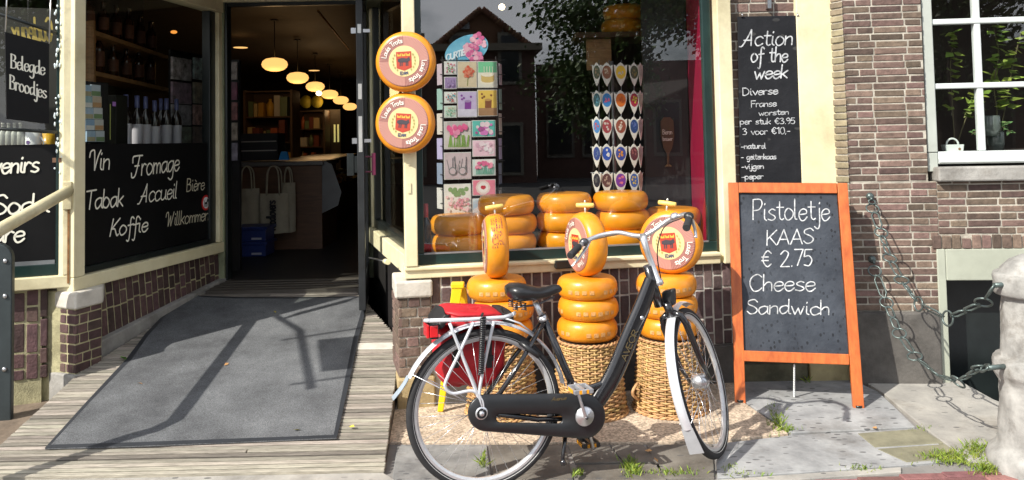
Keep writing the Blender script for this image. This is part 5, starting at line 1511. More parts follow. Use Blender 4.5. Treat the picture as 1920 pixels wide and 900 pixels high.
for sd in (-1, 1):
    mb = MB(); g = [hb(sd * .2755, -.10, .075), hb(sd * .278, -.125, .075), hb(sd * .285, -.205, .075), hb(sd * .2855, -.21, .075)]
    mb.tube([g[0], g[0].lerp(g[1], .2), g[1], g[2], g[3]], [.0155, .0175, .0165, .0175, .015], 14); mb.build('grip', rubber, bar)
    mb = MB(); mb.tube([hb(sd * .255, -.0, .065), hb(sd * .268, -.03, .045), hb(sd * .287, -.10, .028), hb(sd * .305, -.19, .018)], [.011, .010, .008, .0065], 8, flat_=(1, .6)); mb.build('brake_lever', alu, bar)
    mb = MB(); mb.ell(hb(sd * .266, -.05, .075), (.024, .022, .020), 10); mb.build('shifter', M('dark_steel', (.12, .12, .13), .3, metal=.8) if sd > 0 else case_black, bar)
    mb = MB(); mb.tube(catmull([hb(sd * .26, .0, .06), hb(sd * .19, .10, .03), hb(sd * .08, .12, .0), hb(0.02 * sd, .07, -.10), axis0 + S_ * .52 + E_ * .03], 6), .0028, 6); mb.build('brake_cable', rubber, bar)
mb = MB(); mb.lathe([(0, .022), (.014, .020), (.022, .010), (.024, 0), (0, 0)], hb(-.17, .055, .055), S_, 18); mb.build('bell', alu, bar)

# ---- coiled lock hanging on the rack
mb = MB()
a_, b_ = bp(906, 596, -.085), bp(902, 702, -.088)
npt = 260
mb.tube([a_.lerp(b_, i / npt) + V((.010 * math.cos(i * .62), .010 * math.sin(i * .62), 0)) for i in range(npt + 1)], .0046, 5)
mb.tube([bp(903, 592, -.085), bp(905, 588, -.06), bp(904, 590, .02)], .006, 6)
tag(mb.build('cable_lock', M('lock_black', (.02, .02, .022), .3, coat=.3)), 'black coiled cable lock dangling from the bicycle rack', 'lock')
# ---- red bag on the far side of the rack
red = M('bag_red', (.48, .012, .02), .55, var=.25, vs=5, bump=.4, bs=20)
bagk = M('bag_black', (.015, .014, .015), .6, var=.3, vs=8)
bag = thing('pannier_bag', 'red pannier bag with black trim hanging behind the bicycle rack', 'bag', bp(880, 720, .15))
def soft(name, px, n0, n1, m, par, puff=.02, wob=.006, seed=1, e=.35):
    """A stuffed cloth shape filling four photographed corners between two depths."""
    rnd = random.Random(seed)
    c = [BK.hit(x, y, (n0 + n1) / 2) for x, y in px]          # lower left, lower right, upper right, upper left
    K, Rr = 22, 30; rows = []
    ph = [rnd.uniform(0, 6) for _ in range(6)]
    for i in range(K + 1):
        v = -1 + 2 * i / K; sv = abs(v) ** 7
        row = []
        for j in range(Rr):
            t = 2 * PI * j / Rr; cx, cn = math.cos(t), math.sin(t)
            x = (abs(cx) ** e) * (1 if cx > 0 else -1); n = (abs(cn) ** e) * (1 if cn > 0 else -1)
            sh = (1 - .9 * sv) ** .5
            w = wob * (math.sin(5 * v + 3 * x + ph[0]) + math.sin(9 * x - 4 * v + ph[1]) * .7 + math.sin(13 * v + 7 * n + ph[2]) * .4)
            xx, vv = (x * sh + 1) / 2, (v + 1) / 2
            u = (c[0][0] * (1 - xx) + c[1][0] * xx) * (1 - vv) + (c[3][0] * (1 - xx) + c[2][0] * xx) * vv
            z = (c[0][1] * (1 - xx) + c[1][1] * xx) * (1 - vv) + (c[3][1] * (1 - xx) + c[2][1] * xx) * vv
            nn_ = (n0 + n1) / 2 + (n1 - n0) / 2 * n * sh - puff * (1 - v * v) * max(0, -n) + w * (-n)
            row.append(BK.p(u + w * .5, nn_, z + w * .4 - .012 * (1 - x * x) * (v > .8)))
        rows.append(row)
    mb = MB(); mb.grid(rows, True, True); mb.face(rows[0]); mb.face(rows[-1])
    return mb.build(name, m, par)
soft('body', [(818, 722), (938, 722), (944, 600), (810, 600)], .085, .23, red, bag, .03, .007, 3)
soft('flap', [(806, 606), (946, 600), (936, 577), (832, 570)], .02, .25, red, bag, .0, .006, 5, .5)
soft('flap_end', [(928, 606), (958, 602), (952, 578), (930, 574)], .02, .245, bagk, bag, .0, .004, 7, .5)
soft('flap_end', [(800, 614), (826, 608), (838, 578), (826, 574)], .02, .25, bagk, bag, .0, .004, 8, .5)
for x in (850, 912):
    mb = MB(); q0, q1 = BK.hit(x, 690, .05), BK.hit(x + 9, 606, .05); mb.fbox(BK, q0[0], q1[0], .046, .054, q0[1], q1[1]); mb.build('strap', bagk, bag)
    mb = MB(); mb.fbox(BK, q0[0] - .006, q1[0] + .006, .042, .056, q0[1] + .03, q0[1] + .055); mb.build('buckle', bagk, bag, bevel=.003)
# ---- yellow folding stand behind it
yel = M('yellow_plastic', (.80, .55, .01), .4, var=.08)
ys = thing('folding_stand', 'yellow folding floor stand half hidden behind the red bag', 'floor stand', ground(826, 778))
for pts, d0, d1 in (([(820, 778), (831, 778), (868, 534), (848, 532)], ground(826, 778).y, 4.62), ([(884, 760), (896, 760), (874, 540), (860, 540)], ground(890, 760).y + .08, 4.68)):
    mb = MB(); a = [at(*pts[0], d0), at(*pts[1], d0), at(*pts[2], d1), at(*pts[3], d1)]
    a[0].z = a[1].z = .016
    mb.prism(a, (0, .022, 0)); mb.build('leg', yel, ys, bevel=.005)
mb = MB(); p = at(858, 535, 4.64); mb.box((p.x, p.y + .01, p.z), (.075, .07, .03)); mb.build('hinge', yel, ys, bevel=.006)

# ---- black box on the sill, door hook, grey post
mb = MB(); c0, c1_ = FC.hit(1040, 500, -.05), FC.hit(1086, 497, -.05)
mb.fbox(FC, c0[0], c1_[0], -.075, -.036, zs1 + .002 - .05, zs1 + .0)
tag(mb.build('sill_box', black_paint, bevel=.006), 'small black box fixed to the cream sill behind the upright cheese', 'box')
mb = MB(); p, q = at(692, 483, 5.6), at(722, 490, 5.15); mb.tube([p, q], .005, 6); dh_ = part(mb, 'door_hook', steel)
mb = MB(); mb.tube([q, q + (q - p).normalized() * .08], .018, 8); mb.build('hook_handle', cream_worn, dh_)
gp = M('grey_iron', (.035, .045, .048), .4, var=.25, vs=5, metal=.2, stain=.3)
p0 = foot(-6, 4.62)
mb = MB(); GF = Fr(p0, (1, .2, 0)); w2 = .085; zt5 = at(8, 457, 4.62).z
out = [GF.p(-w2, 0, 0), GF.p(w2, 0, 0)] + [GF.p(w2 * math.cos(a), 0, zt5 - w2 + w2 * math.sin(a)) for a in [PI * i / 12 for i in range(13)]]
mb.prism(out, GF.n * .045)
gpo = mb.build('iron_post', gp, bevel=.006); tag(gpo, 'grey iron post with rounded top at the left window', 'post')
for zz_ in (zt5 - .1, zt5 - .3, .3):
    mb = MB(); mb.ell(GF.p(.05, -.002, zz_), (.014, .010, .014), 8); mb.build('bolt', steel, gpo)


# ---- a framed sign out on the left, whose shadow lies on the mat
def up_sun(px, py, t=3.3):
    u, z = FR_.hit(px, py); return FR_.p(u, 0, z) - SUN_DIR * t
hs_ = thing('bracket_sign', 'iron framed bracket sign that throws its shadow on the mat', 'sign', up_sun(640, 660))
mb = MB(); c = [up_sun(605, 700), up_sun(664, 694), up_sun(676, 632), up_sun(598, 640)]; mb.prism(c, SUN_DIR * .02); mb.build('panel', black_paint, hs_)
mb = MB()
for a, b2, r in (((566, 622), (588, 732), .022), ((535, 640), (678, 618), .012), ((550, 724), (660, 708), .012)): mb.tube([up_sun(*a), up_sun(*b2)], r, 8)
mb.tube([up_sun(566, 622), up_sun(566, 622) + V((-1.0, 1.3, .1))], .02, 8)
mb.build('iron_frame', black_paint, hs_)

# ---- grass in the joints
gm_ = M('grass_blade', (.12, .22, .02), .6, var=.4, vs=30, island=.35, tint=(.26, .32, .04))
mb = MB()
def blades(px, py, rx, ry, n, h):
    for i in range(n):
        p = ground(px + random.gauss(0, rx), py + random.gauss(0, ry), .008); a = random.uniform(0, 2 * PI)
        hh = h * random.uniform(.4, 1.2); d = V((math.cos(a), math.sin(a), 0)); lean = V((random.gauss(0, .5), random.gauss(0, .5), 0)) * hh
        w_ = random.uniform(.0016, .0035)
        mb.face([p - d * w_, p + d * w_, p + d * w_ * .7 + lean * .4 + V((0, 0, hh * .6)), p + lean + V((0, 0, hh))])
for a in ((1800, 862, 30, 6, 520, .026), (1832, 848, 14, 8, 360, .034), (1850, 880, 14, 5, 240, .03), (1768, 858, 20, 5, 160, .03), (1458, 796, 7, 8, 130, .035), (1475, 808, 10, 3, 90, .03), (1180, 878, 8, 7, 130, .035), (1190, 888, 5, 3, 60, .04),
          (905, 868, 3, 6, 70, .035), (1258, 888, 30, 3, 110, .025), (1085, 889, 6, 3, 50, .03), (1402, 890, 26, 3, 60, .02), (1450, 770, 6, 8, 60, .025), (1512, 712, 4, 4, 50, .05), (1620, 880, 20, 3, 60, .02), (1370, 877, 10, 2, 30, .02), (1735, 806, 12, 3, 60, .02)): blades(*a)
tag(mb.build('grass', gm_, org=(1.0, 3.6, 0), merge=False), kind='stuff')
mb = MB()
for px, py, c in ((232, 676, 0), (516, 589, 1), (425, 688, 2), (557, 812, 1), (263, 724, 2), (660, 806, 1), (885, 738, 1), (1230, 862, 2), (1216, 845, 2), (1640, 802, 2)):
    mb.mi = c
    on_mat = px < 700
    if on_mat: u, z = FR_.hit(px, py); p = FR_.p(u, -.018, z)
    else: p = ground(px, py, .022)
    for q in range(3 if c == 0 else 1):
        a = random.uniform(0, 6); d = V((math.cos(a), math.sin(a), .15)); e = V((-math.sin(a), math.cos(a), .1)); s = .02 if c else .035
        mb.face([p - d * s, p + e * s * .5 + V((0, 0, .006)), p + d * s, p - e * s * .5])
tag(mb.build('fallen_leaves', [flat((.12, .3, .03)), flat((.5, .42, .06)), flat((.45, .25, .1))], org=(-1, 4.5, 0), merge=False), kind='stuff')

# ================================================================== IN THE DISPLAY WINDOW
white_card = M('card_white', (.62, .62, .59), .35, var=.05)
wire = M('rack_wire', (.30, .31, .32), .35, metal=.7)
wire_b = M('rack_black', (.015, .015, .016), .4)
# ---- wheels of cheese on the window floor
DG = 'orange cheese wheels stacked inside the display window'
RW, HW = .180, .122
wc = flat_cheese('gouda_cheese', 'x', RW, HW, rind_dark, DG, band=False)
first = True
for px, n, k_, nm in ((862, .34, 2, 'leftmost window stack, beside the bottle'), (952, .27, 3, 'window stack behind the rim-printed upright cheese'), (1058, .30, 3, 'window stack left of the middle upright cheese'), (1166, .28, 3, 'window stack under the tulip ornaments'), (1264, .30, 2, 'window stack beside the plum red panel')):
    u = FC.hit(px, 430, n)[0]; p = FC.p(u, n, dz)
    for i in range(k_):
        m = Matrix.Translation((p.x + random.uniform(-.012, .012), p.y + random.uniform(-.01, .01), dz + .002 + i * (HW - .002))) @ Matrix.Rotation(random.uniform(0, 6), 4, 'Z')
        lab = '%s cheese of the %s' % (('lowest', 'top' if k_ == 2 else 'middle', 'top')[i], nm)
        if first: wc.matrix_world = m; wc['label'] = lab; first = False
        else: dup(wc, m, lab, DG)
# ---- greeting-card rack
NR = .52
CR = Fr(FC.p(0, NR, 0), FC.x)
def RQ(px, py): return CR.hit(px, py)
cr = thing('card_rack', 'wire rack of greeting cards with a blue oval flower header behind the pane', 'card rack', CR.p(RQ(885, 400)[0], .05, dz))
mb = MB()
for px in (830, 857, 895, 931):
    u, z = RQ(px, 105); mb.tube([CR.p(u, .03, dz + .002), CR.p(u, .03, z)], .004, 5)
for py in range(112, 420, 27):
    a, b2 = RQ(826, py), RQ(948, py); mb.tube([CR.p(a[0], .028, a[1]), CR.p(b2[0], .028, b2[1])], .003, 5)
u = RQ(890, 300)[0]; mb.tube([CR.p(u, .12, dz + .002), CR.p(u, .12, RQ(890, 105)[1])], .012, 8)
mb.build('wire_frame', wire_b, cr)
mb = MB(); c = RQ(876, 93); 
el_ = [(c[0] + .155 * math.cos(2 * PI * i / 36) * math.cos(.42) - .095 * math.sin(2 * PI * i / 36) * math.sin(.42), c[1] + .155 * math.cos(2 * PI * i / 36) * math.sin(.42) + .095 * math.sin(2 * PI * i / 36) * math.cos(.42)) for i in range(36)]
mb.prism([CR.p(a, .03, b2) for a, b2 in el_], CR.n * .006); hd_ = mb.build('header_card', M('header_blue', (.06, .36, .62), .4, var=.25, vs=6, tint=(.22, .55, .72)), cr)
mb = MB()
pinks = [flat((.75, .25, .42)), flat((.80, .45, .55)), flat((.62, .12, .3))]
for cx, cy, r in ((898, 76, .050), (893, 106, .045), (880, 92, .04)):
    for i in range(26):
        a = random.uniform(0, 6.28); rr = r * math.sqrt(random.random()); mb.mi = i % 3
        q = RQ(cx, cy); mb.disc(CR.p(q[0] + rr * math.cos(a), .0285 - i * .0001, q[1] + rr * math.sin(a)), CR.n * -1, random.uniform(.008, .02), 8)
mb.build('printed_flowers', pinks, hd_)
mb = MB(); q0_ = RQ(838, 113); write(mb, 'OURTIE', CR, q0_[0], q0_[1], .022, .008, n=.027, width=.13, rise=.32); mb.build('lettering', flat((.75, .85, .9)), hd_)
def motif(mb, kind, c, w, h, cols):
    """A printed picture made of small flat shapes, c the lower left corner on the rack's plane."""
    P = lambda x, y, k: CR.p(c[0] + x * w, -.0052 - k * .0002, c[1] + y * h)
    nn = CR.n * -1
    def dot(x, y, r, mi, k, ry=None): mb.mi = mi; mb.face([P(x + r * math.cos(2 * PI * i / 10), y + (ry or r * w / h) * math.sin(2 * PI * i / 10), k) for i in range(10)])
    def quad(x0, y0, x1, y1, mi, k, dx=0): mb.mi = mi; mb.face([P(x0, y0, k), P(x1, y0, k), P(x1 + dx, y1, k), P(x0 + dx, y1, k)])
    if kind == 'dots':
        for i in range(38): dot(random.uniform(.1, .9), random.uniform(.1, .9), random.uniform(.03, .07), 1 + i % (len(cols) - 1), i)
    elif kind == 'flower':
        quad(.47, .05, .52, .5, 2, 0, .06)
        for i in range(22): a = i * 2.4; r = .06 + .013 * i; dot(.55 + r * math.cos(a) * .8, .6 + r * math.sin(a) * .65, .085, 1 if i % 2 else 3, 30 - i)
    elif kind == 'cake':
        quad(0, .58, 1, 1, 1, 0); dot(.5, .22, .42, 3, 1, .12); quad(.15, .25, .85, .5, 2, 2); dot(.5, .5, .35, 3, 3, .09); dot(.5, .26, .35, 2, 1.5, .08)
        for x in (.3, .45, .6, .75): quad(x, .55, x + .03, .82, 3, 4)
    elif kind == 'pot':
        quad(0, 0, 1, .3, 2, 0); quad(.35, .3, .7, .62, 1, 1, .02); dot(.52, .62, .18, 3, 2, .05)
        for x, y in ((.2, .85), (.32, .75), (.22, .7), (.7, .8)): dot(x, y, .06, 1, 3)
    elif kind == 'tulips':
        quad(.1, .62, .9, 1, 3, 0)
        for i in range(16): x = .12 + .05 * i; quad(x, .05, x + .035, .5, 2, 1 + i, random.uniform(-.06, .08))
        for i in range(14): dot(random.uniform(.15, .85), random.uniform(.5, .85), .085, 1 if i % 3 else 4, 20 + i, .11)
    elif kind == 'roses':
        for i in range(12): dot(random.uniform(.15, .85), random.uniform(.6, .85), .09, 2, i)
        for i in range(40): dot(random.uniform(.08, .92), random.uniform(.08, .6), .055, 1 if i % 2 else 3, 12 + i)
    elif kind == 'cup':
        dot(.45, .5, .33, 3, 0); dot(.45, .5, .24, 2, 1); dot(.42, .52, .08, 1, 2); dot(.5, .52, .08, 1, 2.1); dot(.46, .45, .06, 1, 2.2)
    elif kind == 'lines':
        for i in range(14): x = random.uniform(.1, .9); quad(x, random.uniform(.1, .4), x + .03, random.uniform(.5, .9), 1 + i % (len(cols) - 1), i, random.uniform(-.1, .1))
        for x in (.3, .68): 
            dot(x, .3, .16, 2, 20); dot(x, .3, .12, 0, 21)
    else:
        for i in range(20): dot(random.uniform(.15, .85), random.uniform(.2, .8), random.uniform(.05, .13), 1 + i % (len(cols) - 1), i)
CG = 'greeting cards in the window rack'
cards = [
 ((833, 115, 856, 140), 'dots', [(.72, .72, .68), (.6, .05, .1), (.1, .3, .12), (.55, .2, .35)], 'small white card with red and green floral pattern, below the blue header'),
 ((833, 144, 856, 167), 'lines', [(.35, .25, .45), (.5, .4, .6), (.25, .15, .35)], 'small purple greeting card of the narrow left column'),
 ((833, 172, 856, 194), 'dots', [(.72, .74, .70), (.1, .35, .4), (.6, .2, .2)], 'small white card with scattered teal and red dots'),
 ((833, 198, 856, 221), 'dots', [(.55, .68, .58), (.2, .45, .3), (.6, .5, .4)], 'small pale green dotted greeting card'),
 ((858, 115, 894, 165), 'flower', [(.62, .52, .36), (.65, .12, .06), (.2, .22, .06), (.7, .25, .15)], 'greeting card with a big orange and red flower'),
 ((896, 115, 932, 165), 'cake', [(.72, .70, .60), (.18, .55, .30), (.62, .45, .16), (.8, .75, .6)], 'greeting card with a birthday cake under a green band'),
 ((858, 171, 894, 220), 'pot', [(.50, .42, .62), (.22, .05, .3), (.6, .58, .68), (.35, .25, .45)], 'lilac greeting card with purple flowers beside a pot'),
 ((896, 168, 932, 218), 'pot', [(.72, .50, .10), (.22, .08, .03), (.35, .2, .1), (.5, .3, .1)], 'yellow greeting card with a brown pot'),
 ((833, 227, 883, 280), 'tulips', [(.60, .55, .52), (.72, .12, .28), (.22, .38, .08), (.45, .42, .40), (.8, .3, .45)], 'large greeting card with a bunch of pink tulips'),
 ((885, 225, 929, 257), 'blobs', [(.12, .48, .42), (.62, .2, .5), (.75, .6, .65), (.4, .1, .3)], 'teal edged card with purple and pink sweets'),
 ((886, 262, 929, 294), 'blobs', [(.75, .52, .60), (.8, .65, .7), (.65, .4, .5), (.75, .7, .72)], 'pale pink greeting card with blurred blossoms'),
 ((833, 285, 883, 337), 'lines', [(.55, .45, .47), (.15, .14, .15), (.2, .2, .2), (.65, .55, .55)], 'greyish pink card with two bicycle wheels'),
 ((886, 298, 929, 330), 'tulips', [(.55, .65, .62), (.7, .15, .3), (.15, .4, .3), (.75, .7, .68), (.8, .3, .4)], 'wide card with pink tulips above a teal strip'),
 ((833, 344, 883, 402), 'roses', [(.74, .72, .66), (.62, .28, .34), (.2, .32, .12), (.78, .55, .56)], 'white card with many small pink roses'),
 ((886, 336, 929, 367), 'cup', [(.72, .22, .30), (.5, .02, .04), (.8, .75, .7), (.75, .6, .55)], 'pink greeting card with a red heart in a cup'),
 ((886, 371, 929, 400), 'lines', [(.40, .52, .62), (.2, .3, .45), (.6, .6, .6)], 'pale blue card in the lowest row of the rack'),
]
for (x0, y0, x1, y1), kind, cols, lab in cards:
    a, b2 = RQ(x0, y1), RQ(x1, y0)
    c = thing('greeting_card', lab, 'card', CR.p((a[0] + b2[0]) / 2, 0, a[1]), CG)
    mb = MB(); mb.fbox(CR, a[0], b2[0], -.004, .012, a[1], b2[1]); mb.build('card', white_card, c)
    mb = MB(); mt_ = .004; w_, h_ = b2[0] - a[0] - 2 * mt_, b2[1] - a[1] - 2 * mt_
    mb.fbox(CR, a[0] + mt_, b2[0] - mt_, -.005, -.0038, a[1] + mt_, b2[1] - mt_)
    motif(mb, kind, (a[0] + mt_, a[1] + mt_), w_, h_, cols)
    mb.build('picture', [M('print_%02x%02x%02x' % tuple(int(q * 255) for q in col), col, .4, var=.12, vs=14) for i, col in enumerate(cols)], c)
# cards on the rack's turned sides, seen on edge
EG = 'cards seen on edge at the sides of the window rack'
ecol = [(.5, .4, .45), (.3, .45, .4), (.6, .55, .5), (.45, .4, .6), (.25, .3, .4), (.62, .6, .56)]
ep = None
i = 0
for xs_, sd in (((937, 944), 1), ((822, 829), -1)):
    for y0 in range(118, 400, 47):
        a, b2 = RQ(xs_[0], y0 + 40), RQ(xs_[1], y0)
        mb = MB(); dpt = .07
        p = [CR.p(a[0] if sd > 0 else b2[0], .03, a[1]), CR.p(b2[0] if sd > 0 else a[0], .03 + dpt, a[1])]
        mb.prism([p[0], p[1], p[1] + V((0, 0, b2[1] - a[1])), p[0] + V((0, 0, b2[1] - a[1]))], CR.x * .004)
        tag(mb.build('greeting_card', flat(ecol[i % 6])), 'card seen on edge at the %s side of the window rack' % ('far' if sd > 0 else 'doorward'), 'card', 'cards seen on edge, %s side of the rack' % ('far' if sd > 0 else 'doorward'))
        i += 1
# ---- rack of tulip-shaped ornaments
TR_ = Fr(FC.p(0, .48, 0), FC.x)
TQ = lambda x, y: TR_.hit(x, y)
tk = thing('ornament_rack', 'wire rack of white tulip ornaments with painted ovals behind the pane', 'ornament rack', TR_.p(TQ(1160, 400)[0], .05, dz))
mb = MB()
for px in (1124, 1143, 1166, 1190):
    a, b2 = TQ(px, 112), TQ(px, 385); mb.tube([TR_.p(a[0], .012, a[1]), TR_.p(b2[0], .012, dz + .3)], .003, 5)
for py in (122, 173, 225, 276, 324):
    a, b2 = TQ(1108, py), TQ(1208, py); mb.tube([TR_.p(a[0], .014, a[1]), TR_.p(b2[0], .014, b2[1])], .003, 5)
u = TQ(1160, 300)[0]; mb.tube([TR_.p(u, .1, dz + .002), TR_.p(u, .1, TQ(1160, 112)[1])], .012, 8)
mb.build('wire_frame', wire, tk)
tul_w = M('ceramic_white', (.70, .69, .63), .25, var=.06, coat=.3)
TG2 = 'tulip ornaments hanging on the window rack'
names = [['dark green', 'brown village', 'yellow clog', 'deep olive', 'pale'], ['teal', 'blue field', 'orange', 'red and yellow', 'pale green'], ['sky blue', 'red street', 'brown street', 'dark blue', 'grey'], ['navy', 'white bird on blue', 'fruit coloured', 'maroon', 'pale grey'], ['black', 'dark village', 'violet flower', 'blue and yellow', 'cream']]
cols_ = [[((.06, .07, .03), (.3, .2, .1)), ((.25, .10, .06), (.5, .4, .3)), ((.75, .50, .05), (.5, .5, .55)), ((.07, .07, .04), (.2, .15, .05)), ((.5, .5, .45), (.4, .4, .35))],
         [((.04, .12, .14), (.1, .3, .4)), ((.05, .22, .55), (.7, .15, .3)), ((.65, .16, .02), (.5, .1, .02)), ((.4, .02, .06), (.6, .5, .05)), ((.45, .5, .4), (.4, .4, .35))],
         [((.08, .25, .55), (.5, .1, .15)), ((.35, .06, .07), (.6, .5, .45)), ((.3, .08, .05), (.7, .6, .5)), ((.03, .07, .22), (.1, .15, .4)), ((.4, .42, .42), (.35, .35, .3))],
         [((.03, .06, .25), (.1, .15, .3)), ((.04, .10, .45), (.75, .75, .75)), ((.05, .08, .35), (.7, .3, .05)), ((.12, .03, .04), (.3, .1, .1)), ((.42, .44, .42), (.35, .35, .3))],
         [((.02, .02, .03), (.1, .1, .1)), ((.12, .06, .06), (.4, .3, .25)), ((.2, .05, .35), (.7, .2, .3)), ((.05, .12, .4), (.7, .5, .1)), ((.5, .48, .4), (.4, .4, .35))]]
rown = ['top row', 'second row', 'third row', 'fourth row', 'lowest row']
for r, py in enumerate((140, 192, 241, 292, 342)):
    for k_, (px, sx) in enumerate(((1117, .62), (1136, .95), (1162, 1.05), (1187, .85), (1199, .5))):
        c = TQ(px, py)
        o = thing('tulip_ornament', 'tulip ornament with %s picture in the %s of the rack' % (names[r][k_], rown[r]), 'ornament', TR_.p(c[0], -.02, c[1] - .08), TG2)
        hw_, hh_ = .045 * sx, .083
        out = [(0, -1), (.35, -.72), (.72, -.25), (.95, .25), (1, .8), (.62, .68), (.3, .88), (0, 1), (-.3, .88), (-.62, .68), (-1, .8), (-.95, .25), (-.72, -.25), (-.35, -.72)]
        ya = (1 - sx) * 1.0 * (1 if k_ > 2 else -1)
        Pq = lambda x, y, n: TR_.p(c[0] + x * hw_, -.025 + n + x * .03 * ya, c[1] + y * hh_)
        mb = MB(); mb.prism([Pq(x, y, 0) for x, y in out], TR_.n * .008); mb.build('body', tul_w, o, bevel=.002)
        mb = MB(); mb.face([Pq(.76 * math.cos(2 * PI * i / 18), .18 + .56 * math.sin(2 * PI * i / 18), -.001) for i in range(18)])
        mb.mi = 1
        for i in range(7):
            x, y = random.uniform(-.38, .38), random.uniform(-.1, .5); s = random.uniform(.08, .2); mb.face([Pq(x + s * math.cos(2 * PI * j / 7), y + s * .6 * math.sin(2 * PI * j / 7), -.0015 - i * .0001) for j in range(7)])
        mb.build('painted_oval', [flat(cols_[r][k_][0], .3), flat(cols_[r][k_][1], .3)], o)
# ---- red-capped bottle at the left end of the window
def bottle_prof(r, h): return [(0, 0), (r, .003), (r, h * .60), (r * .92, h * .66), (r * .42, h * .76), (r * .36, h * .80), (r * .36, h * .965), (r * .42, h * .97), (r * .42, h), (0, h)]
bgl = M('bottle_dark', (.018, .012, .010), .08, var=.3, coat=.5)
u = FC.hit(799, 440, .15)[0]; p = FC.p(u, .15, dz + .001)
wb_ = thing('wine_bottle', 'dark bottle with red cap at the left end of the display window', 'bottle', p)
mb = MB(); mb.lathe(bottle_prof(.032, .33), p, k=18); mb.build('body', bgl, wb_)
mb = MB(); mb.lathe([(.0142, .25), (.0152, .252), (.0152, .333), (0, .333)], p, k=14); mb.build('cap', flat((.5, .02, .03), .35), wb_)
# ---- upper shelf with two cheeses, wooden bracket
sh = thing('window_shelf', 'dark wooden shelf high in the display window carrying two cheeses', 'shelf', at(1160, 80, 6.6))
zs_ = at(1170, 66, 6.6).z
mb = MB(); a, b2 = at(1075, 66, 6.6), at(1225, 66, 6.6); mb.box(((a.x + b2.x) / 2, 6.62, zs_ - .02), (b2.x - a.x, .5, .04)); mb.build('board', wood_dark, sh)
mb = MB(); a = at(1122, 80, 6.5); mb.box((a.x, 6.5, zs_ - .17), (.20, .04, .25)); mb.build('bracket', wood_shelf, sh)
for k_, lb in ((0, 'lower cheese on the high window shelf'), (1, 'upper cheese on the high window shelf')):
    p = at(1168 + 4 * k_, 60, 6.6); dup(wc, Matrix.Translation((p.x, 6.6, zs_ + .002 + k_ * .121)), lb, 'cheeses on the high window shelf')
# ---- beer glass sign on the black partition
p = at(1252, 265, 5.74); q = 5.74 / 1500
bs_ = thing('glass_shaped_sign', 'small sign shaped like a stemmed beer glass on the black partition', 'sign', at(1252, 312, 5.74))
BSF = Fr((p.x, 5.74, p.z), (1, 0, 0))
mb = MB(); oc = [(-12, -38), (-12.5, -10), (-8, 12), (-2, 24), (-1.5, 42), (-7, 47), (7, 47), (1.5, 42), (2, 24), (8, 12), (12.5, -10), (12, -38), (6, -45), (-6, -45)]
mb.prism([BSF.p(x * q, 0, -y * q) for x, y in oc], (0, .012, 0)); mb.build('plate', M('beer_brown', (.10, .06, .025), .35, var=.3), bs_)
mb = MB(); 
for i, (s_, y, xh) in enumerate((('Bieren', -16, 5), ('brouwer', -4, 4))): write(mb, s_, BSF, -9 * q, -y * q - .01, xh * q, 1.0 * q, n=-.002, width=18 * q)
mb.build('lettering', flat((.6, .58, .5)), bs_)
# ---- spot lamp at the top
warm = glow('lamp_glow', (1.0, .52, .15), .95)
hot = glow('spot_glow', (1.0, .80, .50), 9.0)
p = at(941, 13, 5.7)
sl = thing('spot_lamp', 'small lit round spot lamp near the top of the display window', 'lamp', p)
mb = MB(); mb.ell(p, (.022, .022, .022), 12); mb.build('bulb', hot, sl)
mb = MB(); mb.tube([p + V((0, .01, .012)), p + V((0, .05, .05)), p + V((0, .05, .5))], .012, 8); mb.build('arm', wire_b, sl)

# ================================================================== THROUGH THE DOOR
# ---- hanging lamps
LG = 'glowing oval lamps hanging in a row in the shop'
lamp = thing('pendant_lamp', 'x', 'lamp', (0, 0, 0), LG)
mb = MB(); mb.lathe([(0, -.088), (.06, -.086), (.115, -.07), (.155, -.035), (.168, 0), (.155, .04), (.115, .072), (.05, .086), (0, .088)], k=28); mb.build('shade', warm, lamp)
mb = MB(); mb.tube([(0, 0, .085), (0, 0, .6)], .006, 6); mb.tube([(0, 0, .58), (0, 0, .6)], .05, 12); mb.build('cord', wire_b, lamp)
ordn = ['nearest and largest', 'second', 'third', 'fourth', 'fifth', 'last, beside the door edge']
for i, (px, py, w_) in enumerate(((515, 121, 48), (558, 146, 41), (591, 162.5, 35), (618, 177, 32), (639, 188, 29), (656, 200, 26))):
    D = .336 * 1500 / w_; p = at(px, py, D)
    m = Matrix.Translation(p)
    lb = 'glowing oval hanging lamp in the doorway, %s of the row' % ordn[i]
    if i == 0: lamp.matrix_world = m; lamp['label'] = lb
    else: dup(lamp, m, lb, LG)
for i, (px, py, w_, lb) in enumerate(((451, 89, 26, 'flat lit ceiling disc left of the hanging lamps'), (589, 132, 20, 'small lit ceiling disc above the hanging lamps'))):
    p = at(px, py, 12); p.z = min(p.z, ZC - .01)
    mb = MB(); mb.lathe([(0, -.006), (w_ * .5 * 12 / 1500, -.004), (w_ * .5 * 12 / 1500, 0), (0, 0)], p, k=20); tag(mb.build('ceiling_light', glow('lamp_glow_dim', (1, .55, .18), .8)), lb, 'lamp', 'flat ceiling lights inside the shop')
p = at(598, 175, 14); mb = MB(); mb.ell(p, (.05, .05, .04), 10); tag(mb.build('spot_lamp', hot), 'bright white spot light below the third hanging lamp', 'lamp')
mb = MB(); mb.tube([at(596, 20, 8.2), at(654, 92, 12.5)], .012, 6); tag(mb.build('ceiling_rail', M('copper_rail', (.35, .14, .03), .4, metal=.5)), 'thin copper coloured rail running along the shop ceiling', 'rail')
def lamp_light(p):
    d = bpy.data.lights.new('lamp_light', 'POINT'); d.energy = 3.5; d.color = (1, .62, .28); d.shadow_soft_size = .16
    o = bpy.data.objects.new('lamp_light', d); COL.objects.link(o); o.location = p
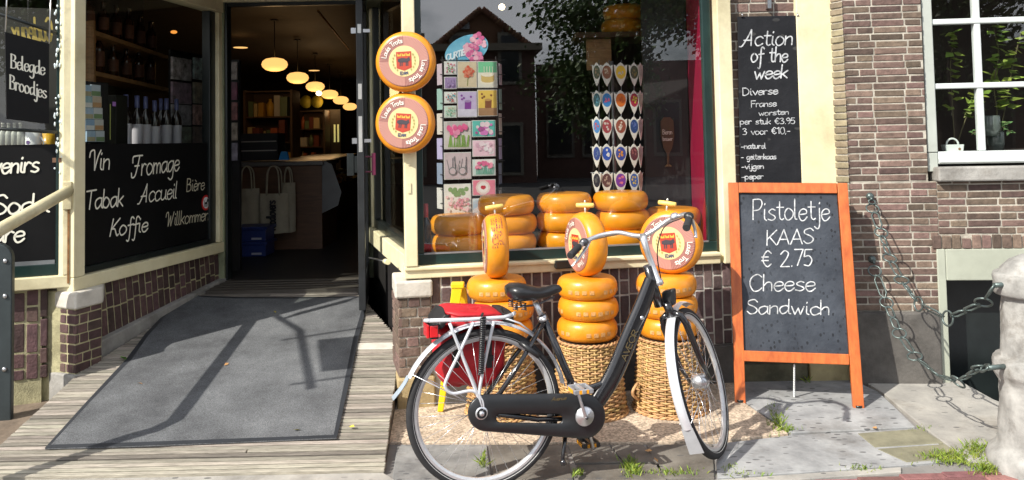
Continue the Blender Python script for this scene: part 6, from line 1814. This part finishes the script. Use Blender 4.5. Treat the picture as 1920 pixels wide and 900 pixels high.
for (px, py, w_) in ((515, 121, 48), (558, 146, 41), (591, 162.5, 35), (618, 177, 32)):
    lamp_light(at(px, py, .336 * 1500 / w_) - V((0, 0, .30)))
# ---- stock along the back of the shop
def stock(name, label, cat, x0_, x1_, y, z1_, rows_, seed, cols, d=.4):
    rnd = random.Random(seed)
    t = thing(name, label, cat, ((x0_ + x1_) / 2, y, .434))
    mb = MB(); mb.fbox(WF, x0_, x1_, y + d, y + d + .03, .434, z1_)
    for x in (x0_, x1_ - .03): mb.fbox(WF, x, x + .03, y, y + d - .002, .434, z1_)
    for r in range(rows_ + 1): z = .45 + (z1_ - .48) * r / rows_; mb.fbox(WF, x0_ + .032, x1_ - .032, y + .01, y + d - .004, z, z + .02)
    mb.build('carcass', M('stock_wood', (.09, .05, .025), .6, var=.2), t)
    mb = MB(); sh_z = (z1_ - .48) / rows_
    for r in range(rows_):
        x = x0_ + .05; z = .471 + sh_z * r
        while x < x1_ - .12:
            w_ = rnd.uniform(.05, .13); h = rnd.uniform(.4, .85) * sh_z; mb.mi = rnd.randrange(len(cols)); n = y + rnd.uniform(.02, .08)
            if rnd.random() < .4: mb.lathe([(0, 0), (w_ * .45, 0), (w_ * .45, h * .7), (w_ * .2, h * .85), (w_ * .2, h), (0, h)], (x + w_ / 2, n + .08, z), k=10)
            else: mb.fbox(WF, x, x + w_, n, n + .15, z, z + h, .003)
            x += w_ + rnd.uniform(.005, .03)
    o = mb.build('goods', cols, t, merge=False); o['kind'] = 'stuff'
gcols = [flat(c, .35) for c in ((.45, .12, .05), (.55, .42, .2), (.5, .28, .05), (.2, .06, .04), (.55, .52, .45), (.15, .2, .1), (.6, .35, .04))]
a, b2 = at(452, 300, 11.5), at(545, 300, 11.5)
stock('stock_shelf', 'wooden shelf of jars and packets behind the counter till', 'shelf', a.x, b2.x, 11.6, at(500, 168, 11.5).z, 5, 4, gcols)
a, b2 = at(546, 300, 15), at(600, 300, 15)
stock('stock_shelf', 'deeper wooden shelf of jars and packets below the fourth hanging lamp', 'shelf', a.x, b2.x, 15.4, at(580, 205, 15).z, 5, 9, gcols)
# ---- counter
ct = thing('shop_counter', 'dark wooden counter behind the doorway with bags hung on its front', 'counter', (-3.0, 8.9, .432))
y0 = 8.6; xl, xr = at(436, 400, y0).x, at(604, 400, y0).x; zt_ = at(520, 303, y0).z
mb = MB(); mb.box(((xl + xr) / 2, y0 + .35, (.432 + zt_ - .05) / 2), (xr - xl, .7, zt_ - .05 - .432)); mb.build('front', wood_dark, ct)
mb = MB(); mb.box(((xl + xr) / 2, y0 + .33, zt_ - .022), (xr - xl + .06, .78, .045)); mb.build('top', M('counter_top', (.12, .11, .10), .4), ct, bevel=.006)
mb = MB(); a = at(608, 350, y0); mb.prism([at(604, 300, y0), at(622, 308, y0), at(640, 360, y0), at(634, 385, y0), at(604, 400, y0)], (0, .02, 0)); mb.build('curved_glass_end', M('case_end', (.10, .105, .11), .3), ct)
for i, (px, w_, zt2, zb2) in enumerate(((490, 80, 258, 300),)):
    mb = MB(); a = at(px, zb2, y0 + .3); mb.box((a.x, y0 + .35, zt_ + .16), (.42, .3, .3)); mb.build('till', M('till_black', (.02, .02, .022), .4), ct)
    mb = MB(); mb.box((a.x, y0 + .19, zt_ + .12), (.40, .02, .012)); mb.box((a.x, y0 + .19, zt_ + .22), (.40, .02, .012)); mb.build('till_trim', M('till_trim', (.4, .38, .34), .4), ct)
# ---- tote bags
canvas = M('canvas', (.40, .36, .26), .9, var=.2, vs=5, bump=.5, bs=160)
def tote(label, px0, px1, ytop, ybot, yh, D, letters=False):
    TF_ = Fr((0, D, 0), (1, 0, 0)); t = thing('tote_bag', label, 'bag', at((px0 + px1) / 2, ybot, D), 'canvas tote bags hung on the counter front')
    a, b2 = TF_.hit(px0, ybot), TF_.hit(px1, ytop); w_, h_ = b2[0] - a[0], b2[1] - a[1]
    mb = MB(); rows = []
    for i in range(11):
        z = i / 10; row = []
        for j in range(15):
            x = j / 14; bul = .05 * math.sin(PI * x) ** .6 * (1 - .4 * z) + .012 * math.sin(9 * x + 3 * z) * (1 - z * .3)
            row.append(TF_.p(a[0] + w_ * (x * (1 - .06 * z) + .03 * z), -bul, a[1] + h_ * z + .012 * math.sin(PI * x) * (i == 0) * -1))
        rows.append(row)
    mb.grid(rows); mb.grid([[p + V((0, .006, 0)) for p in r] for r in rows]); mb.build('body', canvas, t, merge=False)
    zh_ = TF_.hit(px0, yh)[1]
    for s, dn in ((.28, -.03), (.22, .01)):
        mb = MB(); mb.tube(catmull([TF_.p(a[0] + w_ * s, dn, b2[1] - .02), TF_.p(a[0] + w_ * (s + .05), dn, zh_ - .06), TF_.p(a[0] + w_ * .5, dn, zh_), TF_.p(a[0] + w_ * (.95 - s), dn, zh_ - .06), TF_.p(a[0] + w_ * (1 - s), dn, b2[1] - .02)], 6), .016, 8, flat_=(1, .4)); mb.build('handle', canvas, t)
    if letters:
        VF = Fr(TF_.p(a[0] + w_ * .60, -.062, a[1] + h_ * .08), (0, 0, 1), (-1, 0, 0))
        mb = MB(); write(mb, 'roodlovers', VF, 0, 0, .05, .017, n=-.004 if VF.n.y > 0 else .004, width=h_ * .75); mb.build('lettering', M('ink', (.015, .015, .018), .7), t)
tote('pale canvas tote bag with vertical black letters on the counter', 487, 541, 362, 436, 312, 8.42, True)
tote('plain canvas tote bag hung left of the lettered one', 441, 487, 353, 424, 312, 8.50)
tote('folded canvas tote bag hanging right of the lettered one', 528, 554, 342, 434, 314, 8.52)
# ---- blue crates under the bags
blue = M('crate_blue', (.012, .03, .16), .4, var=.15)
zf_ = .434
c0 = at(447, 495, 8.25); c1_ = at(512, 495, 8.25); hC = (at(480, 422, 8.25).z - zf_) / 2
for k_, lb in ((0, 'lower blue plastic crate under the tote bags'), (1, 'upper blue plastic crate under the tote bags')):
    t = thing('plastic_crate', lb, 'crate', ((c0.x + c1_.x) / 2, 8.25, zf_ + k_ * hC), 'blue crates by the counter')
    z0_ = zf_ + k_ * (hC + .001); x0_, x1_ = c0.x, c1_.x
    mb = MB(); mb.fbox(WF, x0_ + .02, x1_ - .02, 8.07, 8.37, z0_, z0_ + hC - .03); mb.build('body', blue, t, bevel=.006)
    mb = MB(); mb.fbox(WF, x0_, x1_, 8.05, 8.39, z0_ + hC - .029, z0_ + hC); mb.build('rim', blue, t, bevel=.004)
    mb = MB(); mb.fbox(WF, x1_ - .16, x1_ - .06, 8.066, 8.0695, z0_ + .02, z0_ + .04); mb.build('label', flat((.4, .42, .5)), t)
# ---- blue sign on the counter
p = at(531, 298, 8.4); mb = MB(); mb.prism([at(522, 300, 8.45), at(541, 300, 8.45), at(537, 284, 8.5), at(527, 284, 8.5)], (0, .05, 0)); tag(mb.build('counter_sign', flat((.03, .25, .6))), 'small bright blue stand on the counter top', 'stand')
# ---- chilled counter and lit back shelves
fr_ = thing('chilled_display', 'long chilled display case full of packets right of the counter', 'display case', at(640, 430, 11))
p0_, p1_ = at(606, 330, 8.7), at(672, 262, 15)
CFr = Fr((p0_.x, p0_.y, 0), V((p1_.x - p0_.x, p1_.y - p0_.y, 0))); Lc = V((p1_.x - p0_.x, p1_.y - p0_.y, 0)).length
mb = MB(); mb.fbox(CFr, 0, Lc, .0, .8, .434, .95); mb.build('base', M('case_dark', (.03, .03, .032), .4), fr_)
mb = MB(); mb.fbox(CFr, 0, Lc, .02, .78, 1.32, 1.36); mb.build('case_top', M('case_steel', (.25, .25, .26), .3, metal=.6), fr_)
pk = [flat((.5, .1, .04)), flat((.55, .35, .03)), flat((.6, .55, .4)), flat((.25, .03, .03)), flat((.5, .22, .02))]
mb = MB()
for i in range(170):
    u, n = random.uniform(.05, Lc - .1), random.uniform(.05, .7); mb.mi = i % 5; z = .952 + random.random() * .05
    mb.fbox(CFr, u, u + random.uniform(.08, .2), n, n + .1, .952, z + .06 + n * .12, .01)
po = mb.build('packets', pk, fr_, merge=False); po['kind'] = 'stuff'
bsf = thing('back_shelf', 'lit shelf of yellow goods at the back of the shop', 'shelf', at(610, 330, 16))
mb = MB(); a, b2 = at(575, 258, 16), at(638, 205, 16); mb.fbox(WF, a.x, b2.x, 16, 16.4, .434, b2.z); mb.build('carcass', M('shelf_dark', (.04, .03, .02), .6), bsf)
mb = MB(); mb.fbox(WF, a.x + .05, a.x + .32, 15.97, 15.99, a.z, b2.z - .15); mb.build('lit_panel', glow('panel_glow', (.75, .62, .30), .22), bsf)
mb = MB()
for x in (.40, .55, .62): mb.fbox(WF, a.x + x, a.x + x + .03, 15.97, 15.99, a.z - .1, a.z + .25)
mb.build('strip_light', glow('strip_glow', (.75, .70, .25), .35), bsf)
mb = MB()
for k_ in range(3):
    x = a.x - .2 + k_ * .22; mb.ell((x, 15.9, b2.z + .16), (.12, .1, .13), 10)
mb.build('yellow_bags', M('bag_yellow', (.45, .40, .04), .5), bsf)
# ---- magazine stand behind the left jamb
mg_ = thing('magazine_stand', 'tall stand of coloured magazines just inside the left door jamb', 'magazine stand', at(441, 430, 7.1))
mb = MB(); a = at(434, 300, 7.2); b2 = at(449, 300, 7.2); mb.fbox(WF, a.x - .05, b2.x, 7.2, 7.25, .434, at(440, 112, 7.2).z); mb.build('back_board', wire_b, mg_)
for i, py in enumerate(range(116, 300, 38)):
    mb = MB(); z0_ = at(440, py + 33, 7.15).z; z1_ = at(440, py, 7.15).z; mb.fbox(WF, a.x - .04, b2.x - .003, 7.15, 7.17, z0_, z1_); o = mb.build('magazine', M('mag_%d' % i, [(.4, .35, .33), (.2, .05, .1), (.3, .12, .12), (.35, .3, .25), (.3, .28, .35)][i % 5], .3, var=.7, vs=14), mg_)

# ================================================================== BEHIND THE LEFT WINDOW
def q3(px, py, D): return at(px, py, D)
# wooden wall shelf with two rows of dark bottles
ws_ = thing('wall_shelf', 'brown wooden shelf unit with dark bottles behind the left window', 'shelf', q3(240, 200, 7.0))
mb = MB(); mb.prism([q3(153, 40, 6.1), q3(175, 38, 6.15), q3(176, 168, 6.15), q3(153, 172, 6.1)], (0, .03, 0)); mb.build('side_board', wood_shelf, ws_)
for lab, (x0_, y0_, x1_, y1_) in (('a', (176, 56, 320, 106)), ('b', (166, 130, 320, 166))):
    mb = MB(); a, b2 = q3(x0_, y0_, 6.15), q3(x1_, y1_, 7.6); dv = V((b2.x - a.x, b2.y - a.y, 0)).normalized(); nn = V((-dv.y, dv.x, 0))
    mb.prism([a, b2, b2 + nn * .25, a + nn * .25], (0, 0, -.035)); mb.build('shelf_board', wood_shelf, ws_)
mb = MB(); a, b2 = q3(176, 40, 6.2), q3(322, 100, 7.65); dv = V((b2.x - a.x, b2.y - a.y, 0)).normalized(); nn = V((-dv.y, dv.x, 0)); mb.prism([V((a.x, a.y, 1.2)) + nn * .27, V((b2.x, b2.y, 1.2)) + nn * .27, V((b2.x, b2.y, 3)) + nn * .27, V((a.x, a.y, 3)) + nn * .27], nn * .02); mb.build('back_panel', dark_room, ws_)
BGp = 'dark bottles on the brown wall shelf'
bt = thing('spirit_bottle', 'x', 'bottle', (0, 0, 0), BGp)
mb = MB(); mb.lathe(bottle_prof(.042, .30), k=16); mb.build('body', M('bottle_amber', (.05, .018, .008), .1, var=.3, coat=.5), bt)
mb = MB(); mb.lathe([(.0425, .05), (.0428, .06), (.0428, .15), (.0425, .16)], k=16); mb.build('label', M('old_label', (.16, .06, .03), .6, var=.6, vs=9), bt)
k0 = 0
for (x0_, y0_, x1_, y1_), nm in (((176, 56, 320, 106), 'upper board'), ((166, 130, 320, 166), 'lower board')):
    a, b2 = q3(x0_ + 6, y0_, 6.2), q3(x1_ - 4, y1_, 7.5)
    for i in range(12):
        p = a.lerp(b2, (i + .3) / 12) + nn * (.08 + .06 * (i % 2)); m = Matrix.Translation((p.x, p.y, p.z + .001)) @ Matrix.Diagonal((1, 1, random.uniform(.9, 1.12), 1))
        lb = 'dark amber bottle standing on the %s of the brown wall shelf' % nm
        gr_ = 'dark bottles on the %s of the wall shelf' % nm
        if k0 == 0: bt.matrix_world = m; bt['label'] = lb; bt['group'] = gr_
        else: dup(bt, m, lb, gr_)
        k0 += 1
# white-labelled wine bottles in front
wl_m = M('wine_label', (.42, .41, .45), .5, var=.08, vs=20)
WG = 'white labelled wine bottles behind the left window'
wn_b = thing('wine_bottle', 'x', 'bottle', (0, 0, 0), WG)
mb = MB(); mb.lathe(bottle_prof(.0385, .33), k=18); mb.build('body', bgl, wn_b)
mb = MB(); mb.lathe([(.0388, .05), (.0392, .052), (.0392, .168), (.0388, .17)], k=18); mb.build('label', wl_m, wn_b)
mb = MB(); mb.lathe([(.0165, .262), (.0168, .265), (.0168, .331), (0, .331)], k=12); mb.build('capsule', flat((.08, .09, .2), .3), wn_b)
shelf_z = FL.hit(270, 272, .25)[1] - .07
ords = ['first beside the black box', 'second from the black box', 'third from the black box', 'fourth from the black box', 'fifth, half hidden', 'sixth from the black box', 'last before the magazines']
for i, (px, n) in enumerate(((236, .26), (257, .28), (273, .30), (290, .28), (302, .36), (312, .30), (331, .30))):
    u = FL.hit(px, 230, n)[0]; p = FL.p(u, n, shelf_z); m = Matrix.Translation(p) @ Matrix.Diagonal((1.02, 1.02, 1.34 if i != 3 else 1.26, 1))
    lb = 'wine bottle with white label, ' + ords[i]
    if i == 0: wn_b.matrix_world = m; wn_b['label'] = lb
    else: dup(wn_b, m, lb, WG)
mb = MB(); mb.fbox(FL, uA - .1, uB + .1, .06, .6, shelf_z - .03, shelf_z - .001); part(mb, 'window_shelf', wood_dark, lw)
# black gift box
mb = MB(); a, b2 = FL.hit(203, 262, .28), FL.hit(226, 180, .28); mb.fbox(FL, a[0], b2[0], .22, .34, shelf_z + .001, b2[1]); bx = mb.build('gift_box', M('box_black', (.015, .015, .012), .3), bevel=.004); tag(bx, 'tall black gift box with a lilac spot behind the left window', 'box')
mb = MB(); a, b2 = FL.hit(211, 199, .218), FL.hit(217, 191, .218); mb.fbox(FL, a[0], b2[0], .217, .2195, a[1], b2[1]); mb.build('spot', flat((.45, .2, .6)), bx)
mb = MB(); a, b2 = FL.hit(206, 262, .218), FL.hit(207.5, 195, .218); mb.fbox(FL, a[0], b2[0], .217, .2195, a[1], b2[1]); mb.build('stripe', flat((.4, .45, .12)), bx)
# brochure rack: landscape postcards in steps
br = thing('brochure_rack', 'black stepped rack of blue landscape brochures at the left window edge', 'brochure rack', FL.p(FL.hit(178, 268, .2)[0], .2, shelf_z))
mb = MB(); a, b2 = FL.hit(152, 268, .24), FL.hit(202, 156, .24); mb.fbox(FL, a[0], b2[0], .235, .26, shelf_z, b2[1]); mb.build('back_board', wire_b, br)
bro = [(.35, .48, .62), (.50, .56, .62), (.28, .42, .60), (.55, .55, .52), (.40, .52, .66), (.6, .62, .64), (.3, .45, .5), (.55, .45, .35)]
kk = 0
for i in range(5):
    for j in range(2):
        x0_ = 153 + j * 17 + i * .8; y1_ = 266 - i * 21.5; a, b2 = FL.hit(x0_, y1_, .2), FL.hit(x0_ + 17 + i * .3, y1_ - 20, .2)
        nn_ = .16 + i * .012
        mb = MB(); mb.fbox(FL, a[0], b2[0] - .004, nn_, nn_ + .012, max(a[1], shelf_z), b2[1]); mb.mi = 1
        mb.fbox(FL, a[0] + .003, b2[0] - .007, nn_ - .001, nn_ - .0002, max(a[1], shelf_z) + .003, (a[1] * .55 + b2[1] * .45)); mb.build('brochure', [flat(bro[kk % 8]), flat([(.45, .40, .25), (.2, .3, .15), (.7, .7, .68), (.5, .3, .15)][kk % 4])], br)
        kk += 1
# magazine rack right
mr_ = thing('magazine_rack', 'black rack of colourful magazines in the right part of the left window', 'magazine rack', FL.p(FL.hit(360, 268, .4)[0], .4, shelf_z))
mb = MB(); a, b2 = FL.hit(320, 268, .46), FL.hit(394, 106, .46); mb.fbox(FL, a[0], b2[0], .46, .48, shelf_z, b2[1]); mb.build('back_board', wire_b, mr_)
mcol = [(.30, .26, .20), (.42, .38, .40), (.22, .28, .22), (.45, .3, .28), (.28, .2, .25), (.35, .45, .45), (.2, .16, .14), (.35, .33, .36)]
kk = 0
for (x0_, x1_) in ((322, 357), (363, 391)):
    for y0_ in (112, 157, 198, 238):
        a, b2 = FL.hit(x0_, y0_ + 36, .42), FL.hit(x1_, y0_, .42)
        mb = MB(); mb.fbox(FL, a[0], b2[0], .41, .43, a[1], b2[1]); mb.build('magazine', M('magcover_%d' % kk, mcol[kk], .3, var=.75, vs=16, tint=tuple(min(1, c * 1.9) for c in mcol[(kk * 3 + 1) % 8])), mr_); kk += 1
# a dim ceiling spot
p = q3(326, 60, 8.5); mb = MB(); mb.ell(p, (.035, .03, .018), 10); tag(mb.build('ceiling_light', glow('amber_glow', (1, .35, .06), .9)), 'tiny amber spot light above the wall shelf', 'lamp')

# ================================================================== BEHIND THE FRONT LEFT WINDOW
sz_ = zfb - .06
mb = MB(); mb.fbox(FF, UE, -.1, .09, .5, sz_ - .03, sz_ - .001); part(mb, 'window_shelf', wood_dark, fw)
MGp = 'mugs and glasses behind the front left window'
for px, w_, hgt, lab, col, nm, ct_ in ((62, 26, .14, 'white mug with a dark emblem behind the front left window', (.72, .72, .72), 'mug', 'mug'), (91, 22, .13, 'yellow drinking glass behind the front left window', (.75, .42, .03), 'drinking_glass', 'glass')):
    u = FF.hit(px, 255, .2)[0]; p = FF.p(u, .2, sz_); r = w_ / 2 * 5.1 / 1500
    t = thing(nm, lab, ct_, p)
    mb = MB(); mb.lathe([(0, 0), (r * .9, .001), (r, .02), (r, hgt), (r * .9, hgt), (r * .88, .02), (0, .015)], p, k=20); mb.build('body', M(nm + '_' + ct_, col, .2, var=.1, coat=.4), t)
    if ct_ == 'mug':
        mb = MB(); mb.tube([p + V((r * .95 + .03 * math.sin(PI * i / 8), 0, .03 + .08 * i / 8)) for i in range(9)], .007, 7); mb.build('handle', M(nm + '_' + ct_, col), t)
        mb = MB(); mb.disc(p + V((-.005, -r - .001, .075)), (0, -1, 0), .014, 5); mb.build('emblem', flat((.1, .03, .2)), t)
GBG = 'pale glass bottles in a row behind the front left window'
gb = thing('milk_bottle', 'pale glass bottle in the row behind the front left window', 'bottle', (0, 0, 0), GBG)
mb = MB(); mb.lathe(bottle_prof(.025, .2), k=14); mb.build('body', M('pale_glass', (.42, .42, .36), .15, var=.1, coat=.5), gb)
for i, px in enumerate((5, 16, 27, 38)):
    u = FF.hit(px, 255, .22)[0]; m = Matrix.Translation(FF.p(u, .22, sz_))
    if i == 0: gb.matrix_world = m
    else: dup(gb, m)
# ---- the hanging sandwich sign in front of the pane
_l, _r2 = at(11, 140, 4.62), at(92, 157, 4.80)
_sx = V((_r2.x - _l.x, _r2.y - _l.y, 0)); SG0 = Fr(_l, _sx)
cs = [SG0.p(u, 0, z) for u, z in (SG0.hit(92, 232), SG0.hit(92, 82), SG0.hit(10, 60), SG0.hit(13, 223))]
SFx = (cs[1] - cs[2])
sgn_o = thing('hanging_sign', 'black hanging sign reading Belegde Broodjes outside the front left window', 'sign', (cs[0] + cs[3]) / 2)
mb = MB(); mb.prism(cs, SG0.n * .012); mb.build('panel', board_black, sgn_o)
SGF = SG0
for s_, x0_, y0_, x1_, y1_, cap in (('Belegde', 21, 127, 85, 141, 26), ('Broodjes', 19, 166, 88, 185, 26)):
    mb = MB(); wr(mb, SGF, s_, x0_, y0_, x1_, y1_, cap, .0090, -.003, thin=.45, serif=True); mb.build('lettering', letter_white, sgn_o)
for c in (cs[1], cs[2]):
    mb = MB(); mb.tube([c, c + V((0, .02, .35))], .004, 5); mb.build('hanger', steel, sgn_o)

# ================================================================== BEHIND THE RIGHT WINDOW
lf = M('plant_leaf', (.14, .24, .04), .4, var=.4, vs=14, island=.4, tint=(.28, .36, .07))
lf2 = M('fern_leaf', (.12, .22, .08), .45, var=.3, vs=14, island=.3)
stem_m = M('plant_stem', (.10, .09, .04), .7)
potm = M('glass_pot', (.10, .12, .11), .15, coat=.5)
wsz = sz - .009
def leaf_shape(mb, p, d, up, ln, w_):
    sd = d.cross(up).normalized()
    mb.face([p, p + d * ln * .35 + sd * w_, p + d * ln, p + d * ln * .35 - sd * w_])
def wplant(label, stems, ln, w_, mt2, name, pot=None):
    base = V(stems[0][0]); t = thing(name, label, 'plant', base)
    mb = MB()
    for st in stems: mb.tube(catmull(st, 5), .004, 5)
    mb.build('stem', stem_m, t)
    mb = MB()
    for st in stems:
        c = catmull(st, 6)
        for p in c[len(c) // 3:]:
            for k_ in range(2):
                a = random.uniform(0, 2 * PI); d = V((math.cos(a), math.sin(a) * .5 - .35, random.uniform(-.5, .25))).normalized()
                leaf_shape(mb, p + V((random.uniform(-.02, .02), 0, 0)), d, V((random.uniform(-.4, .4), -.6, 1)), ln * random.uniform(.6, 1.15), w_ * random.uniform(.7, 1.1))
    mb.build('foliage', mt2, t, merge=False)
    if pot:
        mb = MB(); mb.lathe([(0, 0), (pot * .8, 0), (pot, .05), (pot, .12), (pot * .9, .13), (0, .11)], base, k=20); mb.build('pot', potm, t)
wp = lambda px, py, n: FH.p(*(lambda h: (h[0], n, h[1]))(FH.hit(px, py, n)))
b0 = wp(1868, 275, .30); b0.z = wsz
wplant('climbing plant with large bright leaves behind the right panes', [[b0, wp(1870, 220, .30), wp(1864, 160, .28), wp(1872, 100, .28), wp(1862, 50, .28)], [b0, wp(1885, 200, .33), wp(1900, 120, .3), wp(1915, 60, .3)]], .09, .032, lf, 'climbing_plant', .05)
b1_ = wp(1790, 275, .36); b1_.z = wsz
wplant('slender plant with few leaves behind the left panes', [[b1_, wp(1786, 200, .36), wp(1782, 120, .36), wp(1790, 60, .36)], [b1_, wp(1812, 220, .34), wp(1832, 190, .32), wp(1828, 170, .32)]], .075, .028, lf, 'window_plant')
b2_ = wp(1860, 278, .2); b2_.z = wsz
wplant('small ferny plant in a pot on the sill behind the muntin', [[b2_ + V((0, 0, .1)), wp(1846, 238, .2), wp(1822, 252, .18)], [b2_ + V((0, 0, .1)), wp(1866, 230, .2), wp(1895, 248, .18)], [b2_ + V((0, 0, .1)), wp(1858, 228, .2), wp(1836, 234, .16)], [b2_ + V((0, 0, .1)), wp(1876, 232, .2), wp(1885, 230, .16)]], .035, .012, lf2, 'potted_fern', .055)
p = wp(1786, 278, .16); p.z = wsz
bkt = thing('basket_ornament', 'small white basket ornament with looped handle on the right window sill', 'ornament', p)
wh = M('ornament_white', (.62, .66, .64), .35, var=.08)
BF = Fr((p.x, p.y, p.z), FH.x)
mb = MB(); mb.hexa([BF.p(-.052, -.03, 0), BF.p(.052, -.03, 0), BF.p(.052, .03, 0), BF.p(-.052, .03, 0), BF.p(-.058, -.034, .05), BF.p(.058, -.034, .05), BF.p(.058, .034, .05), BF.p(-.058, .034, .05)]); mb.build('body', wh, bkt, bevel=.004)
mb = MB(); mb.tube([BF.p(.036 * math.cos(PI * i / 14), 0, .05 + .038 * math.sin(PI * i / 14)) for i in range(15)], .006, 8); mb.build('handle', wh, bkt)
mb = MB(); mb.disc(BF.p(.028, -.0335, .022), FH.n * -1, .009, 6); mb.build('brooch', flat((.2, .1, .05)), bkt)
